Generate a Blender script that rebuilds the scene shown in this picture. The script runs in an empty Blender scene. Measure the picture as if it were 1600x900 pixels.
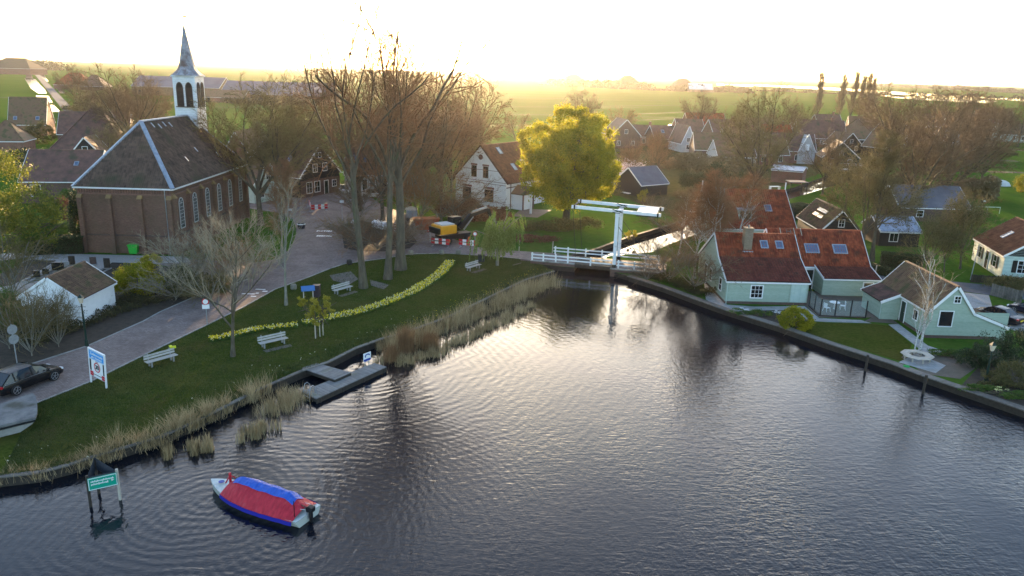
import bpy, bmesh, math, random
import numpy as np
from mathutils import Vector, Matrix
from mathutils.geometry import tessellate_polygon, delaunay_2d_cdt
R = math.radians
C = bpy.context.scene.collection
SC = bpy.context.scene
# ---------------- camera (22 m above the lawn, looking slightly down along +Y) ----------------
FOC, ROLL, HOR, CAMZ = 1200.0, R(1.54), 338.5, 22.0
PITCH = math.atan(HOR / FOC)
cam = bpy.data.cameras.new('camera')
camo = bpy.data.objects.new('camera', cam); C.objects.link(camo); SC.camera = camo
cam.sensor_width = 36.0; cam.lens = 36.0 * FOC / 1600.0; cam.clip_start = 0.5; cam.clip_end = 30000
camo.matrix_world = Matrix.Translation((0, 0, CAMZ)) @ Matrix.Rotation(R(90) - PITCH, 4, 'X') @ Matrix.Rotation(ROLL, 4, 'Z')
# ---------------- world, sun, exposure ----------------
SUN_EL, SUN_AZ = R(6.5), R(-2.0)
w = bpy.data.worlds.new('World'); SC.world = w; w.use_nodes = True
nt = w.node_tree; sky = nt.nodes.new('ShaderNodeTexSky'); sky.sky_type = 'NISHITA'; sky.sun_disc = False
sky.sun_elevation = SUN_EL; sky.sun_rotation = SUN_AZ; sky.air_density = 0.75; sky.dust_density = 1.3; sky.ozone_density = 1.2
nt.nodes['Background'].inputs[1].default_value = 0.13
nt.links.new(sky.outputs[0], nt.nodes['Background'].inputs[0])
sd = bpy.data.lights.new('sun', 'SUN'); sd.energy = 3.2; sd.angle = R(0.5); sd.color = (1.0, 0.66, 0.34)
so = bpy.data.objects.new('sun', sd); C.objects.link(so)
so.rotation_euler = (-(R(90) - SUN_EL), 0, -SUN_AZ)
SC.view_settings.view_transform = 'Standard'; SC.view_settings.look = 'None'
SC.view_settings.exposure = 2.65; SC.view_settings.gamma = 1.0
SC.cycles.volume_bounces = 0; SC.cycles.max_bounces = 5; SC.cycles.transparent_max_bounces = 8
SC.cycles.diffuse_bounces = 2; SC.cycles.glossy_bounces = 2

def ray(x, y):
    u = (x - 800) / FOC; v = (450 - y) / FOC
    U = u * math.cos(ROLL) - v * math.sin(ROLL); V = u * math.sin(ROLL) + v * math.cos(ROLL)
    return (U, math.cos(PITCH) + V * math.sin(PITCH), -math.sin(PITCH) + V * math.cos(PITCH))
def at(x, y, z=0.0):
    d = ray(x, y); t = (z - CAMZ) / d[2]
    return Vector((d[0] * t, d[1] * t, z))
def atY(x, y, Y):
    d = ray(x, y); t = Y / d[1]
    return Vector((d[0] * t, Y, CAMZ + d[2] * t))
def topz(base, ytop, x=None):
    # height of a thing standing at world point `base` whose top shows at picture row ytop
    lo, hi = 0.0, 60.0
    for _ in range(30):
        m = (lo + hi) / 2
        if rowof(Vector((base.x, base.y, m))) > ytop: lo = m
        else: hi = m
    return lo
def rowof(p):
    q = camo.matrix_world.inverted() @ p
    return 450 - FOC * q.y / (-q.z)

# ---------------- materials ----------------
MATS = {}
def M(name, cols, scale=4.0, rough=0.8, bump=0.0, bscale=None, metal=0.0, transl=0.0, attr=False, stretch=(1, 1, 1), detail=4, spec=0.3, emit=None, alpha=1.0, world=False, blotch=None):
    if name in MATS: return MATS[name]
    m = bpy.data.materials.new(name); m.use_nodes = True; t = m.node_tree; n = t.nodes; L = t.links
    b = n['Principled BSDF']; b.inputs['Roughness'].default_value = rough; b.inputs['Metallic'].default_value = metal
    b.inputs['Specular IOR Level'].default_value = spec
    tc = n.new('ShaderNodeTexCoord'); mp = n.new('ShaderNodeMapping'); mp.inputs['Scale'].default_value = stretch
    if world:
        g = n.new('ShaderNodeNewGeometry'); L.new(g.outputs['Position'], mp.inputs[0])
    else: L.new(tc.outputs['Object'], mp.inputs[0])
    col = None
    if len(cols) > 1:
        nz = n.new('ShaderNodeTexNoise'); nz.inputs['Scale'].default_value = scale; nz.inputs['Detail'].default_value = detail
        nz.inputs['Roughness'].default_value = 0.65
        L.new(mp.outputs[0], nz.inputs['Vector'])
        fac = nz.outputs['Fac']
        if attr:
            a = n.new('ShaderNodeAttribute'); a.attribute_name = 'var'
            mx = n.new('ShaderNodeMath'); mx.operation = 'MULTIPLY_ADD'; mx.inputs[1].default_value = 0.26; 
            L.new(a.outputs['Fac'], mx.inputs[0])
            m2 = n.new('ShaderNodeMath'); m2.operation = 'MULTIPLY'; m2.inputs[1].default_value = 0.76
            L.new(fac, m2.inputs[0]); L.new(m2.outputs[0], mx.inputs[2]); fac = mx.outputs[0]
        cr = n.new('ShaderNodeValToRGB'); L.new(fac, cr.inputs[0]); e = cr.color_ramp
        lo, hi = (0.32, 0.68)
        while len(e.elements) < len(cols): e.elements.new(0.5)
        for i, c in enumerate(cols):
            e.elements[i].position = lo + (hi - lo) * i / (len(cols) - 1); e.elements[i].color = (*c, 1)
        col = cr.outputs[0]
        if blotch:   # (colour, scale, threshold): moss, stains
            z2 = n.new('ShaderNodeTexNoise'); z2.inputs['Scale'].default_value = blotch[1]; z2.inputs['Detail'].default_value = 5
            L.new(mp.outputs[0], z2.inputs['Vector'])
            r2 = n.new('ShaderNodeValToRGB'); r2.color_ramp.elements[0].position = blotch[2]; r2.color_ramp.elements[1].position = blotch[2] + 0.15
            L.new(z2.outputs['Fac'], r2.inputs[0])
            mm = n.new('ShaderNodeMixRGB'); L.new(r2.outputs[0], mm.inputs[0]); L.new(col, mm.inputs[1]); mm.inputs[2].default_value = (*blotch[0], 1); col = mm.outputs[0]
        L.new(col, b.inputs['Base Color'])
    else: b.inputs['Base Color'].default_value = (*cols[0], 1)
    if bump:
        bz = n.new('ShaderNodeTexNoise'); bz.inputs['Scale'].default_value = bscale or scale * 3; bz.inputs['Detail'].default_value = 3
        L.new(mp.outputs[0], bz.inputs['Vector'])
        bp = n.new('ShaderNodeBump'); bp.inputs['Strength'].default_value = bump; bp.inputs['Distance'].default_value = 0.05
        L.new(bz.outputs['Fac'], bp.inputs['Height']); L.new(bp.outputs[0], b.inputs['Normal'])
    if emit:
        b.inputs['Emission Color'].default_value = (*emit[0], 1); b.inputs['Emission Strength'].default_value = emit[1]
    if transl:
        tr = n.new('ShaderNodeBsdfTranslucent'); ms = n.new('ShaderNodeMixShader'); ms.inputs[0].default_value = transl
        if col: L.new(col, tr.inputs[0])
        else: tr.inputs[0].default_value = (*cols[0], 1)
        L.new(b.outputs[0], ms.inputs[1]); L.new(tr.outputs[0], ms.inputs[2]); L.new(ms.outputs[0], n['Material Output'].inputs[0])
    if alpha < 1:
        b.inputs['Alpha'].default_value = alpha
    MATS[name] = m; return m

def brickmat(name, c1, c2, mortar, bw=0.22, bh=0.065, rough=0.85, blotch=((0.10, 0.085, 0.05), 0.35, 0.55), flat=False):
    if name in MATS: return MATS[name]
    m = bpy.data.materials.new(name); m.use_nodes = True; t = m.node_tree; n = t.nodes; L = t.links
    b = n['Principled BSDF']; b.inputs['Roughness'].default_value = rough; b.inputs['Specular IOR Level'].default_value = 0.2
    tc = n.new('ShaderNodeTexCoord'); sp = n.new('ShaderNodeSeparateXYZ'); cb = n.new('ShaderNodeCombineXYZ')
    L.new(tc.outputs['Object'], sp.inputs[0])
    if flat:
        L.new(sp.outputs[0], cb.inputs[0]); L.new(sp.outputs[1], cb.inputs[1])
    else:
        ad = n.new('ShaderNodeMath'); L.new(sp.outputs[0], ad.inputs[0]); L.new(sp.outputs[1], ad.inputs[1])
        L.new(ad.outputs[0], cb.inputs[0]); L.new(sp.outputs[2], cb.inputs[1])
    br = n.new('ShaderNodeTexBrick'); br.inputs['Color1'].default_value = (*c1, 1); br.inputs['Color2'].default_value = (*c2, 1)
    br.inputs['Mortar'].default_value = (*mortar, 1); br.inputs['Scale'].default_value = 1.0; br.inputs['Mortar Size'].default_value = 0.008
    br.inputs['Brick Width'].default_value = bw; br.inputs['Row Height'].default_value = bh; br.inputs['Bias'].default_value = 0.0
    L.new(cb.outputs[0], br.inputs['Vector'])
    nz = n.new('ShaderNodeTexNoise'); nz.inputs['Scale'].default_value = blotch[1]; nz.inputs['Detail'].default_value = 8; nz.inputs['Roughness'].default_value = 0.7
    L.new(tc.outputs['Object'], nz.inputs['Vector'])
    cr = n.new('ShaderNodeValToRGB'); cr.color_ramp.elements[0].position = blotch[2] - 0.12; cr.color_ramp.elements[1].position = blotch[2] + 0.15
    L.new(nz.outputs['Fac'], cr.inputs[0])
    sc = n.new('ShaderNodeMath'); sc.operation = 'MULTIPLY'; sc.inputs[1].default_value = 0.75; L.new(cr.outputs[0], sc.inputs[0])
    mx = n.new('ShaderNodeMixRGB'); L.new(sc.outputs[0], mx.inputs[0]); L.new(br.outputs[0], mx.inputs[1]); mx.inputs[2].default_value = (*blotch[0], 1)
    L.new(mx.outputs[0], b.inputs['Base Color'])
    MATS[name] = m; return m

# ---------------- mesh builder ----------------
class MB:
    def __init__(s): s.v = []; s.f = []; s.var = []
    def face(s, pts, var=None):
        i = len(s.v); s.v += [tuple(p) for p in pts]; s.f.append(tuple(range(i, i + len(pts)))); s.var.append(random.random() if var is None else var)
    def fbox(s, o, ex, ey, ez, x0, x1, y0, y1, z0, z1, var=None):
        o = Vector(o); i = len(s.v)
        for z in (z0, z1):
            for (x, y) in ((x0, y0), (x1, y0), (x1, y1), (x0, y1)): s.v.append(tuple(o + ex * x + ey * y + ez * z))
        for f in ((0, 3, 2, 1), (4, 5, 6, 7), (0, 1, 5, 4), (1, 2, 6, 5), (2, 3, 7, 6), (3, 0, 4, 7)):
            s.f.append(tuple(i + k for k in f)); s.var.append(0.5 if var is None else var)
        return s
    def box(s, x0, x1, y0, y1, z0, z1, var=None): return s.fbox((0, 0, 0), X, Y, Z, x0, x1, y0, y1, z0, z1, var)
    def bar(s, a, b, w, h=None):
        a = Vector(a); b = Vector(b); d = (b - a); l = d.length; d.normalize(); h = h or w
        up = Z if abs(d.z) < 0.95 else X
        e = d.cross(up).normalized(); u = e.cross(d)
        return s.fbox(a, d, e, u, 0, l, -w / 2, w / 2, -h / 2, h / 2)
    def tube(s, pts, rs, n=8, cap=True):
        rings = []; pts = [Vector(p) for p in pts]
        for k, p in enumerate(pts):
            d = (pts[min(k + 1, len(pts) - 1)] - pts[max(k - 1, 0)]).normalized()
            up = Z if abs(d.z) < 0.9 else X
            e = d.cross(up).normalized(); u = e.cross(d); r = rs[k] if hasattr(rs, '__len__') else rs
            i = len(s.v)
            for a in range(n): s.v.append(tuple(p + (e * math.cos(2 * math.pi * a / n) + u * math.sin(2 * math.pi * a / n)) * r))
            rings.append(i)
        for a, b in zip(rings, rings[1:]):
            for q in range(n): s.f.append((a + q, a + (q + 1) % n, b + (q + 1) % n, b + q)); s.var.append(0.5)
        if cap:
            s.f.append(tuple(rings[0] + q for q in range(n))[::-1]); s.f.append(tuple(rings[-1] + q for q in range(n))); s.var += [0.5, 0.5]
        return s
    def lathe(s, prof, n=16, o=(0, 0, 0), sx=1, sy=1, phase=0.0):
        rings = []
        for (r, z) in prof:
            i = len(s.v)
            for a in range(n):
                t = 2 * math.pi * (a + phase) / n; s.v.append((o[0] + r * math.cos(t) * sx, o[1] + r * math.sin(t) * sy, o[2] + z))
            rings.append(i)
        for a, b in zip(rings, rings[1:]):
            for q in range(n): s.f.append((a + q, a + (q + 1) % n, b + (q + 1) % n, b + q)); s.var.append(0.5)
        s.f.append(tuple(rings[0] + q for q in range(n))[::-1]); s.f.append(tuple(rings[-1] + q for q in range(n))); s.var += [0.5, 0.5]
        return s
    def prism(s, poly, o, ex, ey, ez, d0, d1):
        # polygon in (ex, ez) plane extruded along ey from d0 to d1
        o = Vector(o); i = len(s.v); n = len(poly)
        for d in (d0, d1):
            for (a, b) in poly: s.v.append(tuple(o + ex * a + ez * b + ey * d))
        s.f.append(tuple(range(i, i + n))); s.f.append(tuple(range(i + 2 * n - 1, i + n - 1, -1))); s.var += [0.5, 0.5]
        for k in range(n):
            a = i + k; b = i + (k + 1) % n; s.f.append((b, a, a + n, b + n)); s.var.append(0.5)
        return s
    def mesh(s, name, mat, smooth=False):
        m = bpy.data.meshes.new(name); m.from_pydata(s.v, [], s.f); m.materials.append(mat)
        if s.var and len(s.var) == len(s.f):
            a = m.attributes.new('var', 'FLOAT', 'FACE'); a.data.foreach_set('value', s.var)
        if smooth: m.shade_smooth()
        m.update(); return m
X = Vector((1, 0, 0)); Y = Vector((0, 1, 0)); Z = Vector((0, 0, 1))
def tag(o, label=None, cat=None, group=None, kind=None):
    if label: o['label'] = label
    if cat: o['category'] = cat
    if group: o['group'] = group
    if kind: o['kind'] = kind
    return o
def thing(name, label, cat, loc=(0, 0, 0), rz=0.0, group=None):
    o = bpy.data.objects.new(name, None); o.empty_display_size = 0.3; C.objects.link(o); o.location = loc; o.rotation_euler = (0, 0, rz)
    return tag(o, label, cat, group)
def part(name, mb, mat, parent=None, label=None, smooth=False, kind=None, bevel=0):
    me = mb.mesh(name, mat, smooth) if isinstance(mb, MB) else mb
    o = bpy.data.objects.new(name, me); C.objects.link(o)
    if parent is not None: o.parent = parent
    if bevel:
        md = o.modifiers.new('b', 'BEVEL'); md.width = bevel; md.segments = 2; md.limit_method = 'ANGLE'
    return tag(o, label, kind=kind)
def one(name, mb, mat, label, cat, group=None, loc=(0, 0, 0), rz=0, smooth=False, kind=None):
    o = part(name, mb, mat, None, smooth=smooth); o.location = loc; o.rotation_euler = (0, 0, rz)
    return tag(o, label, cat, group, kind)
def copy_tree(o, parent=None):
    c = o.copy(); C.objects.link(c); c.parent = parent
    for k in list(o.children): copy_tree(k, c)
    return c
def npmesh(name, V, F, mat, var=None, smooth=False):
    # V (n,3); F (m,k) constant k
    m = bpy.data.meshes.new(name); k = F.shape[1]
    m.vertices.add(len(V)); m.vertices.foreach_set('co', V.astype(np.float32).ravel())
    m.loops.add(F.size); m.loops.foreach_set('vertex_index', F.astype(np.int32).ravel())
    m.polygons.add(len(F)); m.polygons.foreach_set('loop_start', np.arange(0, F.size, k, dtype=np.int32))
    m.update(calc_edges=True); m.materials.append(mat)
    if var is not None:
        a = m.attributes.new('var', 'FLOAT', 'FACE'); a.data.foreach_set('value', var.astype(np.float32))
    if smooth: m.shade_smooth()
    return m
# ---------------- palette ----------------
white = M('white_paint', [(0.72, 0.73, 0.74), (0.82, 0.82, 0.81)], 3, 0.45, blotch=((0.5, 0.5, 0.45), 1.2, 0.62))
teal = M('teal_boards', [(0.26, 0.34, 0.27), (0.34, 0.42, 0.34)], 2.5, 0.55, attr=True, stretch=(1, 1, 3), blotch=((0.20, 0.30, 0.26), 0.8, 0.62))
tealpale = M('pale_teal_boards', [(0.36, 0.47, 0.42), (0.46, 0.56, 0.50)], 2, 0.6, attr=True, blotch=((0.22, 0.28, 0.2), 1, 0.6))
blackwood = M('black_boards', [(0.012, 0.012, 0.013), (0.03, 0.028, 0.027)], 6, 0.7, attr=True)
tile_red = M('red_roof_tiles', [(0.13, 0.030, 0.017), (0.24, 0.054, 0.026), (0.36, 0.09, 0.042)], 0.9, 0.85, attr=True, spec=.15, blotch=((0.085, 0.035, 0.022), 0.7, 0.58))
tile_plum = M('plum_roof_tiles', [(0.075, 0.022, 0.017), (0.135, 0.036, 0.027), (0.20, 0.055, 0.04)], 0.9, 0.8, attr=True, spec=.2, blotch=((0.06, 0.028, 0.022), 0.9, 0.58))
tile_villa = M('warm_brown_roof_tiles', [(0.13, 0.055, 0.03), (0.20, 0.085, 0.045), (0.27, 0.12, 0.06)], 0.8, 0.85, attr=True, spec=.15)
tile_dark = M('dark_roof_tiles', [(0.07, 0.042, 0.038), (0.12, 0.065, 0.052), (0.17, 0.09, 0.07)], 0.8, 0.75, attr=True, blotch=((0.055, 0.052, 0.03), 0.5, 0.55))
tile_brown = M('brown_roof_tiles', [(0.10, 0.06, 0.04), (0.17, 0.10, 0.06), (0.22, 0.13, 0.075)], 0.8, 0.8, attr=True, blotch=((0.09, 0.08, 0.035), 0.8, 0.5))
tile_church = M('grey_brown_roof_tiles', [(0.06, 0.042, 0.034), (0.11, 0.075, 0.058), (0.165, 0.11, 0.08)], 0.6, 0.85, attr=True, blotch=((0.06, 0.06, 0.035), 0.3, 0.56))
roof_base = M('roof_underlay', [(0.06, 0.03, 0.025)], rough=0.9)
lead = M('lead_flashing', [(0.20, 0.24, 0.30), (0.34, 0.38, 0.45)], 2, 0.5, metal=0.1)
brick_church = brickmat('church_brick', (0.14, 0.062, 0.040), (0.22, 0.105, 0.07), (0.17, 0.14, 0.12), blotch=((0.11, 0.08, 0.05), 0.4, 0.54))
brick_red = brickmat('red_brick', (0.20, 0.075, 0.05), (0.28, 0.11, 0.075), (0.22, 0.19, 0.17), blotch=((0.10, 0.07, 0.05), 0.5, 0.58))
brick_dark = brickmat('dark_brick', (0.10, 0.055, 0.045), (0.15, 0.085, 0.065), (0.14, 0.12, 0.11), blotch=((0.06, 0.05, 0.04), 0.5, 0.55))
plaster = M('whitewashed_wall', [(0.76, 0.76, 0.76), (0.84, 0.84, 0.83)], 1.5, 0.7, blotch=((0.62, 0.61, 0.58), 0.7, 0.62))
greyplaster = M('grey_plaster', [(0.34, 0.35, 0.35), (0.44, 0.44, 0.43)], 1.5, 0.8)
glass = M('window_glass', [(0.012, 0.015, 0.018)], rough=0.06, spec=0.8)
skyglass = M('skylight_glass', [(0.09, 0.13, 0.21)], rough=0.08, spec=0.8)
darkgreen = M('dark_green_paint', [(0.012, 0.03, 0.022)], rough=0.4)
blackpaint = M('black_paint', [(0.012, 0.012, 0.013)], rough=0.35)
metalgrey = M('galvanised_steel', [(0.30, 0.32, 0.34), (0.42, 0.44, 0.46)], 6, 0.45, metal=0.6)
concrete = M('concrete', [(0.23, 0.23, 0.22), (0.34, 0.33, 0.31)], 1.8, 0.85, bump=0.3, blotch=((0.12, 0.13, 0.10), 0.9, 0.55))
wood_old = M('weathered_timber', [(0.10, 0.09, 0.08), (0.19, 0.175, 0.155)], 3, 0.85, bump=0.3, attr=True, stretch=(1, 1, 1), blotch=((0.07, 0.075, 0.05), 1, 0.58))
wood_dark = M('dark_wet_timber', [(0.025, 0.020, 0.016), (0.055, 0.045, 0.035)], 4, 0.7, attr=True)
wood_light = M('pale_timber', [(0.36, 0.32, 0.26), (0.50, 0.46, 0.39)], 5, 0.75, attr=True)
bench_wood = M('bench_timber', [(0.33, 0.31, 0.28), (0.46, 0.44, 0.41)], 5, 0.75, attr=True)
bark = M('tree_bark', [(0.07, 0.055, 0.038), (0.14, 0.115, 0.08)], 3, 0.9, bump=0.5, bscale=9, stretch=(1, 1, 0.35), blotch=((0.09, 0.095, 0.05), 1.2, 0.55))
bark_pale = M('pale_bark', [(0.16, 0.145, 0.115), (0.27, 0.25, 0.20)], 3, 0.9, bump=0.3, blotch=((0.14, 0.15, 0.08), 1.5, 0.55))
birch_bark = M('birch_bark', [(0.09, 0.08, 0.07), (0.5, 0.49, 0.46), (0.6, 0.58, 0.55)], 5, 0.8, stretch=(1, 1, 2.5))
twig_brown = M('brown_twigs', [(0.13, 0.09, 0.055), (0.25, 0.18, 0.11)], 0.8, 0.9, transl=0.35)
twig_olive = M('olive_twigs', [(0.14, 0.11, 0.05), (0.27, 0.22, 0.10)], 0.8, 0.9, transl=0.35)
twig_orange = M('russet_twigs', [(0.19, 0.11, 0.06), (0.34, 0.20, 0.11)], 0.8, 0.9, transl=0.35)
twig_pale = M('pale_twigs', [(0.22, 0.185, 0.12), (0.34, 0.29, 0.20)], 0.8, 0.9)
leaf_yellow = M('yellow_green_leaves', [(0.17, 0.20, 0.015), (0.32, 0.31, 0.022), (0.50, 0.44, 0.035)], 0.45, 0.6, transl=0.65, attr=True)
leaf_gold = M('golden_leaves', [(0.25, 0.22, 0.03), (0.42, 0.36, 0.04)], 1.5, 0.6, transl=0.4, attr=True)
leaf_green = M('fresh_green_leaves', [(0.05, 0.10, 0.02), (0.11, 0.18, 0.035)], 1.2, 0.6, transl=0.35, attr=True)
leaf_willow = M('willow_leaves', [(0.13, 0.19, 0.04), (0.22, 0.29, 0.07)], 1.2, 0.6, transl=0.4, attr=True)
leaf_dark = M('evergreen_leaves', [(0.018, 0.035, 0.014), (0.045, 0.07, 0.025)], 1.2, 0.6, transl=0.1, attr=True)
leaf_olive = M('olive_leaves', [(0.06, 0.065, 0.025), (0.14, 0.12, 0.04)], 1.2, 0.7, transl=0.2, attr=True)
leaf_russet = M('russet_leaves', [(0.10, 0.045, 0.03), (0.20, 0.09, 0.05)], 1.2, 0.7, transl=0.2, attr=True)
blossom = M('pale_pink_blossom', [(0.50, 0.40, 0.42), (0.72, 0.62, 0.64)], 2, 0.7, transl=0.3, attr=True)
red_paint = M('signal_red', [(0.55, 0.02, 0.03)], rough=0.4)
blue_sign = M('sign_blue', [(0.03, 0.30, 0.72)], rough=0.4)
soil = M('dark_soil', [(0.03, 0.024, 0.018), (0.06, 0.048, 0.035)], 2, 0.95, bump=0.5, world=True)
rubber = M('tyre_rubber', [(0.02, 0.02, 0.02)], rough=0.8)
rimmat = M('alloy_rim', [(0.55, 0.56, 0.58)], rough=0.3, metal=0.7)

# ---------------- ground, water ----------------
def grass_material(name, lo, mid, hi, dry, fine=3.0, bd=0.1):
    m = bpy.data.materials.new(name); m.use_nodes = True; t = m.node_tree; n = t.nodes; L = t.links
    b = n['Principled BSDF']; b.inputs['Roughness'].default_value = 1.0; b.inputs['Specular IOR Level'].default_value = 0.0
    g = n.new('ShaderNodeNewGeometry')
    def noise(s, d, stretch=None):
        z = n.new('ShaderNodeTexNoise'); z.inputs['Scale'].default_value = s; z.inputs['Detail'].default_value = d; z.inputs['Roughness'].default_value = 0.7
        if stretch:
            mp = n.new('ShaderNodeMapping'); mp.inputs['Scale'].default_value = stretch; L.new(g.outputs['Position'], mp.inputs[0]); L.new(mp.outputs[0], z.inputs['Vector'])
        else: L.new(g.outputs['Position'], z.inputs['Vector'])
        return z.outputs['Fac']
    def ramp(f, cols, lo_=0.35, hi_=0.65):
        r = n.new('ShaderNodeValToRGB'); L.new(f, r.inputs[0])
        while len(r.color_ramp.elements) < len(cols): r.color_ramp.elements.new(0.5)
        for i, c in enumerate(cols): r.color_ramp.elements[i].position = lo_ + (hi_ - lo_) * i / (len(cols) - 1); r.color_ramp.elements[i].color = (*c, 1)
        return r.outputs[0]
    c1 = ramp(noise(fine, 6), [lo, mid, hi], 0.3, 0.72)
    big = ramp(noise(0.012, 4, (0.35, 1.6, 1)), [(0, 0, 0), (1, 1, 1)], 0.42, 0.6)
    med = ramp(noise(0.16, 5), [(0, 0, 0), (1, 1, 1)], 0.45, 0.75)
    mx = n.new('ShaderNodeMixRGB'); mx.blend_type = 'MIX'; s1 = n.new('ShaderNodeMath'); s1.operation = 'MULTIPLY'; s1.inputs[1].default_value = 0.6
    L.new(med, s1.inputs[0]); L.new(s1.outputs[0], mx.inputs[0]); L.new(c1, mx.inputs[1]); mx.inputs[2].default_value = (*dry, 1)
    m2 = n.new('ShaderNodeMixRGB'); m2.blend_type = 'MULTIPLY'; s2 = n.new('ShaderNodeMath'); s2.operation = 'MULTIPLY'; s2.inputs[1].default_value = 0.4
    L.new(big, s2.inputs[0]); L.new(s2.outputs[0], m2.inputs[0]); L.new(mx.outputs[0], m2.inputs[1]); m2.inputs[2].default_value = (0.6, 0.7, 0.5, 1)
    L.new(m2.outputs[0], b.inputs['Base Color'])
    bp = n.new('ShaderNodeBump'); bp.inputs['Strength'].default_value = 0.5; bp.inputs['Distance'].default_value = bd
    L.new(noise(fine * 2.2, 4), bp.inputs['Height']); L.new(bp.outputs[0], b.inputs['Normal'])
    MATS[name] = m; return m
meadow = grass_material('meadow_grass', (0.04, 0.085, 0.014), (0.06, 0.12, 0.02), (0.09, 0.155, 0.028), (0.10, 0.115, 0.03), 1.2, 0.03)
lawn_mat = grass_material('lawn_grass', (0.028, 0.040, 0.008), (0.056, 0.072, 0.014), (0.09, 0.105, 0.022), (0.13, 0.10, 0.035), 3.5)
WZ = -0.55
pond = [(-60, 18), (-60, -80), (120, -80), (110, -40)]
rs = [at(1600, 639), at(1444, 586), at(1400, 569), at(1300, 537), at(1219, 509), at(1137, 484), at(1100, 471), at(1040, 449), at(985, 432)]
p_end = rs[0] + (rs[0] - rs[1]).normalized() * 45
right_shore = [p_end] + rs
left_shore = [at(866, 424), at(820, 438), at(760, 467), at(700, 496), at(630, 521), at(597, 530), at(555, 545), at(512, 567), at(472, 580), at(417, 604), at(380, 622), at(320, 652), at(250, 684), at(147, 714), at(109, 727), at(62, 739), at(0, 746)]
left_shore.append(left_shore[-1] + Vector((-14, -7, 0)))
canal_left = [at(925, 392), at(985, 370), at(1064, 347), at(1120, 322), at(1190, 306), at(1240, 293), at(1300, 272), at(1345, 257), at(1400, 243)]
canal_right = [at(1412, 252), at(1350, 273), at(1325, 283), at(1250, 306), at(1200, 321), at(1140, 340), at(1094, 364), at(1050, 380), at(1018, 394)]
pond += [(v.x, v.y) for v in right_shore]
pond += [(11.7, 86.0), (11.7, 93.6)] + [(v.x, v.y) for v in reversed(canal_right)] + [(v.x, v.y) for v in reversed(canal_left)]
pond += [(7.3, 93.6), (7.3, 87.5), (2.7, 88.7)] + [(v.x, v.y) for v in left_shore]
def ground():
    B = [(-5000, -400), (5000, -400), (5000, 9000), (-5000, 9000)]
    vs = [Vector(p) for p in B] + [Vector(p) for p in pond]
    nB = 4; n = len(pond)
    ed = [(0, 1), (1, 2), (2, 3), (3, 0)] + [(nB + i, nB + (i + 1) % n) for i in range(n)]
    # a few rows of extra points keep the triangles from being needle thin
    for gy in (-300, -100, 150, 400, 1000, 2500, 5000):
        for gx in (-3000, -1000, -300, -100, 150, 400, 1200, 3000): vs.append(Vector((gx, gy)))
    r = delaunay_2d_cdt(vs, ed, [], 0, 1e-6)
    def inside(x, y):
        c = False; j = n - 1
        for i in range(n):
            xi, yi = pond[i]; xj, yj = pond[j]
            if (yi > y) != (yj > y) and x < (xj - xi) * (y - yi) / (yj - yi) + xi: c = not c
            j = i
        return c
    V = r[0]; mb = MB(); mb.v = [(v.x, v.y, 0.0) for v in V]
    for f in r[2]:
        cx = sum(V[k].x for k in f) / len(f); cy = sum(V[k].y for k in f) / len(f)
        if not inside(cx, cy): mb.f.append(tuple(f))
    mb.var = []
    o = part('ground', mb, meadow); tag(o, kind='structure')
    bw = MB()
    for i in range(n):
        a = pond[i]; b = pond[(i + 1) % n]
        bw.face([(a[0], a[1], 0), (b[0], b[1], 0), (b[0], b[1], -2.2), (a[0], a[1], -2.2)])
    tag(part('bank', bw, wood_dark), kind='structure')
ground()
garden_mat = grass_material('garden_ground', (0.05, 0.05, 0.02), (0.085, 0.075, 0.032), (0.12, 0.105, 0.045), (0.12, 0.095, 0.05), 0.8, 0.03)
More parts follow.
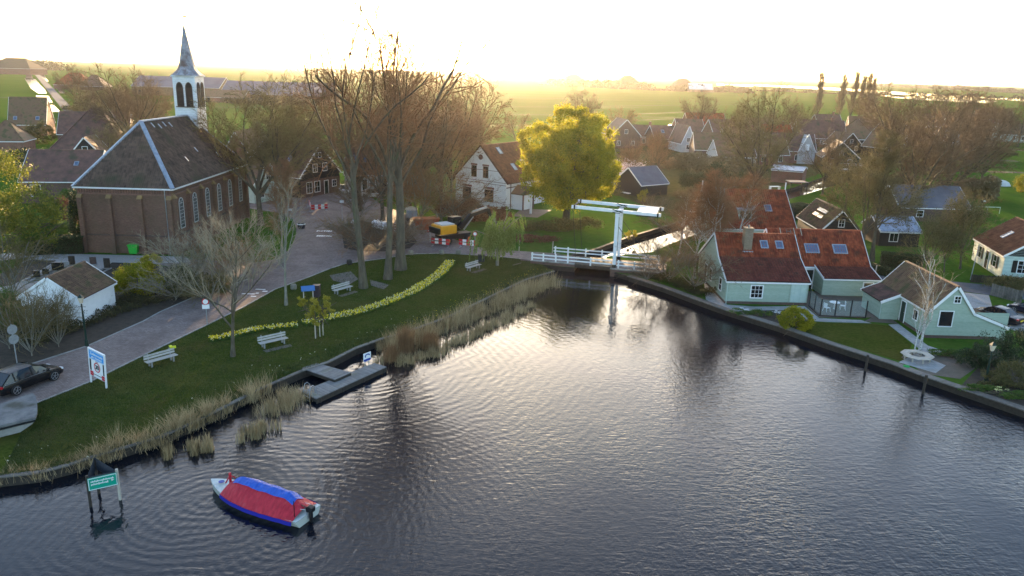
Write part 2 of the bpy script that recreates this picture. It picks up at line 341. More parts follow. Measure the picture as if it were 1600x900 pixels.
def water_material():
    m = bpy.data.materials.new('dark_rippled_water'); m.use_nodes = True; t = m.node_tree; n = t.nodes; L = t.links
    b = n['Principled BSDF']; b.inputs['Base Color'].default_value = (0.005, 0.007, 0.012, 1); b.inputs['Roughness'].default_value = 0.04
    b.inputs['IOR'].default_value = 1.33; b.inputs['Specular IOR Level'].default_value = 0.5
    g = n.new('ShaderNodeNewGeometry')
    def math_(op, a, bb=None):
        q = n.new('ShaderNodeMath'); q.operation = op
        for i, v in enumerate((a, bb)):
            if v is None: continue
            if isinstance(v, (int, float)): q.inputs[i].default_value = v
            else: L.new(v, q.inputs[i])
        return q.outputs[0]
    def noise(s, d, st, rot=0, dist=0.0, rough=0.5):
        mp = n.new('ShaderNodeMapping'); mp.inputs['Scale'].default_value = st; mp.inputs['Rotation'].default_value = (0, 0, rot)
        L.new(g.outputs['Position'], mp.inputs[0]); z = n.new('ShaderNodeTexNoise'); z.inputs['Scale'].default_value = s; z.inputs['Detail'].default_value = d
        z.inputs['Roughness'].default_value = rough; z.inputs['Distortion'].default_value = dist
        L.new(mp.outputs[0], z.inputs['Vector']); return z.outputs['Fac']
    warp = noise(0.35, 3, (1, 1, 1))
    def rings(cx, cy, wl, reach, amp):
        vs = n.new('ShaderNodeVectorMath'); vs.operation = 'DISTANCE'; L.new(g.outputs['Position'], vs.inputs[0]); vs.inputs[1].default_value = (cx, cy, WZ)
        d = vs.outputs['Value']
        ph = math_('ADD', math_('MULTIPLY', d, 2 * math.pi / wl), math_('MULTIPLY', warp, 14.0))
        s = math_('SINE', ph); f = math_('MAXIMUM', math_('SUBTRACT', 1.0, math_('DIVIDE', d, reach)), 0.0)
        return math_('MULTIPLY', math_('MULTIPLY', s, f), amp)
    chop = noise(4.6, 3, (1.0, 0.40, 1), R(66), 0.5, 0.55)
    chop2 = noise(2.8, 3, (0.5, 1.3, 1), R(-12), 0.8)
    patch = noise(0.06, 3, (1, 0.5, 1), R(30))
    rp = n.new('ShaderNodeValToRGB'); rp.color_ramp.elements[0].position = 0.38; rp.color_ramp.elements[1].position = 0.62
    rp.color_ramp.elements[0].color = (0.22, 0.22, 0.22, 1); L.new(patch, rp.inputs[0])
    # calmer towards the reeds and under the bridge, livelier in the open
    sx = n.new('ShaderNodeSeparateXYZ'); L.new(g.outputs['Position'], sx.inputs[0])
    yy = math_('SUBTRACT', 1.2, math_('DIVIDE', sx.outputs[1], 75.0)); xx = math_('ADD', 0.5, math_('DIVIDE', sx.outputs[0], 35.0))
    live = math_('MINIMUM', math_('MAXIMUM', math_('MULTIPLY', math_('MAXIMUM', yy, 0.06), math_('MAXIMUM', xx, 0.3)), 0.05), 1.0)
    h = math_('MULTIPLY', math_('ADD', math_('MULTIPLY', chop, 1.0), math_('MULTIPLY', chop2, 0.9)), math_('MULTIPLY', rp.outputs[0], live))
    bx, by = at(420, 800, WZ).x, at(420, 800, WZ).y
    h = math_('ADD', h, rings(bx - 3.5, by + 1.0, 0.62, 15, 0.055)); h = math_('ADD', h, rings(bx + 1.5, by - 2.5, 0.5, 22, 0.04))
    dk = at(570, 590, WZ); h = math_('ADD', h, rings(dk.x - 1, dk.y + 2, 0.7, 26, 0.045))
    wk = at(520, 560, WZ); h = math_('ADD', h, rings(wk.x - 6, wk.y + 10, 0.95, 48, 0.035))
    bp = n.new('ShaderNodeBump'); bp.inputs['Strength'].default_value = 1.0; bp.inputs['Distance'].default_value = 0.078
    L.new(h, bp.inputs['Height']); L.new(bp.outputs[0], b.inputs['Normal'])
    return m
water_mat = water_material()
mb = MB(); mb.face([(-70, -90, WZ), (130, -90, WZ), (130, 330, WZ), (-70, 330, WZ)])
tag(part('water', mb, water_mat), kind='structure')
mirror_water = M('still_water', [(0.02, 0.025, 0.025)], rough=0.08, spec=0.5)
mirror_water.node_tree.nodes['Principled BSDF'].inputs['IOR'].default_value = 1.33

def sheet(name, px, z, mat, world=False, label=None):
    P = [Vector((p[0], p[1], z)) for p in px] if world else [at(p[0], p[1], z) for p in px]
    for p in P: p.z = z
    mb = MB(); mb.v = [tuple(p) for p in P]
    for t in tessellate_polygon([P]):
        a, b, c = t
        nz = (P[b] - P[a]).cross(P[c] - P[a]).z
        mb.f.append((a, b, c) if nz > 0 else (a, c, b))
    mb.var = []
    return tag(part(name, mb, mat), label, kind='structure')
def paving(name, c1, c2, mo, bw=0.21, bh=0.105, patch=0.5):
    return brickmat(name, c1, c2, mo, bw, bh, 0.8, ((c1[0] * 0.55, c1[1] * 0.52, c1[2] * 0.5), 0.35, patch), flat=True)
road_mat = paving('road_clinker', (0.17, 0.135, 0.125), (0.28, 0.225, 0.205), (0.07, 0.065, 0.065), patch=.54)
asphalt = M('worn_asphalt', [(0.10, 0.10, 0.11), (0.15, 0.15, 0.16)], 2, 0.95, spec=0.05, world=True, blotch=((0.10, 0.10, 0.10), 0.2, 0.55))
gravel = M('pale_gravel', [(0.24, 0.23, 0.22), (0.40, 0.38, 0.36)], 9, 0.95, bump=0.5, world=True, blotch=((0.18, 0.17, 0.14), 0.4, 0.6))
slabs = brickmat('paving_slabs', (0.27, 0.28, 0.28), (0.34, 0.35, 0.35), (0.15, 0.15, 0.14), 0.5, 0.5, 0.8, ((0.16, 0.16, 0.13), 0.4, 0.6), flat=True)
deckslab = brickmat('brown_terrace_clinker', (0.12, 0.095, 0.08), (0.17, 0.13, 0.11), (0.07, 0.065, 0.06), 0.21, 0.105, 0.8, ((0.08, 0.08, 0.055), 0.5, 0.5), flat=True)
# near lawn, darker and shorter than the meadow
lawn = [(-200, 900), (-200, 700), (-60, 690), (57, 630), (140, 597), (225, 555), (325, 507), (380, 480), (430, 452), (480, 434), (515, 420), (540, 412), (600, 404), (640, 397), (697, 396), (780, 401), (834, 408)]
# the lawn follows the bank edge back
lawnw = [(at(x, y).x, at(x, y).y) for (x, y) in lawn[1:]] + [(v.x, v.y) for v in left_shore]
sheet('lawn', lawnw, 0.006, lawn_mat, world=True)
sheet('verge', [(-60, 610), (50, 569), (137, 541), (225, 502), (250, 488), (300, 466), (390, 436), (400, 430), (300, 420), (180, 410), (110, 412), (60, 440), (-60, 470)], 0.006, soil)
sheet('road', [(-60, 690), (57, 630), (140, 597), (225, 555), (325, 507), (380, 480), (430, 452), (480, 434), (515, 420), (540, 412), (600, 404), (640, 397), (697, 396), (780, 401), (834, 407), (876, 396), (790, 391), (745, 386), (700, 370), (680, 352), (660, 342), (600, 322), (575, 305), (535, 297), (470, 308), (380, 311), (330, 315), (330, 326), (380, 324), (432, 332), (457, 342), (463, 357), (462, 370), (452, 390), (430, 405), (400, 410), (240, 402), (180, 404), (240, 412), (330, 430), (390, 434), (300, 466), (250, 488), (225, 502), (137, 541), (50, 569), (-60, 610)], 0.02, road_mat)
sheet('churchyard_path', [(20, 394), (60, 392), (130, 397), (290, 401), (300, 409), (240, 412), (175, 410), (150, 430), (110, 460), (60, 470), (-20, 480), (-20, 440), (20, 420), (45, 402), (-20, 410), (-20, 400)], 0.026, gravel)
sheet('churchyard_bed', [(-20, 438), (45, 406), (88, 407), (60, 424), (20, 445), (-20, 452)], 0.034, soil)
sheet('traffic_island', [(532, 352), (560, 345), (600, 350), (640, 362), (652, 378), (640, 388), (600, 393), (560, 392), (538, 388)], 0.034, soil)
sheet('church_lawn', [(372, 334), (430, 334), (455, 344), (460, 357), (456, 372), (440, 395), (400, 404), (300, 404), (300, 399), (378, 397)], 0.012, meadow)
for i, y0 in enumerate((361, 368.5)):
    mk = MB()
    for k in range(7):
        a = at(496 + k * 3.6, y0, 0.03); mk.box(a.x - 0.11, a.x + 0.13, a.y - 0.35, a.y + 0.35, 0.024, 0.032)
    one('road_marking', mk, white, ('farther' if i == 0 else 'nearer') + ' row of white blocks painted across the brick road', 'road marking', 'road hump marks')
mk = MB()
for (x, y, a, b) in ((388, 459, 1.3, .25), (396, 463, .5, .3), (407, 452, 1.0, .2), (414, 455, .5, .3), (402, 458, .3, .3)):
    c = at(x, y, 0.03); mk.box(c.x - a / 2, c.x + a / 2, c.y - b / 2, c.y + b / 2, 0.024, 0.032)
one('road_marking', mk, white, 'worn white painted mark on the brick road beside the churchyard bushes', 'road marking')
# right bank: paths, terrace, garden, driveway, road
sheet('garden_path', [(1100, 440), (1120, 452), (1136, 476), (1180, 479), (1257, 478), (1280, 497), (1345, 500), (1362, 505), (1290, 503), (1262, 501), (1244, 484), (1140, 486), (1128, 482), (1103, 468)], 0.022, slabs)
sheet('flower_bed', [(1140, 486), (1244, 484), (1262, 501), (1222, 509), (1200, 503)], 0.016, soil)
sheet('garden_lawn', [(1262, 502), (1290, 504), (1362, 506), (1390, 509), (1425, 538), (1410, 565), (1300, 533), (1226, 508)], 0.012, lawn_mat)
sheet('terrace', [(1262, 455), (1297, 455), (1308, 462), (1362, 464), (1384, 496), (1280, 496), (1258, 478)], 0.03, deckslab)
sheet('garden_path', [(1388, 507), (1404, 506), (1450, 540), (1474, 548), (1462, 556), (1440, 548), (1424, 535)], 0.022, slabs)
sheet('gardens', [(955, 232), (1050, 226), (1200, 215), (1400, 205), (1600, 202), (1600, 216), (1400, 238), (1395, 262), (1365, 292), (1352, 300), (1290, 268), (1230, 290), (1120, 318), (1060, 340), (1000, 318), (950, 300)], 0.008, garden_mat)
sheet('courtyard', [(1362, 496), (1392, 497), (1404, 506), (1350, 502)], 0.03, deckslab)
sheet('patio', [(1408, 558), (1430, 545), (1532, 570), (1500, 592), (1444, 584)], 0.016, deckslab)
sheet('patio_slab', [(1404, 566), (1432, 552), (1478, 571), (1462, 583)], 0.026, slabs)
sheet('planting_bed', [(1478, 548), (1560, 545), (1700, 600), (1700, 670), (1600, 636), (1502, 602), (1532, 570), (1470, 556)], 0.01, soil)
sheet('road', [(1350, 428), (1385, 430), (1470, 438), (1700, 460), (1700, 478), (1600, 468), (1480, 452), (1440, 450), (1350, 446)], 0.02, asphalt)
sheet('driveway', [(1490, 455), (1545, 461), (1550, 478), (1700, 510), (1700, 560), (1600, 522), (1568, 510), (1525, 490)], 0.014, gravel)
sheet('road', [(1002, 398), (1060, 404), (1110, 412), (1130, 402), (1090, 396), (1030, 412), (1040, 420), (1012, 424)], 0.02, soil)
# ditches and lakes that mirror the sky, far road
def strip(name, pts, z=0.03, mat=mirror_water): sheet(name, pts, z, mat)
strip('ditch', [(41, 112), (48, 112), (52, 124), (40, 124)]); strip('ditch', [(38, 122), (55, 123), (62, 132), (70, 140), (73, 146), (60, 146), (48, 138)])
strip('ditch', [(56, 149), (76, 150), (82, 160), (62, 160)]); strip('ditch', [(66, 163), (84, 164), (95, 175), (72, 174)])
strip('ditch', [(60, 112), (66, 113), (76, 127), (70, 127)]); strip('ditch', [(85, 133), (92, 133), (102, 146), (94, 146)])
sheet('road', [(50, 111), (57, 111), (128, 184), (108, 184)], 0.04, asphalt)
strip('lake', [(1180, 132), (1300, 137), (1440, 146), (1600, 155), (1600, 158), (1440, 150), (1290, 140), (1180, 134)])
strip('lake', [(1378, 148), (1500, 153), (1560, 158), (1540, 161), (1440, 156), (1378, 151)])
strip('lake', [(1120, 131), (1180, 133), (1175, 135), (1120, 133)])
strip('ditch', [(1046, 194), (1062, 195), (1060, 198), (1042, 197)])
dark_ditch = M('reedy_ditch', [(0.02, 0.022, 0.012), (0.05, 0.05, 0.02)], 0.3, 0.9, world=True)
rnd = random.Random(4)
for (x0, y0, x1, y1) in ((780, 152, 1150, 160), (640, 166, 1000, 168), (930, 166, 1180, 163), (780, 178, 1160, 186), (940, 190, 1120, 183), (760, 139, 900, 143), (60, 139, 330, 143), (300, 150, 560, 152), (0, 152, 50, 154),
                         (120, 128, 400, 132), (340, 168, 560, 166), (1000, 178, 1100, 174), (760, 196, 1010, 200), (1280, 168, 1600, 176), (1380, 214, 1600, 236), (1420, 245, 1590, 252), (1430, 265, 1600, 270)):
    a = at(x0, y0); b = at(x1, y1); d = (b - a).normalized(); nn = Vector((-d.y, d.x, 0)); wd = 1.1 + rnd.random() * 1.1
    q = [a - nn * wd, b - nn * wd * 0.7, b + nn * wd, a + nn * wd * 0.8]
    sheet('ditch', [(v.x, v.y) for v in q], 0.025, dark_ditch, world=True)
# timber edge of the near bank and the broad plank edge of the far bank
def edge(name, pts, w, h, mat, z0=-1.1, off=0.0, seg=3.0, post=None):
    root = thing(name[0], name[1], name[2])
    tot = MB()
    for a, b in zip(pts, pts[1:]):
        L = (b - a).length; n = max(1, int(L / seg)); d = (b - a) / n; e = d.normalized(); nn = Vector((-e.y, e.x, 0))
        for k in range(n):
            bb = MB().fbox(a + d * k, e, nn, Z, 0.01, d.length - 0.01, off - w / 2 + random.uniform(-.015, .015), off + w / 2, h - 0.09, h + random.uniform(-.012, .012), random.random())
            part('plank', bb, mat, root)
            bb = MB().fbox(a + d * k, e, nn, Z, 0.0, d.length, off - 0.04, off + 0.06, z0, h - 0.1)
            tot.v += []
            i = len(tot.v); tot.v += bb.v; tot.f += [tuple(q + i for q in f) for f in bb.f]; tot.var += bb.var
            if post:
                p = a + d * k; tot.fbox(p, e, nn, Z, -.07, .07, off + post, off + post + .14, z0, h - 0.12)
    part('sheet_piling', tot, wood_dark, root)
edge(('bank_edging', 'weathered timber edging along the near lawn bank behind the reeds', 'timber edging'), [v + Vector((0, 0, 0)) for v in left_shore], 0.28, 0.10, wood_old, post=-0.2)
edge(('quay_edging', 'broad dark timber quay edge running along the gardens of the teal houses', 'quay'), [v for v in reversed(right_shore)], 0.75, 0.14, wood_old, seg=3.2, off=-0.2)
cl2 = [v for v in canal_left[:3]]
edge(('canal_edging', 'dark timber retaining edge on the canal behind the drawbridge', 'timber edging'), [Vector((7.4, 93.8, 0))] + cl2, 0.5, 0.12, wood_dark, seg=4)

kerb_pts = [at(x, y) for x, y in [(57, 630), (140, 597), (225, 555), (325, 507), (380, 480), (430, 452), (480, 434), (515, 420), (540, 412), (600, 404), (640, 397), (697, 396), (780, 401), (834, 407)]]
kb = MB()
for a, b in zip(kerb_pts, kerb_pts[1:]):
    d = b - a; e = d.normalized(); nn = Vector((-e.y, e.x, 0)); k = max(1, int(d.length / 1.0))
    for i in range(k): kb.fbox(a + d * i / k, e, nn, Z, .01, d.length / k - .01, -.1, .06, -.02, .055, random.random())
tag(part('kerb', kb, concrete), kind='structure')
worn = M('bare_earth', [(0.10, 0.09, 0.08), (0.16, 0.145, 0.13)], 2, .95, world=True)
rk = [at(x, y) for x, y in [(50, 569), (137, 541), (225, 502), (250, 488), (300, 466), (390, 436)]]
kb = MB()
for a, b in zip(rk, rk[1:]):
    d = b - a; e = d.normalized(); nn = Vector((-e.y, e.x, 0)); k = max(1, int(d.length / 1.0))
    for i in range(k): kb.fbox(a + d * i / k, e, nn, Z, .01, d.length / k - .01, -.06, .1, -.02, .055, random.random())
tag(part('kerb', kb, concrete), kind='structure')
# ---------------- vegetation generators ----------------
def tube_np(acc, pts, rs, k):
    V, F = acc; n = len(pts); pts = np.asarray(pts); base = sum(len(v) for v in V)
    d = np.gradient(pts, axis=0); d /= (np.linalg.norm(d, axis=1, keepdims=True) + 1e-9)
    up = np.where(np.abs(d[:, 2:3]) < 0.9, np.array([[0, 0, 1.0]]), np.array([[1.0, 0, 0]]))
    e = np.cross(d, up); e /= (np.linalg.norm(e, axis=1, keepdims=True) + 1e-9); u = np.cross(e, d)
    a = np.arange(k) * 2 * np.pi / k
    ring = pts[:, None, :] + (e[:, None, :] * np.cos(a)[None, :, None] + u[:, None, :] * np.sin(a)[None, :, None]) * np.asarray(rs)[:, None, None]
    V.append(ring.reshape(-1, 3))
    i = np.arange(n - 1)[:, None] * k; q = np.arange(k)[None, :]; q2 = (q + 1) % k
    F.append((base + np.stack([i + q, i + q2, i + k + q2, i + k + q], -1)).reshape(-1, 4))
def polyline(rng, p, d, L, n, wob, up):
    pts = [p]; step = L / n
    for _ in range(n):
        d = d + rng.normal(0, wob, 3) + np.array([0, 0, up]); d = d / np.linalg.norm(d); p = p + d * step; pts.append(p)
    return np.array(pts), d
def side(rng, d, ang):
    r = rng.normal(0, 1, 3); r -= d * r.dot(d); r /= np.linalg.norm(r) + 1e-9
    return d * math.cos(ang) + r * math.sin(ang)
def spikes(starts, dirs, lens, r):
    # three sided tapering twigs, closed, no base
    starts = np.array(starts); dirs = np.array(dirs); lens = np.array(lens)[:, None]; r = np.array(r)[:, None]
    up = np.where(np.abs(dirs[:, 2:3]) < 0.9, np.array([[0, 0, 1.0]]), np.array([[1.0, 0, 0]]))
    e = np.cross(dirs, up); e /= np.linalg.norm(e, axis=1, keepdims=True) + 1e-9; u = np.cross(e, dirs)
    P = [starts + r * (e * math.cos(a) + u * math.sin(a)) for a in (0, 2.094, 4.189)] + [starts + dirs * lens]
    V = np.stack(P, 1).reshape(-1, 3); b = np.arange(len(starts))[:, None] * 4
    F = np.stack([b + np.array([0, 1, 3]), b + np.array([1, 2, 3]), b + np.array([2, 0, 3])], 1).reshape(-1, 3)
    return V, F
def bare_tree(name, seed, H, h0, spread, limbs=7, n2=8, n3=6, n4=6, trunk_r=0.35, leader=False, up=0.05, wob=0.12, tw=0.9, twr=0.018, limbang=(0.35, 0.8), sub=(0.5, 0.95), lean=0.02, tn=5):
    rng = np.random.default_rng(seed)
    A = ([], []); Bq = ([], [])
    st, dr, ln, rr = [], [], [], []
    tips = []
    topl = H * 0.97 if leader else h0
    tp, td = polyline(rng, np.array([0, 0, -0.2]), np.array([rng.normal(0, lean), rng.normal(0, lean), 1.0]), topl + 0.2, 8 if leader else tn, 0.035, 0.03)
    tr = np.linspace(trunk_r, trunk_r * (0.08 if leader else 0.72), len(tp)); tr[0] *= 1.5
    tube_np(A, tp, tr, 8)
    for i in range(limbs):
        if leader:
            f = (h0 / H) + (1 - h0 / H) * (i + rng.random()) / limbs * 0.93; idx = f * (len(tp) - 1); k = int(idx); p = tp[k] + (tp[min(k + 1, len(tp) - 1)] - tp[k]) * (idx - k)
            ang = rng.uniform(*limbang); az = i * 2.4 + rng.random(); d = np.array([math.sin(ang) * math.cos(az), math.sin(ang) * math.sin(az), math.cos(ang)])
            L = spread * (1.15 - 0.85 * max(0, (f - h0 / H)) / (1 - h0 / H)) * rng.uniform(.8, 1.15); r0 = trunk_r * (0.58 if name in ('young', 'sparse') else 0.42) * (1.1 - f)
        else:
            ang = rng.uniform(*limbang) if i else 0.08; az = i * 2 * math.pi / max(1, limbs - 1) + rng.normal(0, .3)
            d = np.array([math.sin(ang) * math.cos(az), math.sin(ang) * math.sin(az), math.cos(ang)]); p = tp[-1] - td * rng.uniform(0, h0 * 0.22) * (i > 0)
            L = (H - h0) / max(0.45, math.cos(ang) * 0.55 + 0.45) * rng.uniform(.78, 1.0) * (1 if ang < .5 else spread / (H - h0) * 1.35 if spread < (H - h0) * .74 else 1.0); r0 = trunk_r * (rng.uniform(.26, .4) if 'giant' in name else rng.uniform(.38, .58))
        lp, ld = polyline(rng, p, d, L, 8, wob, up); lr = np.linspace(r0, max(0.025, r0 * (0.42 if 'giant' in name else 0.12)), len(lp)); tube_np(A, lp, lr, 6)
        for j in range(n2):
            f = 0.22 + 0.76 * (j + rng.random()) / n2; idx = f * (len(lp) - 1); k = min(int(idx), len(lp) - 2); q = lp[k] + (lp[k + 1] - lp[k]) * (idx - k); dd = (lp[k + 1] - lp[k]) / np.linalg.norm(lp[k + 1] - lp[k])
            L2 = L * (0.55 - 0.35 * f) * rng.uniform(.7, 1.2) + 0.4; r2 = lr[k] * 0.5
            bp, bd = polyline(rng, q, side(rng, dd, rng.uniform(*sub)), L2, 5, wob * 1.2, up); br = np.linspace(r2, max(.02 if H > 15 else .014, r2 * .3), len(bp)); tube_np(Bq, bp, br, 4)
            for m in range(n3):
                g = 0.15 + 0.85 * (m + rng.random()) / n3; idx = g * (len(bp) - 1); k2 = min(int(idx), len(bp) - 2); s = bp[k2] + (bp[k2 + 1] - bp[k2]) * (idx - k2); d3 = (bp[k2 + 1] - bp[k2]); d3 = d3 / np.linalg.norm(d3)
                L3 = (L2 * 0.35 + tw * 0.5) * rng.uniform(.6, 1.2); d3 = side(rng, d3, rng.uniform(*sub)) + np.array([0, 0, up * 2]); d3 /= np.linalg.norm(d3)
                st.append(s); dr.append(d3); ln.append(L3); rr.append(twr * 1.5)
                for o in range(n4):
                    h = 0.2 + 0.75 * rng.random(); d4 = side(rng, d3, rng.uniform(.35, .9)) + np.array([0, 0, up]); d4 /= np.linalg.norm(d4)
                    st.append(s + d3 * L3 * h); dr.append(d4); ln.append(tw * rng.uniform(.4, 1.0)); rr.append(twr); tips.append(s + d3 * L3 * h + d4 * tw * 0.4)
    trunk = npmesh(name + '_trunk', np.concatenate(A[0]), np.concatenate(A[1]), bark, smooth=True)
    V4 = np.concatenate(Bq[0]); F4 = np.concatenate(Bq[1]); Vs, Fs = spikes(st, dr, ln, rr)
    F3 = np.concatenate([F4[:, [0, 1, 2]], F4[:, [0, 2, 3]], Fs + len(V4)]); V = np.concatenate([V4, Vs])
    crown = npmesh(name + '_crown', V, F3, twig_brown)
    H = float(np.percentile(V[:, 2], 96.5 if 'giant' in name else 99.6)); return trunk, crown, np.array(tips), H
def leaf_quads(rng, Cn, size, flat=0.0, droop=False):
    n = len(Cn); a = rng.normal(0, 1, (n, 3)); 
    if droop: a = np.tile(np.array([[0, 0, -1.0]]), (n, 1)) + a * 0.25
    a /= np.linalg.norm(a, axis=1, keepdims=True); b = rng.normal(0, 1, (n, 3)); b[:, 2] *= (1 - flat); b -= a * (a * b).sum(1, keepdims=True); b /= np.linalg.norm(b, axis=1, keepdims=True)
    s = size * rng.uniform(.6, 1.3, (n, 1)); V = np.stack([Cn - a * s * .6, Cn + b * s * .36, Cn + a * s * .6, Cn - b * s * .36], 1).reshape(-1, 3)
    F = np.arange(n * 4).reshape(n, 4); return V, F
def clump_points(rng, blobs, n, shell=0.55, lump=0.35):
    # points inside lumpy ellipsoids; blobs (x,y,z,rx,ry,rz)
    out = []; w = np.array([b[3] * b[4] * b[5] for b in blobs]) ** (2 / 3); w = w / w.sum()
    for b, f in zip(blobs, w):
        m = max(8, int(n * f)); K = max(6, int(m / 130)); c = rng.normal(0, 1, (K, 3)); c /= np.linalg.norm(c, axis=1, keepdims=True); c *= rng.uniform(shell, 1.0, (K, 1))
        idx = rng.integers(0, K, m); p = c[idx] + rng.normal(0, lump * 0.45, (m, 3)) * rng.uniform(.5, 1.2, (K, 1))[idx]
        out.append(p * np.array(b[3:6]) + np.array(b[:3]))
    return np.concatenate(out)
def leaf_mesh(name, rng, pts, size, mat, **k):
    V, F = leaf_quads(rng, pts, size, **k); return npmesh(name, V, F, mat, var=rng.random(len(F)))
def set_mat(o, m):
    if m is not None and o.data.materials[0] != m:
        o.material_slots[0].link = 'OBJECT'; o.material_slots[0].material = m
VAR = {}
def variant(key, *a, **k):
    VAR[key] = bare_tree(key, *a, **k)
variant('elm1', 11, 20, 4.5, 8.5, limbs=9, n2=11, n3=8, n4=5, trunk_r=.42, up=.035, tw=1.3, twr=.028, limbang=(.3, .95), wob=.13)
variant('elm2', 12, 20, 5.5, 8.0, limbs=9, n2=11, n3=8, n4=5, trunk_r=.40, up=.045, tw=1.25, twr=.028, limbang=(.3, .85), wob=.11)
variant('round1', 13, 12, 2.5, 6.0, limbs=10, n2=10, n3=7, n4=5, trunk_r=.2, up=.03, tw=.85, twr=.02, limbang=(.3, 1.15), wob=.14)
variant('round2', 14, 12, 3.0, 5.5, limbs=9, n2=10, n3=7, n4=5, trunk_r=.18, up=.05, tw=.8, twr=.02, limbang=(.3, 1.0), wob=.12)
variant('ash', 15, 20, 5, 5.0, limbs=18, n2=9, n3=7, n4=5, trunk_r=.3, leader=True, up=.07, tw=1.0, twr=.018, limbang=(.45, .85))
variant('vase', 16, 20, 2.2, 8.5, limbs=11, n2=11, n3=8, n4=5, trunk_r=.44, up=.02, tw=1.2, twr=.028, limbang=(.25, .9), wob=.10)
variant('young', 17, 11, 2.6, 5.6, limbs=17, n2=7, n3=4, n4=3, trunk_r=.15, leader=True, up=.10, tw=.75, twr=.009, limbang=(.6, 1.05), wob=.09, sub=(.3, .6))
variant('sparse', 31, 9, 1.8, 3.4, limbs=11, n2=5, n3=3, n4=2, trunk_r=.13, leader=True, up=.08, tw=.6, twr=.008, limbang=(.35, .95), wob=.12)
variant('birch', 18, 12, 3.0, 3.2, limbs=16, n2=8, n3=7, n4=7, trunk_r=.13, leader=True, up=.02, tw=.8, twr=.010, limbang=(.4, .9), wob=.12)
variant('shrub1', 19, 4.5, .25, 3.0, limbs=13, n2=7, n3=6, n4=4, trunk_r=.065, up=.04, tw=.5, twr=.008, limbang=(.15, .95), wob=.12)
variant('shrub2', 20, 4.0, .3, 2.8, limbs=14, n2=7, n3=6, n4=4, trunk_r=.06, up=.0, tw=.45, twr=.008, limbang=(.2, 1.2), wob=.16)
variant('poplar', 21, 22, 1.5, 5.2, limbs=30, n2=7, n3=6, n4=5, trunk_r=.3, leader=True, up=.16, tw=1.4, twr=.022, limbang=(.3, .55), wob=.07, sub=(.2, .5))
variant('giant1', 22, 28, 12.0, 5.0, limbs=6, n2=13, n3=7, n4=5, trunk_r=.46, up=.07, tw=1.3, twr=.016, limbang=(.10, .38), wob=.19, sub=(.45, 1.0))
variant('giant2', 23, 28, 12.0, 5.0, limbs=6, n2=13, n3=7, n4=5, trunk_r=.44, up=.075, tw=1.3, twr=.016, limbang=(.10, .40), wob=.19, sub=(.45, 1.0))
variant('giant3', 24, 26, 9.0, 6.0, limbs=7, n2=13, n3=7, n4=5, trunk_r=.50, up=.06, tw=1.3, twr=.016, limbang=(.15, .55), wob=.18, sub=(.45, 1.0))
FINE = {}
def bare(kind, px, py, H, label, name='bare_tree', cat='tree', group=None, mat=twig_brown, barkm=bark, wide=1.0, rz=None, leaves=None, loc=None):
    b = Vector(loc) if loc is not None else at(px, py); t, c, tips, h0 = VAR[kind]
    i = len(C.objects)
    r = thing(name, label, cat, b, (i * 2.399) % 6.283 if rz is None else rz, group)
    s = H / h0; r.scale = (s * wide, s * wide, s)
    a = part('trunk', t, None, r); set_mat(a, barkm); q = part('crown', c, None, r); set_mat(q, mat)
    if leaves:
        key = (kind, leaves[0].name, leaves[1], leaves[2])
        if key not in FINE:
            rng = np.random.default_rng(len(FINE) + 50); k = rng.integers(0, len(tips), leaves[1]); FINE[key] = leaf_mesh(kind + '_leaves', rng, tips[k] + rng.normal(0, .18, (leaves[1], 3)), leaves[2], leaves[0])
        part('leaves', FINE[key], None, r)
    return r
def bush(px, py, blobs, n, size, mat, label, name='bush', cat='bush', group=None, stems=True, loc=None, lump=.35, shell=.55, droop=False, seed=None, stemm=None):
    b = Vector(loc) if loc is not None else at(px, py); rng = np.random.default_rng(seed or int(px * 7 + py))
    r = thing(name, label, cat, b, 0, group)
    pts = clump_points(rng, blobs, n, shell, lump); pts = pts[pts[:, 2] > 0.02]
    part('foliage', leaf_mesh(name + '_foliage', rng, pts, size, mat, droop=droop), None, r)
    if stems:
        A = ([], [])
        for bl in blobs:
            for _ in range(4):
                tgt = np.array(bl[:3]) + rng.normal(0, .4, 3) * np.array(bl[3:6]); pl = np.linspace(0, 1, 5)[:, None] * tgt[None, :] + np.vstack([np.zeros(3), rng.normal(0, .08, (4, 3)) * bl[3]])
                tube_np(A, pl, np.linspace(.05, .015, 5) * max(1, bl[5] * .5), 5)
        part('stems', npmesh('stems', np.concatenate(A[0]), np.concatenate(A[1]), stemm or bark), None, r)
    return r
def hedge(a, b, w, h, mat, label, n=9000, size=.12):
    # clipped hedge: leaves over a box plus a dark twiggy core
    A = at(*a); B = at(*b); d = (B - A); L = d.length; ang = math.atan2(d.y, d.x); rng = np.random.default_rng(int(a[0] * 3 + a[1]))
    r = thing('hedge', label, 'hedge', A, ang); u = rng.random((n, 3)); f = rng.integers(0, 4, n)
    u[f == 0, 1] = 0; u[f == 1, 1] = 1; u[f >= 2, 2] = 1
    P = u * np.array([L, w, h]) + rng.normal(0, .05, (n, 3)); part('foliage', leaf_mesh('hedge_foliage', rng, P, size, mat), None, r)
    part('stems', MB().box(.06, L - .06, .1, w - .1, 0, h - .1), soil, r)
    return r
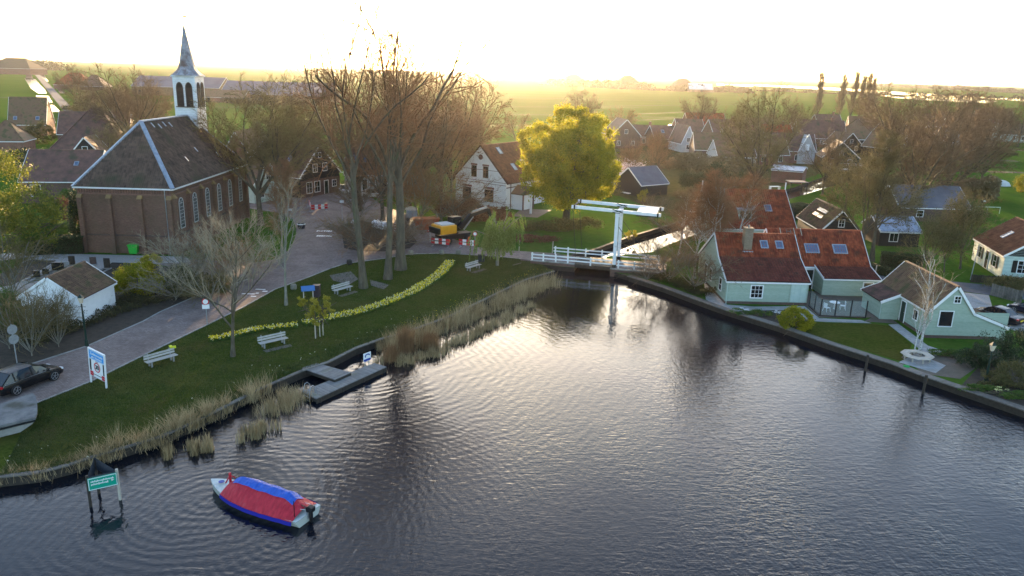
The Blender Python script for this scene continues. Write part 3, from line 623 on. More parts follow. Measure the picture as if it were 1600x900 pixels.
def grass_blades(name, P, hts, mat, rng, label, cat, lean=.18, wid=.02, top=None):
    # stuff: upright blades (two triangles each)
    n = len(P); a = rng.random(n) * 6.283; e = np.stack([np.cos(a), np.sin(a), np.zeros(n)], 1); ln = rng.normal(0, lean, (n, 2)); h = hts[:, None]
    tip = P + np.concatenate([ln * h, h], 1); mid = P + np.concatenate([ln * h * .35, h * .55], 1); w_ = wid * rng.uniform(.7, 1.4, (n, 1))
    V = np.stack([P - e * w_, P + e * w_, mid + e * w_ * .8, tip, mid - e * w_ * .8], 1).reshape(-1, 3); b = np.arange(n)[:, None] * 5
    F = np.concatenate([b + np.array([0, 1, 2, 4])]); F3 = b + np.array([4, 2, 3, 3])
    me = bpy.data.meshes.new(name); faces = [tuple(f) for f in F] + [tuple(f[:3]) for f in F3]
    me.from_pydata(V.tolist(), [], faces); me.materials.append(mat); v = rng.random(n); at_ = me.attributes.new('var', 'FLOAT', 'FACE'); at_.data.foreach_set('value', np.concatenate([v, v]).astype(np.float32))
    return tag(part(name, me, None), label, cat, kind='stuff')
# ---------------- buildings ----------------
def tiles(parent, o, ux, uy, un, slope, xl, xr, mat, tw=.27, tl=.36, name='roof_tiles', lift=.03):
    # pantiles as real pieces: each an S-curved little sheet overlapping the course below (joined: too small to pick apart)
    mb = MB(); rows = int(math.ceil(slope / tl)); o = Vector(o)
    for r in range(rows):
        y0 = r * tl; y1 = min(y0 + tl * 1.08, slope); t = (y0 + y1) / 2 / slope; a = xl(t); b = xr(t); k0 = int(math.ceil(a / tw)); k1 = int(math.floor(b / tw))
        row_v = random.random() * .25
        for k in range(k0 - 1, k1 + 1):
            x0 = max(a, k * tw); x1 = min(b, (k + 1) * tw)
            if x1 - x0 < .05: continue
            v = row_v + random.random() * .75; j = random.uniform(-.008, .008); i = len(mb.v)
            prof = ((0, .0), (.28, .085), (.56, .03), (1.0, .0))
            for (yy, zz) in ((y0, lift + .045 + j), (y1, lift)):
                for (f, h) in prof: mb.v.append(tuple(o + ux * (x0 + (x1 - x0) * f) + uy * yy + un * (zz + h)))
            for q in range(3): mb.f.append((i + q, i + q + 1, i + q + 5, i + q + 4)); mb.var.append(v)
    return part(name, mb, mat, parent, kind='stuff')
def window(parent, o, ex, ez, en, w, h, frame=None, pane=None, cols=1, rows=2, fw=.08, name='window', sill=True, arch=False, shutters=None, proud=.05, barw=.03):
    # o = lower left corner on the wall surface; en = outward normal
    frame = frame or white; pane = pane or glass; o = Vector(o); f = MB()
    f.fbox(o, ex, en, ez, -fw, 0, .0, proud, -fw, h + fw); f.fbox(o, ex, en, ez, w, w + fw, .0, proud, -fw, h + fw)
    f.fbox(o, ex, en, ez, 0, w, .0, proud, h, h + fw); f.fbox(o, ex, en, ez, 0, w, .0, proud + (.04 if sill else 0), -fw, 0)
    wo = part(name, f, frame, parent)
    part('pane', MB().fbox(o, ex, en, ez, 0.002, w - .002, .006, proud * .6, 0.002, h - .002), pane, wo)
    if cols > 1 or rows > 1:
        g = MB()
        for i in range(1, cols): g.fbox(o, ex, en, ez, w * i / cols - barw / 2, w * i / cols + barw / 2, proud * .6 + .002, proud * .6 + .022, .003, h - .003)
        for i in range(1, rows): g.fbox(o, ex, en, ez, .003, w - .003, proud * .6 + .004, proud * .6 + .026, h * i / rows - barw / 2, h * i / rows + barw / 2)
        part('glazing_bars', g, frame, wo)
    if shutters:
        for s in (-1, 1):
            x0 = -fw - w * .5 - .03 if s < 0 else w + fw + .03
            part('shutter', MB().fbox(o, ex, en, ez, x0, x0 + w * .5, .004, .045, -.02, h + .02), shutters, wo)
    return wo
def door(parent, o, ex, ez, en, w, h, mat, frame=None, lights=True):
    frame = frame or white; o = Vector(o); f = MB()
    f.fbox(o, ex, en, ez, -.09, 0, 0, .06, 0, h + .09); f.fbox(o, ex, en, ez, w, w + .09, 0, .06, 0, h + .09); f.fbox(o, ex, en, ez, 0, w, 0, .06, h, h + .09)
    fr = part('door_frame', f, frame, parent); d = part('door', MB().fbox(o, ex, en, ez, .003, w - .003, .005, .035, .003, h - .003), mat, parent)
    part('handle', MB().fbox(o, ex, en, ez, w * .82, w * .9, .035, .07, h * .48, h * .51), metalgrey, d)
    if lights: part('pane', MB().fbox(o, ex, en, ez, w * .2, w * .8, .036, .045, h * .55, h * .9), glass, d)
def planks(parent, o, ex, ez, en, outline, z0, z1, mat, step=.2, proud=.02, name='plank'):
    # horizontal weatherboards; outline(z) -> (x0, x1)
    k = 0; z = z0
    while z < z1 - .03:
        zt = min(z + step, z1); x0, x1 = outline((z + zt) / 2)
        if x1 - x0 > .15:
            b = MB(); v = random.random(); i = len(b.v)
            o_ = Vector(o)
            P = [(x0, proud + .012, z), (x1, proud + .012, z), (x1, proud * .35, zt - .004), (x0, proud * .35, zt - .004)]
            for (a, n_, c) in P: b.v.append(tuple(o_ + ex * a + en * n_ + ez * c))
            for (a, n_, c) in P: b.v.append(tuple(o_ + ex * a + en * (-.005) + ez * c))
            for f in ((0, 1, 2, 3), (0, 4, 5, 1), (1, 5, 6, 2), (2, 6, 7, 3), (3, 7, 4, 0)): b.f.append(tuple(q + i for q in f)); b.var.append(v)
            part(name, b, mat, parent); k += 1
        z = zt
    return k
class House:
    """local frame: x along the front wall, y away from it; gables close the ends of the ridge"""
    def __init__(s, label, A, B, W, h, hr, ridge='x', wall=None, roof=None, over=.25, name='house', cat='house', verge=None, group=None, near=False, knee=None, gable=None, plinth=None, ridgecap=True, L=None, boards=None, bstep=.2, endover=.12, tw=.27, sec=None, low=None):
        sec_ = sec; d = (B - A); d.z = 0; s.L = L or d.length; s.W = W; s.h = h; s.hr = hr; s.r = ridge; s.near = near
        s.root = thing(name, label, cat, (A.x, A.y, 0), math.atan2(d.y, d.x), group); s.wall = wall or brick_red; s.roofm = roof or tile_dark; s.verge = verge or white
        L_, W_ = s.L, W
        if ridge == 'x': run, span = L_, W_; s.P = lambda a, b: (a, b)     # a along ridge, b across
        else: run, span = W_, L_; s.P = lambda a, b: (b, a)
        s.run, s.span = run, span
        # section across the ridge: b -> z
        if knee: kb, kz = knee     # distance from eave and height of the pitch change (front side only)
        sec = [(0, h), (span / 2, hr), (span, h)]
        if knee: sec = [(0, h), (kb, kz), (span / 2, hr), (span, h)]
        if sec_: sec = sec_
        s.sec = sec; kr = max(range(len(sec)), key=lambda i: sec[i][1]); rb = sec[kr][0]; hr = sec[kr][1]
        m = MB(); n = len(sec)
        pol = [(0, 0)] + sec + [(span, 0)]
        ex, ey = (Y, X) if ridge == 'x' else (X, Y)
        m.prism(pol, (0, 0, 0), ex, ey, Z, 0, run)
        part('wall', m, s.wall, s.root)
        if gable:
            for e0, e1 in ((-.03, 0.0), (run, run + .03)):
                g = MB(); g.prism(sec, (0, 0, 0), ex, ey, Z, e0, e1); part('gable_boarding', g, gable, s.root)
        if plinth: part('plinth', MB().box(-.03, L_ + .03, -.03, W_ + .03, -.1, plinth), brick_dark, s.root)
        th = .1
        for si, (p, q) in enumerate(zip(sec, sec[1:])):
            b0, z0 = p; b1, z1 = q; dv = Vector((b1 - b0, z1 - z0)); ln = dv.length; dv /= ln
            if p is sec[0]: b0 -= dv.x * over; z0 -= dv.y * over; ln += over
            if q is sec[-1]: b1 += dv.x * over; z1 += dv.y * over; ln += over
            nb, nz = (-dv.y, dv.x)
            if nz < 0: nb, nz = -nb, -nz
            pl = [(b0, z0 + .01), (b1, z1 + .01), (b1 + nb * th, z1 + nz * th), (b0 + nb * th, z0 + nz * th)]
            m = MB(); m.prism(pl, (0, 0, 0), ex, ey, Z, -endover, run + endover)
            part('roof', m, s.roofm if not near else roof_base, s.root)
            if near:
                up = z1 > z0; eb, ez_ = (b0, z0) if up else (b1, z1); sg = 1 if up else -1
                oo = ex * (eb + nb * th) + Z * (ez_ + nz * th); uy = ex * (dv.x * sg) + Z * (dv.y * sg); un = ex * nb + Z * nz
                tiles(s.root, oo, ey, uy, un, ln, lambda t: -endover + .03, lambda t: run + endover - .03, low if (low and si == 0) else s.roofm, lift=.004, tw=tw)
            if s.verge is not False:
                for e in (-endover - .05, run + endover):
                    v = MB(); pv = [(b0, z0 - .07), (b1, z1 - .07), (b1 + nb * (th + .07), z1 + nz * (th + .07)), (b0 + nb * (th + .07), z0 + nz * (th + .07))]
                    v.prism(pv, (0, 0, 0), ex, ey, Z, e, e + .05 + (.1 if e < 0 else 0) * 0); part('bargeboard', v, s.verge, s.root)
        if ridgecap:
            c = MB(); k = max(2, int(run / (.42 if near else run / 2)))
            for i in range(k):
                a0 = -endover + (run + 2 * endover) * i / k; a1 = -endover + (run + 2 * endover) * (i + 1) / k - .015
                c.prism([(rb - .16, hr + .06), (rb - .09, hr + .19), (rb + .09, hr + .19), (rb + .16, hr + .06)], (0, 0, 0), ex, ey, Z, a0, a1)
            part('ridge_tiles', c, s.roofm, s.root, kind='stuff' if near else None)
        g = MB(); 
        for b, z in ((sec[0][0] - over * .9, sec[0][1]), (span + over * .9, sec[-1][1])):
            zz = z - over * .5
            g = MB(); g.prism([(b - .07, zz - .12), (b + .07, zz - .12), (b + .07, zz + .02), (b - .07, zz + .02)], (0, 0, 0), ex, ey, Z, -endover, run + endover)
            part('gutter', g, s.verge if s.verge is not False else lead, s.root)
        if boards: s.board(boards, bstep)
    def face(s, f):
        L, W = s.L, s.W
        return {'f': (Vector((0, 0, 0)), X, -Y, L), 'b': (Vector((L, W, 0)), -X, Y, L), 'l': (Vector((0, W, 0)), -Y, -X, W), 'r': (Vector((L, 0, 0)), Y, X, W)}[f]
    def profile(s, f, z):
        # extent of the wall at height z on this face, measured along its own axis
        o, e, n, ln = s.face(f); gabled = (f in 'lr') == (s.r == 'x')
        if z <= s.h or not gabled: return (0, ln) if z <= s.h else (0, 0)
        lo = None; N = 60; xs = []
        for i in range(N + 1):
            b = s.span * i / N
            for (p, q) in zip(s.sec, s.sec[1:]):
                if p[0] <= b <= q[0]:
                    zz = p[1] + (q[1] - p[1]) * (b - p[0]) / (q[0] - p[0])
                    if zz > z: xs.append(b)
        if not xs: return (0, 0)
        a, c = min(xs), max(xs)
        if f in ('l', 'b'): a, c = s.span - c, s.span - a
        return (a, c)
    def board(s, faces, step=.2, mat=None):
        for f in faces:
            o, e, n, ln = s.face(f); gabled = (f in 'lr') == (s.r == 'x')
            planks(s.root, o, e, Z, n, lambda z, f=f: s.profile(f, z), .28, s.hr - .05 if gabled else s.h, mat or s.wall, step)
    def win(s, f, u, z, w, h, **k):
        o, e, n, ln = s.face(f); off = .035 if k.pop('onboard', False) else 0
        return window(s.root, o + e * u + Z * z + n * (off), e, Z, n, w, h, **k)
    def door(s, f, u, w, h, mat, z=.1, **k):
        o, e, n, ln = s.face(f); door(s.root, o + e * u + Z * z + n * .03, e, Z, n, w, h, mat, **k)
    def slope_frame(s, side, seg=-1):
        # frame on the roof: side 'n' (near/low b) or 'f'
        ex, ey = (Y, X) if s.r == 'x' else (X, Y)
        if side == 'n': p, q = s.sec[seg if seg >= 0 else len(s.sec) - 3], s.sec[seg + 1 if seg >= 0 else len(s.sec) - 2]
        else: p, q = s.sec[-1], s.sec[-2]
        dv = Vector((q[0] - p[0], q[1] - p[1])); ln = dv.length; dv /= ln
        nb, nz = (-dv.y, dv.x) if dv.x > 0 else (dv.y, -dv.x)
        uy = ex * dv.x + Z * dv.y; un = ex * nb + Z * nz; return ex * p[0] + Z * p[1] + un * .11, ey, uy, un, ln
    def skylight(s, side, a, t, w, h, seg=-1, frame=None, pane=None):
        o, e, u, n, ln = s.slope_frame(side, seg); o = o + e * a + u * t
        window(s.root, o, e, u, n, w, h, frame=frame or lead, pane=pane or skyglass, cols=1, rows=1, fw=.09, name='skylight', sill=False, proud=.14)
    def chimney(s, a, b, z0, z1, w=.6, mat=None, pots=1, cap=None):
        x, y = s.P(a, b); c = MB().box(x - w / 2, x + w / 2, y - w / 2, y + w / 2, z0, z1); c.box(x - w / 2 - .06, x + w / 2 + .06, y - w / 2 - .06, y + w / 2 + .06, z1, z1 + .1)
        ch = part('chimney', c, mat or brick_red, s.root); q = MB()
        for i in range(pots): q.lathe([(.1, 0), (.09, .28)], 8, (x + (i - (pots - 1) / 2) * .25, y, z1 + .1))
        part('chimney_pot', q, cap or concrete, ch)
    def dormer(s, a, b, z, w, h, d, mat=None, win=True):
        # flat roofed dormer on the low-b slope, front face at b
        m = MB(); x0, y0 = s.P(a, b); 
        if s.r == 'x':
            m.box(x0, x0 + w, y0, y0 + d, z, z + h); o, e, n = Vector((x0, y0, z)), X, -Y
        else:
            m.box(x0, x0 + d, y0, y0 + w, z, z + h); o, e, n = Vector((x0, y0 + w, z)), -Y, -X
        dm = part('dormer', m, mat or white, s.root)
        part('dormer_roof', MB().fbox(o, e, n, Z, -.12, w + .12, -d, .15, h, h + .09), lead, dm)
        f = MB(); f.fbox(o, e, n, Z, .1, w - .1, .0, .03, .1, h - .12); part('dormer_window', f, glass, dm)
        f = MB(); f.fbox(o, e, n, Z, w / 2 - .03, w / 2 + .03, .031, .05, .1, h - .12); part('glazing_bars', f, white, dm)
def hip_house(label, A, B, W, h, hr, inset, wall, roof, name='farmhouse', cat='farmhouse', over=.3, group=None, near=False, hips=None, hipw=.22):
    d = B - A; d.z = 0; L = d.length; r = thing(name, label, cat, (A.x, A.y, 0), math.atan2(d.y, d.x), group)
    part('wall', MB().box(0, L, 0, W, 0, h), wall, r)
    o = over; e = [Vector((-o, -o, h - .05)), Vector((L + o, -o, h - .05)), Vector((L + o, W + o, h - .05)), Vector((-o, W + o, h - .05))]
    alongx = L >= W
    if alongx: p, q = Vector((inset, W / 2, hr)), Vector((L - inset, W / 2, hr))
    else: p, q = Vector((L / 2, inset, hr)), Vector((L / 2, W - inset, hr))
    m = MB()
    if alongx: fs = [(e[0], e[1], q, p), (e[1], e[2], q), (e[2], e[3], p, q), (e[3], e[0], p)]
    else: fs = [(e[0], e[1], p), (e[1], e[2], q, p), (e[2], e[3], q), (e[3], e[0], p, q)]
    for f in fs: m.face(f, .5)
    m.face([e[3], e[2], e[1], e[0]], .5)
    part('roof', m, roof, r)
    part('eaves_board', MB().box(-o, L + o, -o - .04, -o + .06, h - .2, h - .02).box(L + o - .06, L + o + .04, -o + .07, W + o, h - .2, h - .02).box(-o - .04, -o + .06, -o + .07, W + o, h - .2, h - .02), white, r)
    hm = MB()
    for a, b in ((e[0], p), (e[1], q if alongx else p), (e[3], p if alongx else q), (e[2], q), (p, q)): hm.bar(a + Z * .05, b + Z * .05, hipw, .16)
    part('hip_ridge', hm, hips or roof, r)
    return r, e, p, q, fs
# ---------------- the church ----------------
def arch_window(parent, o, ex, en, w, h, frame, pane, bars=True, pointed=.15, louvre=False, fw=.1, depth=.08):
    o = Vector(o); r = w / 2; out = []; inn = []
    def outline(k):
        P = [(-k, 0), (w + k, 0)]
        for i in range(0, 9):
            a = math.pi * i / 8; x = r + (r + k) * math.cos(a); z = h + (r + k) * math.sin(a) * (1 + pointed); P.append((x, z))
        return P
    A, B = outline(0), outline(fw); m = MB(); n = len(A)
    for i in range(n):
        j = (i + 1) % n; a, b, c, d = A[i], A[j], B[j], B[i]
        if i == 0: c = (B[1][0], -fw); d = (B[0][0], -fw)
        m.prism([a, b, c, d], o, ex, en, Z, 0, depth)
    wo = part('window', m, frame, parent)
    p = MB(); p.prism([(x, z) for x, z in A], o, ex, en, Z, .012, .03); part('pane', p, pane, wo)
    if louvre:
        g = MB(); z = .08
        while z < h - .05: g.fbox(o, ex, en, Z, .02, w - .02, .034, .075, z, z + .09); z += .17
        part('louvres', g, darklouvre, wo)
    elif bars:
        g = MB()
        for i in (1, 2): g.fbox(o, ex, en, Z, w * i / 3 - .015, w * i / 3 + .015, .032, .055, .01, h + r * .8)
        k = 7
        for i in range(1, k + 1): g.fbox(o, ex, en, Z, .01, w - .01, .034, .05, h * i / k - .022, h * i / k + .022)
        for i in (-1, 1): g.bar(o + ex * (w / 2) + Z * h + en * .045, o + ex * (w / 2 + i * r * .7) + Z * (h + r * .75) + en * .045, .035)
        part('glazing_bars', g, frame, wo)
    return wo
darklouvre = M('brown_louvres', [(0.035, 0.022, 0.018), (0.06, 0.04, 0.032)], 3, 0.7)
belfry_dark = M('belfry_interior', [(0.012, 0.010, 0.009)], rough=0.9)
towerwhite = M('tower_white_boards', [(0.60, 0.63, 0.65), (0.74, 0.76, 0.78)], 2.0, 0.55, stretch=(1, 1, 3), blotch=((0.42, 0.44, 0.45), 1.5, 0.6))
spire_lead = M('spire_slate_lead', [(0.13, 0.13, 0.15), (0.24, 0.25, 0.28), (0.36, 0.38, 0.42)], 1.4, 0.55, blotch=((0.12, 0.08, 0.07), 1.0, 0.52))
CA, CB = Vector((-50.84, 88.65, 0)), Vector((-39.87, 88.6, 0))
ch, e, p, q, fs = hip_house('brick village church with hipped tile roof and white timber bell turret with spire', CA, CB, 24.5, 7.9, 15.0, 5.7, brick_church, tile_church, 'church', 'church', .35, hips=lead, hipw=.5)
Lc = (CB - CA).length
def hip_tiles(parent, e, p, q, L, W, inset, mat):
    o = .35
    mid = Vector((L / 2, -o, e[0].z)); uy = (p - mid); ln = uy.length; uy.normalize(); half = L / 2 + o
    tiles(parent, e[0], X, uy, X.cross(uy), ln, lambda t: half * t + .12, lambda t: L + 2 * o - half * t - .12, mat, tw=.25, tl=.34)
    b = Vector((L + o, p.y, e[0].z)); uy = p - b; ln = uy.length; uy.normalize(); WW = W + 2 * o; i2 = inset + o
    tiles(parent, e[1], Y, uy, Y.cross(uy), ln, lambda t: i2 * t + .12, lambda t: WW - i2 * t - .12, mat, tw=.25, tl=.34)
hip_tiles(ch, e, p, q, Lc, 24.5, 5.7, tile_church)
bt = M('buttress_cap_tiles', [(0.20, 0.13, 0.06), (0.32, 0.21, 0.09)], 2, 0.85)
def buttress(x, y, dx, dy, h, w=.5, d=.42):
    m = MB(); 
    if dy: m.box(x - w / 2, x + w / 2, y - d if dy < 0 else y, y if dy < 0 else y + d, 0, h)
    else: m.box(x, x + d, y - w / 2, y + w / 2, 0, h)
    b = part('buttress', m, brick_church, ch)
    c = MB()
    if dy: c.prism([(-d - .05, h + .002), (0, h + .002), (0, h + .55)], (x, y, 0), Y, X, Z, -w / 2 - .04, w / 2 + .04)
    else: c.prism([(d + .05, h + .002), (0, h + .55), (0, h + .002)], (x, y, 0), X, Y, Z, -w / 2 - .04, w / 2 + .04)
    part('buttress_cap', c, bt, b)
for x in (.26, Lc * .335, Lc * .665, Lc - .26): buttress(x, 0, 0, -1, 6.6)
for i in range(7): buttress(Lc, .3 + i * 3.97, 1, 0, 6.7)
part('brick_band', MB().box(.0, Lc, -.09, 0, 2.1, 2.3).box(Lc, Lc + .09, 0, 24.5, 2.1, 2.3), brick_dark, ch)
fr = MB(); fr.box(0, Lc, -.12, 0, 7.0, 7.15).box(Lc, Lc + .12, 0, 24.5, 7.0, 7.15)
for i in range(36): fr.box(i * .305 + .04, i * .305 + .18, -.1, 0, 7.15, 7.62)
part('brick_frieze', fr, brick_red, ch)
part('downpipe', MB().tube([(Lc - .75, -.1, 7.7), (Lc - .75, -.1, 0)], .05, 6), metalgrey, ch)
for i in range(6):
    arch_window(ch, (Lc, 1.72 + i * 3.97, 2.9), Y, X, 1.05, 2.9, M('grey_window_paint', [(0.42, 0.43, 0.42)], rough=.5), glass)
for i in range(6):   # hooks on the roof
    pass
hk = MB()
for (yy, t) in ((7.5, .93), (9, .9), (10.5, .92), (13, .45), (8.5, .35), (12, .9), (18, .3)):
    b = Vector((Lc + .35, yy, e[0].z)); m_ = b + (Vector((p.x, yy, p.z)) - b) * t; hk.fbox(m_, Y, (Vector((p.x, yy, p.z)) - b).normalized(), X, -.12, .12, -.35, .35, .12, .2)
part('roof_vents', hk, lead, ch)
# turret
tw_ = 3.05; tx0, ty0 = p.x - tw_ / 2, 18.9; tz1 = 20.15
part('tower', MB().box(tx0, tx0 + tw_, ty0, ty0 + tw_, 7.5, tz1), towerwhite, ch)
lp = MB()
for k in range(34):
    z = 11.8 + k * .24; lp.box(tx0 - .02, tx0 + tw_ + .02, ty0 - .02, ty0, z, z + .015); lp.box(tx0 + tw_, tx0 + tw_ + .02, ty0, ty0 + tw_, z, z + .015)
part('board_joints', lp, greyplaster, ch, kind='stuff')
for f, (o_, ex, en) in enumerate(((Vector((tx0, ty0, 16.3)), X, -Y), (Vector((tx0 + tw_, ty0, 16.3)), Y, X))):
    for x in (.5, 1.75): arch_window(ch, o_ + ex * x + en * .0, ex, en, .8, 2.35, darklouvre, belfry_dark, louvre=True, pointed=.7, fw=.07, depth=.1)
    part('sill', MB().fbox(o_, ex, en, Z, .25, 2.8, .0, .16, -.2, -.08), darklouvre, ch)
part('cornice', MB().box(tx0 - .18, tx0 + tw_ + .18, ty0 - .18, ty0 + tw_ + .18, tz1, tz1 + .16), towerwhite, ch)
sp = MB(); cx, cy = tx0 + tw_ / 2, ty0 + tw_ / 2
# square skirt flaring into an eight sided needle
def ring8(r, z, sq):
    P = []
    for k in range(8):
        a = math.pi / 8 + k * math.pi / 4; x, y = math.cos(a), math.sin(a); m = max(abs(x), abs(y)); P.append((cx + r * (x / m * sq + x * (1 - sq)), cy + r * (y / m * sq + y * (1 - sq)), z))
    return P
RG = [ring8(1.98, tz1 + .16, 1), ring8(1.7, tz1 + .42, .95), ring8(1.3, tz1 + .85, .6), ring8(1.08, tz1 + 1.35, .2), ring8(.9, tz1 + 2.3, 0), ring8(.5, tz1 + 4.4, 0), ring8(.1, tz1 + 6.6, 0)]
for a, b in zip(RG, RG[1:]):
    for k in range(8): sp.face([a[k], a[(k + 1) % 8], b[(k + 1) % 8], b[k]])
part('spire', sp, spire_lead, ch)
part('weather_vane', MB().tube([(cx, cy, tz1 + 6.5), (cx, cy, tz1 + 8.1)], [.05, .025], 6).box(cx - .02, cx + .5, cy - .015, cy + .015, tz1 + 7.7, tz1 + 7.9).lathe([(.02, 0), (.11, .1), (.02, .2)], 8, (cx, cy, tz1 + 7.1)), blackpaint, ch)

# ---------------- the two teal houses, the red tiled one and the barn on the right bank ----------------
h1 = House('long low teal house on the quay with brick chimney and two small skylights', Vector((21.5, 74.4, 0)), Vector((29.76, 74.5, 0)), 11.4, 2.45, 6.0, wall=teal, roof=tile_red, near=True, knee=(3.3, 4.0), boards='fl', bstep=.24, over=.22, low=tile_plum)
part('plinth', MB().box(-.04, 8.3, -.04, 11.44, -.1, .26), brick_dark, h1.root)
h1.win('f', 2.55, .72, 1.1, 1.2, cols=3, rows=3, onboard=True, fw=.1, frame=None)
h1.win('l', 9.1, .9, .8, 1.2, rows=2, onboard=True); h1.win('l', 5.2, .9, .8, 1.2, onboard=True); h1.door('l', 3.0, .9, 2.0, darkgreen)
sd_ = MB()
for i in range(11): part('plank', MB().box(6.55 + i * .145, 6.55 + i * .145 + .138, -.06, -.036, .3, 2.2, random.random()), tealpale, h1.root)
part('shed_door_frame', MB().box(6.42, 6.53, -.075, -.034, .28, 2.35).box(8.16, 8.26, -.075, -.034, .28, 2.35), teal, h1.root)
part('downpipe', MB().tube([(.1, -.12, 2.3), (.1, -.12, 0)], .035, 6), tealpale, h1.root)
ch_b = brickmat('chimney_brick', (0.22, 0.16, 0.11), (0.30, 0.22, 0.15), (0.2, 0.18, 0.15))
h1.chimney(3.0, 4.35, 4.3, 6.9, .85, ch_b); part('lead_apron', MB().box(2.45, 3.55, 3.72, 3.88, 4.35, 4.62), lead, h1.root)
for a in (4.55, 6.15): h1.skylight('n', a, 1.25, .62, .85)
h2 = House('teal house with two wide blue skylights and dark sliding doors behind the terrace', Vector((28.35, 80.9, 0)), Vector((38.65, 81.0, 0)), 7.2, 2.5, 5.75, wall=teal, roof=tile_red, near=True, over=.12)
for a in (3.75, 6.85): h2.skylight('n', a, 1.75, 1.35, 1.05)
dd = MB(); part('door_surround', MB().box(1.55, 1.63, -.06, 0, 0, 2.2).box(4.3, 4.38, -.06, 0, 0, 2.2).box(1.63, 4.3, -.06, 0, 2.12, 2.2), white, h2.root)
for i in range(4):
    x0 = 1.66 + i * .66; dw = part('sliding_door', MB().box(x0, x0 + .64, -.05, -.02, 0, .09).box(x0, x0 + .64, -.05, -.02, 2.03, 2.11).box(x0, x0 + .07, -.05, -.02, .092, 2.028).box(x0 + .57, x0 + .64, -.05, -.02, .092, 2.028), blackpaint, h2.root)
    part('pane', MB().box(x0 + .072, x0 + .568, -.04, -.03, .094, 2.026), glass, dw)
for z in range(9):
    pass
ld = MB(); o_, e_, u_, n_, ln_ = h2.slope_frame('n')
for x in (2.0, 2.45): ld.fbox(o_, e_, u_, n_, x, x + .05, .9, ln_ - .1, .08, .13)
for k in range(11): ld.fbox(o_, e_, u_, n_, 2.05, 2.45, 1.05 + k * .34, 1.1 + k * .34, .13, .16)
part('roof_ladder', ld, wood_old, h2.root)
part('ladder_hooks', MB().fbox(o_, e_, u_, n_, 1.3, 1.36, ln_ - .9, ln_ + .1, .1, .16).fbox(o_, e_, u_, n_, 2.85, 2.9, ln_ - .9, ln_ + .1, .1, .16).fbox(o_, e_, u_, n_, 3.6, 3.66, ln_ - .9, ln_ + .1, .1, .16), wood_light, h2.root)
wg = MB(); wx0, wx1 = 4.45, 10.3; wg.prism([(-2.55, 0), (0, 0), (0, 2.5), (-2.55, 1.85)], (0, 0, 0), Y, X, Z, wx0, wx1)
part('wing_wall', wg, teal, h2.root)
planks(h2.root, (wx0, -2.55, 0), X, Z, -Y, lambda z: (0, wx1 - wx0), .12, 1.85, teal, .24)
planks(h2.root, (wx0, 0, 0), -Y, Z, -X, lambda z: (0, 2.55), .12, 2.1, teal, .24)
sl = Vector((0, 2.55, .65)).normalized(); un = Vector((0, -sl.z, sl.y)); tl_ = math.hypot(2.55, .65) + .25
part('wing_roof', MB().fbox((0, -2.55, 1.86), X, sl, un, wx0 - .1, wx1 + .1, -.25, tl_ - .25, 0, .09), roof_base, h2.root)
tiles(h2.root, Vector((0, -2.55, 1.86)) + un * .09 - sl * .25, X, sl, un, tl_ + .05, lambda t: wx0 - .08, lambda t: wx1 + .08, tile_plum, lift=.004)
for x in (wx0 - .16, wx1 + .1): part('bargeboard', MB().fbox((0, -2.55, 1.86), X, sl, un, x, x + .06, -.28, tl_ - .2, -.06, .19), white, h2.root)
part('gutter', MB().box(wx0 - .1, wx1 + .1, -2.88, -2.76, 1.74, 1.87), white, h2.root)
part('fascia', MB().box(1.0, 4.4, -.22, -.1, 2.3, 2.5), white, h2.root)
window(h2.root, (8.75, -2.58, 1.05), X, Z, -Y, .95, .42, cols=1, rows=1, fw=.1)
h3 = House('red tiled house with white verges and a grey dormer standing behind the quayside houses', Vector((26.6, 102, 0)), Vector((38.1, 102.4, 0)), 11, 2.5, 6.8, wall=tealpale, roof=tile_red, near=True, over=.3, tw=.3)
h3.dormer(4.0, 1.1, 3.0, 1.7, 1.7, 3.2, mat=tealpale); h3.skylight('n', 8.0, 3.0, .8, 1.0); h3.skylight('n', 1.5, 3.3, .8, .9); h3.skylight('n', 5.9, 3.3, .5, .6); h3.win('f', 8.6, 1, .9, 1.2); h3.win('r', 3, 1, .9, 1.2)
for x in (-.17, 11.6): part('gable_finial', MB().bar((x, 5.5, 6.7), (x, 5.5, 8.0), .12), white, h3.root)
h4 = House('small black boarded barn with white verges and a tiny white window in its gable', Vector((42.6, 104.6, 0)), Vector((47.6, 104.4, 0)), 10.5, 2.0, 4.7, ridge='y', wall=blackwood, roof=tile_brown, over=.2, boards='f', near=True, tw=.3)
h4.win('f', 2.15, 2.55, .7, .95, cols=2, rows=2, onboard=True)
for t in (1.4, 2.3): h4.skylight('n', 3.2, t, 3.4, .3, frame=lead, pane=M('roof_light', [(0.5, 0.52, 0.5)], rough=0.1))
# corner cottage with the long catslide
h5 = House('small pale teal boarded cottage with mossy brown tiles and a long low lean-to slope', Vector((37.1, 65.3, 0)), Vector((44.2, 65.3, 0)), 9.3, 2.45, 4.7, ridge='y', wall=teal, roof=tile_brown, over=.12, near=True, boards='fl', bstep=.22, sec=[(0, 2.45), (2.1, 4.7), (3.9, 2.3), (7.1, 1.1)])
h5.win('f', 2.0, 3.35, .5, .55, cols=2, rows=2, onboard=True); h5.win('f', .95, 1.15, 1.15, 1.35, cols=1, rows=1, onboard=True)
h5.win('l', 6.9, 1.05, .7, .85, cols=1, rows=1, onboard=True); h5.door('l', 4.55, .8, 1.95, darkgreen, lights=False)
part('plinth', MB().box(-.05, 6.3, -.05, 9.3, -.1, .25), brick_dark, h5.root)
wg = MB(); wg.prism([(-1.7, 0), (0, 0), (0, 2.45), (-1.7, 1.75)], (0, 0, 0), X, Y, Z, 5.1, 9.3); part('wing_wall', wg, teal, h5.root)
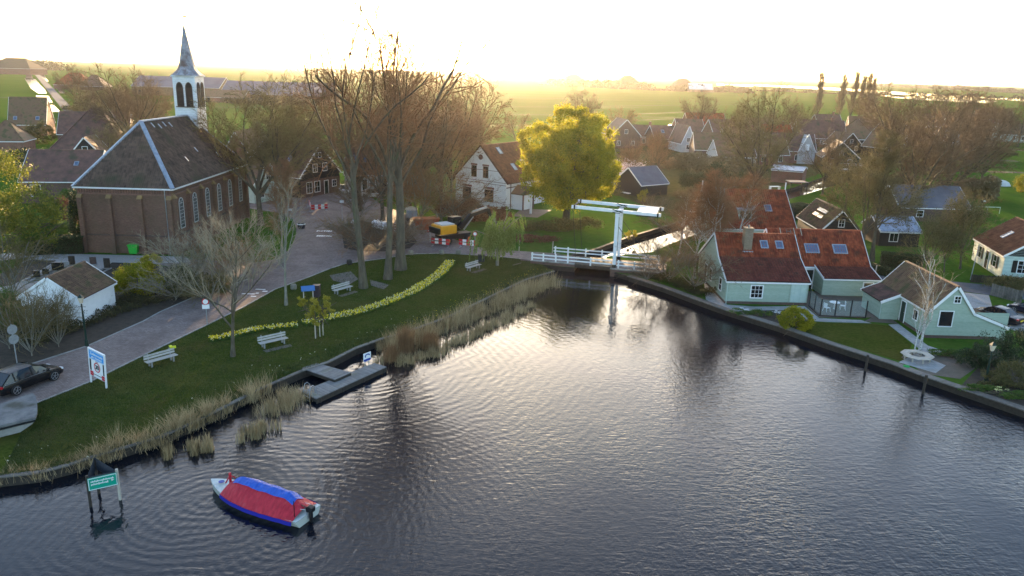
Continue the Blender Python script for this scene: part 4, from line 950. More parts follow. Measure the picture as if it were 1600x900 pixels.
planks(h5.root, (-1.7, 9.3, 0), -Y, Z, -X, lambda z: (0, 4.2), .1, 1.75, teal, .22); planks(h5.root, (-1.7, 5.1, 0), X, Z, -Y, lambda z: (0, 1.7), .1, 2.0, teal, .22)
sl = Vector((1.7, 0, .7)).normalized(); un = Vector((-sl.z, 0, sl.x)); tl_ = math.hypot(1.7, .7) + .2
part('wing_roof', MB().fbox((-1.7, 0, 1.76), Y, sl, un, 5.0, 9.4, -.2, tl_ - .2, 0, .09), roof_base, h5.root)
tiles(h5.root, Vector((-1.7, 0, 1.76)) + un * .09 - sl * .2, Y, sl, un, tl_ + .1, lambda t: 5.02, lambda t: 9.38, tile_dark, lift=.004)
for y in (4.93, 9.4): part('bargeboard', MB().fbox((-1.7, 0, 1.76), Y, sl, un, y, y + .06, -.25, tl_ - .1, -.06, .19), white, h5.root)
for y in (9.2,): part('downpipe', MB().tube([(-1.78, 5.15, 1.7), (-1.78, 5.15, 0)], .035, 6), tealpale, h5.root)
# glass screen round the terrace, with table and chairs
tr_ = thing('glass_screen', 'glass wind screen on dark posts around the brick terrace', 'glass fence')
gl = M('screen_glass', [(0.5, 0.62, 0.6)], rough=0.05, alpha=0.12, spec=0.25)
gp = [at(1264, 478), at(1272, 486), at(1281, 494), at(1304, 495), at(1328, 496), at(1352, 497)]
part('kerb', MB().bar(gp[2] + Z * .06, gp[5] + Z * .06, .2, .12).bar(gp[0] + Z * .06, gp[2] + Z * .06, .2, .12), wood_dark, tr_)
for a in gp: part('post', MB().box(a.x - .045, a.x + .045, a.y - .045, a.y + .045, .12, 1.75), blackpaint, tr_)
for a, b in zip(gp, gp[1:]):
    d = (b - a).normalized(); nn = Vector((-d.y, d.x, 0)); part('pane', MB().fbox(a, d, nn, Z, .06, (b - a).length - .06, -.008, .008, .16, 1.65), gl, tr_)
def garden_chair(x, y, rz, label):
    r = thing('garden_chair', label, 'chair', at(x, y), rz, 'white metal chairs on the terrace')
    part('seat', MB().box(-.23, .23, -.23, .23, .42, .45), white, r); part('backrest', MB().box(-.23, .23, .2, .23, .5, .9), white, r)
    for sx in (-1, 1):
        for sy in (-1, 1): part('leg', MB().bar((sx * .2, sy * .2, .42), (sx * .26, sy * .26, 0), .03), white, r)
garden_chair(1291, 487, 2.0, 'white metal chair on the left of the round terrace table'); garden_chair(1316, 484, -1.8, 'white metal chair on the right of the round terrace table')
r = thing('garden_table', 'round white table behind the glass screen', 'table', at(1303, 483)); part('tabletop', MB().lathe([(.5, .70), (.5, .74)], 20), white, r); part('leg', MB().lathe([(.22, 0), (.04, .05), (.04, .69)], 10), white, r)
r = thing('garden_bench', 'small dark metal bench against the cottage wing', 'bench', at(1370, 482), -1.2); part('seat', MB().box(-.5, .5, -.2, .2, .4, .44), blackpaint, r); part('backrest', MB().box(-.5, .5, .2, .24, .5, .85), blackpaint, r)
for sx in (-.45, .45): part('leg', MB().box(sx - .02, sx + .02, -.2, .2, 0, .4), blackpaint, r)
# ---------------- right edge house ----------------
h6 = House('pale teal and black boarded house with black shutters at the right edge', Vector((59.7, 97.7, 0)), Vector((57.4, 87.6, 0)), 8.5, 2.8, 5.7, wall=tealpale, roof=tile_villa, near=True, boards='fr', over=.2, tw=.3, gable=blackwood)
h6.win('f', 2.2, .9, .9, 1.35, cols=1, rows=2, onboard=True, shutters=blackpaint); h6.win('f', 7.3, .9, .9, 1.35, rows=2, onboard=True, shutters=blackpaint); h6.door('f', 4.7, .95, 2.1, blackpaint)
h6.win('r', 1.5, .9, 1.0, 1.4, cols=2, rows=3, onboard=True, shutters=blackpaint); h6.skylight('n', 4.2, 1.8, .7, 1.2, pane=M('roof_light_pale', [(0.6, 0.62, 0.62)], rough=0.1)); h6.chimney(5.5, 4.6, 4.4, 6.6, .5, metalgrey)
# ---------------- middle: white house, black gabled house ----------------
A, B = at(712, 316), at(790, 328)
h7 = House('whitewashed villa with brown roof and arched windows left of the yellow green tree', A, B, 11.5, 4.6, 10.0, ridge='y', wall=plaster, roof=tile_villa, over=.5, verge=M('brown_verge', [(0.11, 0.06, 0.04)]), near=True, tw=.32)
Lh = (B - A).length
for u in (.37, .6): 
    h7.win('f', Lh * u - .45, 4.9, .95, 1.75, cols=2, rows=2, frame=M('brown_frame', [(0.13, 0.07, 0.05)]))
    o, e_, n_, _ = h7.face('f'); part('brick_arch', MB().fbox(o, e_, n_, Z, Lh * u - .65, Lh * u + .7, 0, .06, 6.78, 7.05), brick_red, h7.root)
for u in (.22, .66):
    h7.win('f', Lh * u - .7, 1.0, 1.7, 1.9, cols=3, rows=2, frame=MATS['brown_frame'])
    part('brick_arch', MB().fbox(o, e_, n_, Z, Lh * u - .9, Lh * u + 1.2, 0, .06, 3.05, 3.4), brick_red, h7.root)
for z in (3.9, 6.1, 4.3): part('brick_band', MB().fbox(o, e_, n_, Z, .0 if z < 4.5 else Lh * .14, Lh if z < 4.5 else Lh * .86, 0, .03, z, z + .07), brick_red, h7.root)
part('round_window', MB().prism([(math.cos(a * math.pi / 8) * .45 + Lh * .5, math.sin(a * math.pi / 8) * .45 + 8.2) for a in range(16)], o, e_, n_, Z, 0, .06), brick_red, h7.root)
o, e_, n_, _ = h7.face('r')
for a, b in ((.2, 11.3),): part('timber_frame', MB().fbox(o, e_, n_, Z, .1, 11.4, 0, .05, 3.5, 3.65).fbox(o, e_, n_, Z, 1.2, 1.35, 0, .06, 0, 4.4).fbox(o, e_, n_, Z, 5.2, 5.35, 0, .06, 0, 4.4).fbox(o, e_, n_, Z, 7.8, 7.95, 0, .06, 0, 4.4).fbox(o, e_, n_, Z, 10.6, 10.75, 0, .06, 0, 4.4), MATS['brown_frame'], h7.root)
h7.win('r', 8.6, 1.1, 1.1, 1.7, cols=2, rows=2)
for a, t in ((3.2, 5.6), (4.0, 2.0), (7.3, 2.6)): h7.skylight('f', a, t, .75, 1.2, pane=MATS['roof_light_pale'])
pm = MB(); pm.fbox(o, e_, n_, Z, 1.6, 4.8, 0, 2.2, 0, 2.5); part('porch', pm, plaster, h7.root)
pm = MB(); pm.fbox(o, e_, n_, Z, 1.3, 5.1, 0, 2.6, 2.5, 2.62); pm.prism([(1.3, 2.62), (5.1, 2.62), (3.2, 3.9)], o, e_, n_, Z, 0, 2.6); part('porch_roof', pm, tile_brown, h7.root)
part('porch_posts', MB().fbox(o, e_, n_, Z, 1.6, 1.85, 2.2, 2.35, 0, 2.5).fbox(o, e_, n_, Z, 4.5, 4.8, 2.2, 2.35, 0, 2.5), brick_red, h7.root)
part('garage_door', MB().fbox(o, e_, n_, Z, 2.0, 4.3, 2.2, 2.24, 0, 2.1), white, h7.root)
A, B = Vector((-36.7, 131.2, 0)), Vector((-32.0, 140.1, 0))
h8 = House('black boarded gabled house with scalloped white verge boards beyond the churchyard', A, B, 13, 3.7, 8.7, ridge='y', wall=blackwood, roof=tile_dark, near=True, tw=.32, boards='f', bstep=.3, over=.4)
L8 = (B - A).length
part('brick_front', MB().box(0, L8, -.06, 0, 0, 2.9), brick_dark, h8.root)
for u in (1.4, 3.4): h8.win('f', u, .7, 1.3, 1.8, cols=2, rows=2, proud=.12)
h8.door('f', 5.9, 1.0, 2.3, darkgreen); h8.win('f', 8.0, 1.2, 1.0, 1.1, cols=2, rows=2, proud=.12)
for u in (3.2, 5.7): h8.win('f', u, 4.2, 1.0, 1.3, cols=2, rows=2, onboard=True)
h8.win('f', 4.7, 6.6, .6, .8, onboard=True)
for sgn in (-1, 1):
    sc_ = MB()
    for k in range(9):
        t = k / 9; x = L8 / 2 + sgn * (L8 / 2 + .35) * (1 - t); z = 3.5 + 5.3 * t; sc_.lathe([(.18, -.03), (.24, .0), (.18, .03)], 8, (x, -.3, z))
    part('scalloped_verge', sc_, white, h8.root)
h8.skylight('n', 4, 3, .7, 1.0)
A, B = Vector((-31.2, 140.6, 0)), Vector((-20.5, 141.5, 0))
h9 = House('pale plastered house with russet tiles and skylights right of the black gabled house', A, B, 10, 3.2, 8.2, wall=greyplaster, roof=tile_dark, over=.3, verge=False)
for a in (1.2, 3.2): h9.skylight('n', a, 2.6, .8, 1.5)
h9.dormer(6.3, 1.3, 4.0, 1.6, 1.6, 3.5)
for u in (1.2, 4.6, 6.8, 8.8): h9.win('f', u, .9, .9, 1.5, cols=1, rows=2)
h9.door('f', 3.2, .9, 2.1, darkgreen)
A, B = Vector((-42.6, 124.8, 0)), Vector((-39.4, 130.3, 0))
h10 = House('grey green boarded house with a white verged gable left of the black gabled house', A, B, 12, 3.0, 6.6, ridge='y', wall=tealpale, roof=tile_brown, boards='f', bstep=.3, over=.3)
for u, z in ((1.2, .9), (4.2, .9), (2.7, 3.7)): h10.win('f', u, z, .8, 1.2, cols=2, rows=2, onboard=True)
h11 = House('brown gabled farmhouse roof rising behind the church nave', at(345, 285), at(400, 287), 12, 4, 9.6, ridge='y', wall=brick_red, roof=tile_dark, over=.3); h11.win('f', 3, 1, 1, 1.5); h11.win('f', 6, 5, .9, 1.2); h11.chimney(6, 5.5, 8, 10.8)
h12 = House('low brick house with dark tiles and a teal window behind the churchyard hedge', Vector((-77.3, 119.3, 0)), Vector((-66.3, 121.0, 0)), 10, 3.6, 7.8, wall=brick_dark, roof=tile_dark, over=.3, verge=False)
h12.win('f', 1.5, 1.2, 1.4, 1.7, cols=2, rows=1); h12.win('f', 9.2, 1.3, 1.2, 1.5, cols=2, rows=2); h12.skylight('n', 7.4, 3.2, .5, .7)
hh, *_ = hip_house('large pyramid roofed farmhouse with black dormer gable behind the churchyard', Vector((-97, 160, 0)), Vector((-81.5, 163, 0)), 15, 3.2, 12.0, 7.0, brick_dark, tile_dark, 'farmhouse', 'farmhouse')
g = House('narrow black gable with white verges and one small window below the pyramid farmhouse', Vector((-88.5, 152, 0)), Vector((-81.5, 153.5, 0)), 7, 3.0, 7.2, ridge='y', wall=blackwood, roof=tile_dark, over=.2); g.win('f', 3.1, 4.4, .9, 1.1)
h14 = House('red brown tiled house with white verges by the mirror ditch', Vector((-148.6, 228, 0)), Vector((-139.2, 230.9, 0)), 10, 3.2, 10.8, wall=brick_red, roof=tile_brown, over=.2)
h14.skylight('n', 1.4, 1.6, .8, 1.0); h14.skylight('n', 7.2, 1.6, .8, 1.0); h14.win('f', 1.5, .8, 1.1, 1.5); h14.win('f', 6.5, .8, 1.1, 1.5)
h15 = House('dark tiled house with a white verge right of the red brown tiled house', Vector((-121, 205, 0)), Vector((-104, 209, 0)), 9, 3.0, 8.5, wall=brick_dark, roof=tile_dark, over=.2); h15.win('f', 3, 1, 1, 1.4); h15.win('f', 10, 1, 1, 1.4)
hip_house('orange tiled pyramid roof cottage at the left edge', Vector((-128, 186, 0)), Vector((-119.5, 188, 0)), 8, 2.6, 7.2, 4.0, brick_red, tile_brown, 'house', 'house')
shed = House('whitewashed boarded shed with brown tiled roof by the road', Vector((-36.85, 62.4, 0)), Vector((-36.75, 68.0, 0)), 5, 2.4, 4.1, wall=plaster, roof=tile_brown, near=True, boards='fl', bstep=.2, over=.25, name='shed', cat='shed')
# ---------------- village on the right and far farms ----------------
def far_house(px, py, w, W, h, hr, ridge, rz, wall, roof, label, extra=None, verge=None, name='house', cat='house'):
    c = at(px, py); d = Vector((math.cos(rz), math.sin(rz), 0)); A = c - d * w / 2; B = c + d * w / 2
    s = House(label, A, B, W, h, hr, ridge=ridge, wall=wall, roof=roof, over=.3, verge=verge, name=name, cat=cat)
    n = max(1, int(w / 3.2))
    for i in range(n): s.win('f', w * (i + .5) / n - .45, .9, .95, 1.35, cols=2, rows=1, sill=False)
    if ridge == 'y': s.win('f', w / 2 - .45, h + .5, .9, 1.2, cols=2, rows=1, sill=False)
    else: s.chimney(w * .75, W / 2, hr - .6, hr + 1.0, .7)
    if extra: extra(s)
    return s
FH = [(977, 232, 9, 11, 4.0, 8.6, 'y', .15, brick_dark, tile_dark, 'dark gabled house with white window frames right of the yellow green tree'),
      (1005, 228, 12, 9, 3.0, 6.2, 'x', .1, brick_red, tile_dark, 'low dark roofed house right of the dark gabled house'),
      (1074, 238, 4.2, 10, 2.6, 7.6, 'y', .2, greyplaster, tile_dark, 'narrow A shaped gable with white verges in the middle of the village'),
      (1050, 232, 12, 9, 3.0, 6.6, 'x', .2, brick_dark, tile_dark, 'long dark roof left of the narrow A shaped gable'),
      (1105, 214, 15, 11, 3.0, 8.5, 'x', .1, brick_red, tile_red, 'red roofed house beyond the village gables near the field'),
      (1122, 252, 13, 9, 3.0, 7.2, 'x', -.05, brick_dark, tile_brown, 'brown tiled house with white box dormer in the village'),
      (1140, 228, 12, 9, 3.0, 8.2, 'x', .3, brick_dark, tile_dark, 'dark house with a leaning white verge behind the box dormer'),
      (1165, 245, 12, 9, 3.0, 7.5, 'x', .1, brick_red, tile_brown, 'brown roofed house half hidden by the big bare tree'),
      (1234, 255, 13, 9, 3.4, 7.6, 'x', -.1, brick_red, tile_dark, 'brick house with skylights and a white verged front gable by the canal'),
      (1215, 236, 10, 8, 3.2, 7.8, 'x', .1, brick_red, tile_red, 'russet roofed house behind the brick canal house'),
      (1283, 230, 16, 9, 3.0, 8.6, 'x', -.05, brick_dark, tile_dark, 'long brown roofed house with white slanting verge'),
      (1312, 262, 9, 9, 2.6, 6.4, 'y', -.2, darkgreen, tile_dark, 'green gabled barn with white verges beside the moored white boats'),
      (1328, 240, 8, 8, 2.6, 6.2, 'y', .3, blackwood, tile_brown, 'small black gable right behind the green gabled barn'),
      (1298, 214, 11, 9, 3.2, 8.5, 'x', .2, brick_red, tile_dark, 'house with a sharp white gable left of the pyramid roof'),
      (1372, 224, 12, 9, 3.0, 8.2, 'y', .5, brick_red, tile_dark, 'brown gable behind the pyramid roof to the right'),
      (1412, 228, 6, 10, 3.0, 8.0, 'y', .4, plaster, tile_brown, 'slim white gable among the bare trees'),
      (1444, 232, 8, 10, 3.0, 7.8, 'y', -.3, blackwood, tile_dark, 'black gabled house beside the slim white gable'),
      (1455, 208, 13, 9, 3.2, 8.4, 'x', .1, brick_red, tile_dark, 'dark roof between bare trees right of the village'),
      (1500, 205, 13, 9, 3.2, 8.0, 'x', -.1, plaster, tile_brown, 'brown roofed white house behind the right hand meadow'),
      (1555, 196, 18, 10, 3.2, 9.0, 'x', -.15, brick_red, tile_brown, 'long brown roof with a white verge near the right edge'),
      (1583, 222, 10, 8, 3.0, 7.0, 'x', -.1, tealpale, tile_brown, 'pale green house at the meadow near the right edge'),
      (1190, 218, 10, 8, 3, 7.5, 'x', .2, brick_red, tile_brown, 'russet roof left of the canal group and behind the tall bare tree'),
      (1345, 212, 10, 8, 3, 7.5, 'x', -.2, brick_red, tile_brown, 'low brown roof behind the pyramid roof'),
      (1262, 222, 8, 9, 3, 7.6, 'y', .3, greyplaster, tile_brown, 'small white verged gable between the canal house and the long brown roof'),
      (1205, 258, 9, 8, 2.8, 6.6, 'x', .05, brick_red, tile_brown, 'low brown tiled house behind the canal outbuilding'),
      (1150, 262, 10, 8, 2.8, 6.4, 'x', .1, greyplaster, tile_brown, 'grey walled house under the wide village tree'),
      (1395, 246, 7, 9, 2.8, 7.0, 'y', .4, blackwood, tile_brown, 'small black gable beside the ditch behind the willow'),
      (1480, 226, 8, 9, 2.8, 7.2, 'y', -.3, greyplaster, tile_dark, 'grey gable at the left end of the right hand meadow'),
      (1080, 220, 10, 9, 3, 7.2, 'x', .15, brick_red, tile_dark, 'dark roof between the A shaped gable and the red roofed house')]
for i, f in enumerate(FH):
    if i == 5: far_house(*f, extra=lambda s: s.dormer(5, 1.0, 3.8, 2.4, 1.7, 3.5))
    elif i == 8:
        def ex8(s):
            m = MB(); m.prism([(0, 3.2), (4.4, 3.2), (2.2, 7.6)], (8.2, -.6, 0), X, Y, Z, 0, 5); m.box(8.2, 12.6, -.6, 0, 0, 3.2); part('front_gable', m, greyplaster, s.root)
            part('gable_window', MB().box(9.9, 10.9, -.66, -.6, 3.6, 5.2), white, s.root)
            for k in (-1, 1): part('bargeboard', MB().bar((10.4 + k * 2.4, -.8, 3.0), (10.4, -.8, 7.9), .3, .12), white, s.root)
            s.skylight('n', 2, 2, .8, 1); s.skylight('n', 5, 2, .8, 1)
        far_house(*f, extra=ex8)
    elif i == 3: far_house(*f, extra=lambda s: s.skylight('n', 3, 2.5, .8, 1.2))
    else: far_house(*f)
hip_house('pyramid roofed brown barn with white chimney in the village', at(1330, 232), at(1368, 232), 10, 3, 9.5, 4.9, blackwood, tile_brown, 'barn', 'barn')
# low roofs right of the quay houses
b = House('black boarded outhouse with grey roof and a white framed window behind the hedge', at(1372, 384), at(1434, 386), 6, 2.2, 3.6, wall=blackwood, roof=lead, over=.3, name='outhouse', cat='shed'); b.win('f', 1.4, .7, 1.1, 1.1, cols=2, rows=1)
slate_blue = M('blue_grey_sheet_roof', [(0.11, 0.11, 0.13), (0.16, 0.16, 0.185)], .5, .85, spec=.1)
b = House('long low barn with blue grey roof behind the big willow', at(1402, 345), at(1512, 348), 9, 2.4, 5.2, wall=brick_dark, roof=slate_blue, over=.3, verge=False, name='barn', cat='barn'); b.win('f', 3, .8, 1, 1)
b = House('dark shed with purple grey roof behind the blossoming tree', at(1000, 308), at(1042, 304), 7, 2.3, 5.0, wall=blackwood, roof=slate_blue, over=.3, verge=False, name='shed', cat='shed')
b = House('long flat roofed brown outbuilding with white eaves at the canal', at(1204, 284), at(1252, 288), 7, 2.8, 3.3, wall=brick_red, roof=lead, over=.3, name='outbuilding', cat='shed')
c = at(1243, 302); r = thing('shelter', 'open shelter with a flat lilac roof beside the canal', 'shelter', c); part('roof', MB().box(-1.8, 1.8, -1.6, 1.6, 2.3, 2.42), slate_blue, r)
for sx in (-1, 1):
    for sy in (-1, 1): part('post', MB().box(sx * 1.6 - .06, sx * 1.6 + .06, sy * 1.4 - .06, sy * 1.4 + .06, 0, 2.3), wood_dark, r)
def barn(px, py, w, W, h, hr, rz, wall, roof, label, hip=None):
    c = at(px, py); d = Vector((math.cos(rz), math.sin(rz), 0))
    if hip is not None: hip_house(label, c - d * w / 2, c + d * w / 2, W, h, hr, hip, wall, roof, 'farmhouse', 'farmhouse'); return
    s = House(label, c - d * w / 2, c + d * w / 2, W, h, hr, wall=wall, roof=roof, over=.4, verge=False, ridgecap=False, name='barn', cat='barn')
    for i in range(int(w / 12)): part('barn_door', MB().box(4 + i * 12, 8 + i * 12, -.06, 0, 0, 3.2), blackwood, s.root)
purple = M('lilac_sheet_roof', [(0.13, 0.12, 0.15), (0.18, 0.17, 0.20)], .1, .8, spec=.1); brownboard = M('brown_cladding', [(0.14, 0.09, 0.05), (0.2, 0.13, 0.075)], .4, .8)
barn(275, 150, 60, 26, 6, 12.5, -.02, brownboard, purple, 'large barn with lilac roof and brown walls behind the bell turret')
barn(430, 161, 66, 26, 5, 12, -.02, brownboard, purple, 'large lilac roofed barn behind the bare trees right of the church')
barn(345, 160, 28, 14, 3, 7, -.02, brick_red, tile_brown, 'low farm building left of the lilac roofed barn'); barn(490, 159, 26, 10, 2.5, 4, 0, plaster, metalgrey, 'low white shed right of the lilac roofed barn')
barn(113, 139, 26, 20, 3, 12, .2, brick_red, tile_red, 'red roofed farmhouse beside the far road', hip=9); barn(143, 141, 18, 16, 3, 11, .1, brick_dark, tile_dark, 'dark pyramid farmhouse beyond the far road', hip=7)
barn(14, 116, 60, 40, 8, 22, 0, brick_red, tile_brown, 'hazy red farm buildings at the upper left edge', hip=16)
for px, py, w, hr, lb, rf in ((985, 139, 42, 21, 'hazy pyramid roofed farm on the horizon left of centre field', tile_dark), (900, 132, 50, 20, 'faint pyramid farm nearest the sun glare', tile_dark), (1072, 142, 40, 18, 'hazy farmhouse beside the white roofed barn', tile_dark), (1012, 140, 16, 8, 'small hazy outbuilding between the far farms', tile_brown),
                            (1395, 131, 44, 19, 'pyramid farm on the right horizon behind the poplars', tile_dark), (1425, 131, 36, 17, 'second pyramid farm right of the poplars on the horizon', tile_dark), (1500, 138, 40, 16, 'hazy farm row roof on the horizon above the lake', tile_dark), (1545, 141, 36, 15, 'hazy farm roof close to the right edge of the horizon', tile_dark), (1585, 145, 36, 15, 'rightmost hazy farm roof on the horizon', tile_dark), (1462, 134, 30, 14, 'small hazy farm roof above the lake', tile_dark)):
    barn(px, py, w, w * .8, 3, hr, .2, brick_dark, rf, lb, hip=w * .36)
barn(1095, 144, 34, 30, 4, 12, -.1, brick_dark, M('white_sheet_roof', [(0.62, 0.62, 0.62)], rough=.3), 'far barn with a bright white sheet roof'); 
# ---------------- drawbridge ----------------
db = thing('drawbridge', 'white wooden Dutch drawbridge with double balance beam over the canal', 'bridge', (2.4, 88.9, 0), math.atan2(-3.6, 14.2))
bx_ = math.hypot(14.2, 3.6)
# local: x along the roadway to the right, y away; near rail at y=0, far rail at y=4.4
brick_ab = brickmat('abutment_brick', (0.15, 0.07, 0.055), (0.20, 0.10, 0.075), (0.15, 0.13, 0.12), blotch=((0.07, 0.055, 0.045), .6, .5))
part('abutment', MB().box(-.3, 5.0, -.02, 4.4, -1.6, .34), brick_ab, db); part('abutment', MB().box(9.3, 14.9, -.6, 4.4, -1.6, .3), brick_ab, db)
part('coping', MB().box(-.3, 5.0, -.12, .25, .342, .44), concrete, db); part('coping', MB().box(9.3, 14.9, -.7, -.3, .302, .42), concrete, db)
deckm = M('bridge_deck_asphalt', [(0.17, 0.16, 0.17), (0.22, 0.21, 0.22)], 3, .8)
part('approach_road', MB().box(-1.6, 4.9, .3, 4.3, .2, .36).box(9.45, 15.5, .2, 4.3, .15, .34), road_mat, db)
for i in range(22): part('deck_plank', MB().box(4.93 + i * .205, 4.93 + i * .205 + .198, .1, 4.3, .26, .38, random.random()), wood_dark, db)
for y0 in (.12, 4.1): part('deck_girder', MB().box(4.9, 9.5, y0, y0 + .18, -.05, .255), wood_dark, db)
def rail(y, x0, x1, xs, z=.36, zt=.0):
    for x in xs: part('rail_post', MB().box(x - .08, x + .08, y - .08, y + .08, z, z + 1.0), white, db)
    for zz in (.42, .82): part('rail', MB().box(x0, x1, y - .13, y - .082, z + zz - .07, z + zz + .07), white, db)
rail(0, -.2, 4.95, (-.1, 1.25, 2.75, 4.2)); rail(0, 4.97, 9.35, (6.9,), z=.36); rail(0, 9.95, 14.8, (10.15, 12.0, 13.2, 14.6), z=.3)
rail(4.45, 1.6, 14.6, (1.8, 3.4, 5.6, 7.6, 9.2, 12.9, 14.45), z=.34)
for y in (.05, 4.35):
    p_ = MB(); p_.fbox((9.65, y, .3), X, Y, Z, -.19, .19, -.17, .17, 0, 6.75); part('portal_post', p_, white, db)
    part('post_foot', MB().box(9.42, 9.88, y - .2, y + .2, .3, .75), blackpaint, db)
part('portal_beam', MB().box(9.4, 9.9, .26, 4.14, 6.3, 6.72), white, db)
def beam(y):
    m = MB(); m.fbox((9.65, y, 7.0), Vector((1, 0, -.03)).normalized(), Y, Z, -5.3, 4.9, -.14, .14, -.17, .18); b = part('balance_beam', m, white, db)
    part('iron_band', MB().box(4.62, 4.78, y - .18, y + .18, 6.93, 7.4).box(14.1, 14.3, y - .18, y + .18, 6.62, 7.1), blackpaint, b)
    part('bearing', MB().box(9.35, 9.95, y - .2, y + .2, 6.76, 6.82).bar((9.1, y - .18, 7.2), (10.3, y - .18, 6.85), .09).bar((9.1, y - .18, 6.85), (10.3, y - .18, 7.1), .07), blackpaint, b)
beam(.05); beam(4.35)
part('beam_tie', MB().box(4.45, 4.6, .25, 4.15, 7.1, 7.2), blackpaint, db)
part('counterweight', MB().box(11.8, 14.0, .24, 4.16, 6.62, 7.0), white, db)
part('counterweight_plate', MB().box(11.75, 14.05, -.1, .2, 6.6, 6.72), blackpaint, db)
for y in (.05, 4.35):
    part('chain', MB().bar((4.5, y, 7.1), (5.2, y, .4), .045), blackpaint, db)
    part('brace', MB().bar((9.9, y, 5.2), (13.6, y, .4), .06), blackpaint, db)
    part('pull_chain', MB().bar((14.2, y, 6.7), (14.2, y, 5.9), .03), blackpaint, db)
r = thing('iron_fence', 'dark iron bar fence at the right end of the drawbridge', 'fence', at(981, 414, .3), math.atan2(-.5, 4))
part('rail', MB().box(0, 3.4, -.02, .02, 1.0, 1.04), blackpaint, r); part('rail', MB().box(0, 3.4, -.02, .02, .12, .16), blackpaint, r)
for i in range(20): part('bar', MB().box(i * .178, i * .178 + .025, -.012, .012, 0, 1.0), blackpaint, r)
# ---------------- jetty with ladder and swimming sign ----------------
def deck(root, c, n_planks, z):
    # c: four corners a,b,d,e ; planks run from edge a-e to b-d
    a, b, d, e2 = [Vector((v.x, v.y, z)) for v in c]
    for i in range(n_planks):
        t0, t1 = i / n_planks, (i + .93) / n_planks; m = MB(); p0 = a.lerp(b, t0); p1 = a.lerp(b, t1); q1 = e2.lerp(d, t1); q0 = e2.lerp(d, t0); jz = random.uniform(-.006, .006); k = len(m.v)
        for zz in (-.04, 0): m.v += [(v.x, v.y, z + zz + jz) for v in (p0, p1, q1, q0)]
        for f in ((0, 3, 2, 1), (4, 5, 6, 7), (0, 1, 5, 4), (1, 2, 6, 5), (2, 3, 7, 6), (3, 0, 4, 7)): m.f.append(tuple(x + k for x in f)); m.var.append(random.random())
        m.var = [random.random()] * 6
        part('plank', m, deckwood, root)
    fr = MB()
    for u, v in ((a, b), (b, d), (d, e2), (e2, a)): fr.bar(u - Z * .16, v - Z * .16, .08, .22)
    part('frame', fr, wood_dark, root)
deckwood = M('grey_jetty_boards', [(0.13, 0.13, 0.13), (0.22, 0.22, 0.215)], 2.5, .75, attr=True, blotch=((0.12, 0.14, 0.09), .9, .6))
jt = thing('jetty', 'grey T shaped timber swimming jetty at the lawn bank', 'jetty')
JZ = -.16
c4 = [at(472, 611, JZ), at(585, 567, JZ), at(604, 573, JZ), at(494, 623, JZ)]
deck(jt, c4, 64, JZ)
c5 = [at(471, 575, .05), at(523, 593, .05), at(548, 582, .05), at(495, 567, .05)]
deck(jt, c5, 26, .05)
for a, b, t in ((c4[0], c4[1], .05), (c4[0], c4[1], .5), (c4[0], c4[1], .95), (c4[3], c4[2], .05), (c4[3], c4[2], .35), (c4[3], c4[2], .65), (c4[3], c4[2], .95)):
    v = a.lerp(b, t); part('pile', MB().tube([(v.x, v.y, -2), (v.x, v.y, JZ - .06)], .1, 8), wood_dark, jt)
part('fascia', MB().bar(Vector((c4[3].x, c4[3].y, -.62)), Vector((c4[2].x, c4[2].y, -.62)), .06, .35), wood_dark, jt)
r = thing('swim_ladder', 'bent steel swimming ladder on the near end of the jetty', 'ladder')
lo, ro = at(477, 614, JZ), at(486, 619, JZ); dn = Vector((-.6, -.8, 0))
for v in (lo, ro): part('rail', MB().tube([v - dn * .45 + Z * .0, v - dn * .4 + Z * .55, v - dn * .2 + Z * .75, v + Z * .7, v + dn * .12 + Z * .4, v + dn * .12 - Z * 1.2], .022, 6), metalgrey, r)
for k in range(3): part('rung', MB().bar(lo + dn * .12 + Z * (-.1 - .3 * k), ro + dn * .12 + Z * (-.1 - .3 * k), .03), metalgrey, r)
s0 = at(574, 572, JZ); r = thing('swimming_sign', 'blue and white square dive sign on short posts at the jetty', 'sign', s0, math.atan2(c4[1].y - c4[0].y, c4[1].x - c4[0].x))
navy = M('navy_print', [(0.015, 0.05, 0.30)], rough=.5)
part('panel', MB().box(-.38, .38, -.015, .015, .42, 1.1), white, r)
part('water_print', MB().box(-.36, .36, -.022, -.018, .44, .62), navy, r)
m = MB()
for i in range(7):
    a = math.radians(200 - i * 30); m.box(.22 * math.cos(a) * 1.0 - .05 + .02, .22 * math.cos(a) + .05 + .02, -.022, -.018, .8 + .12 * math.sin(a), .9 + .12 * math.sin(a))
part('diver_print', m, navy, r)
for sx in (-.2, .2): part('post', MB().box(sx - .03, sx + .03, .02, .06, 0, .9), wood_light, r)
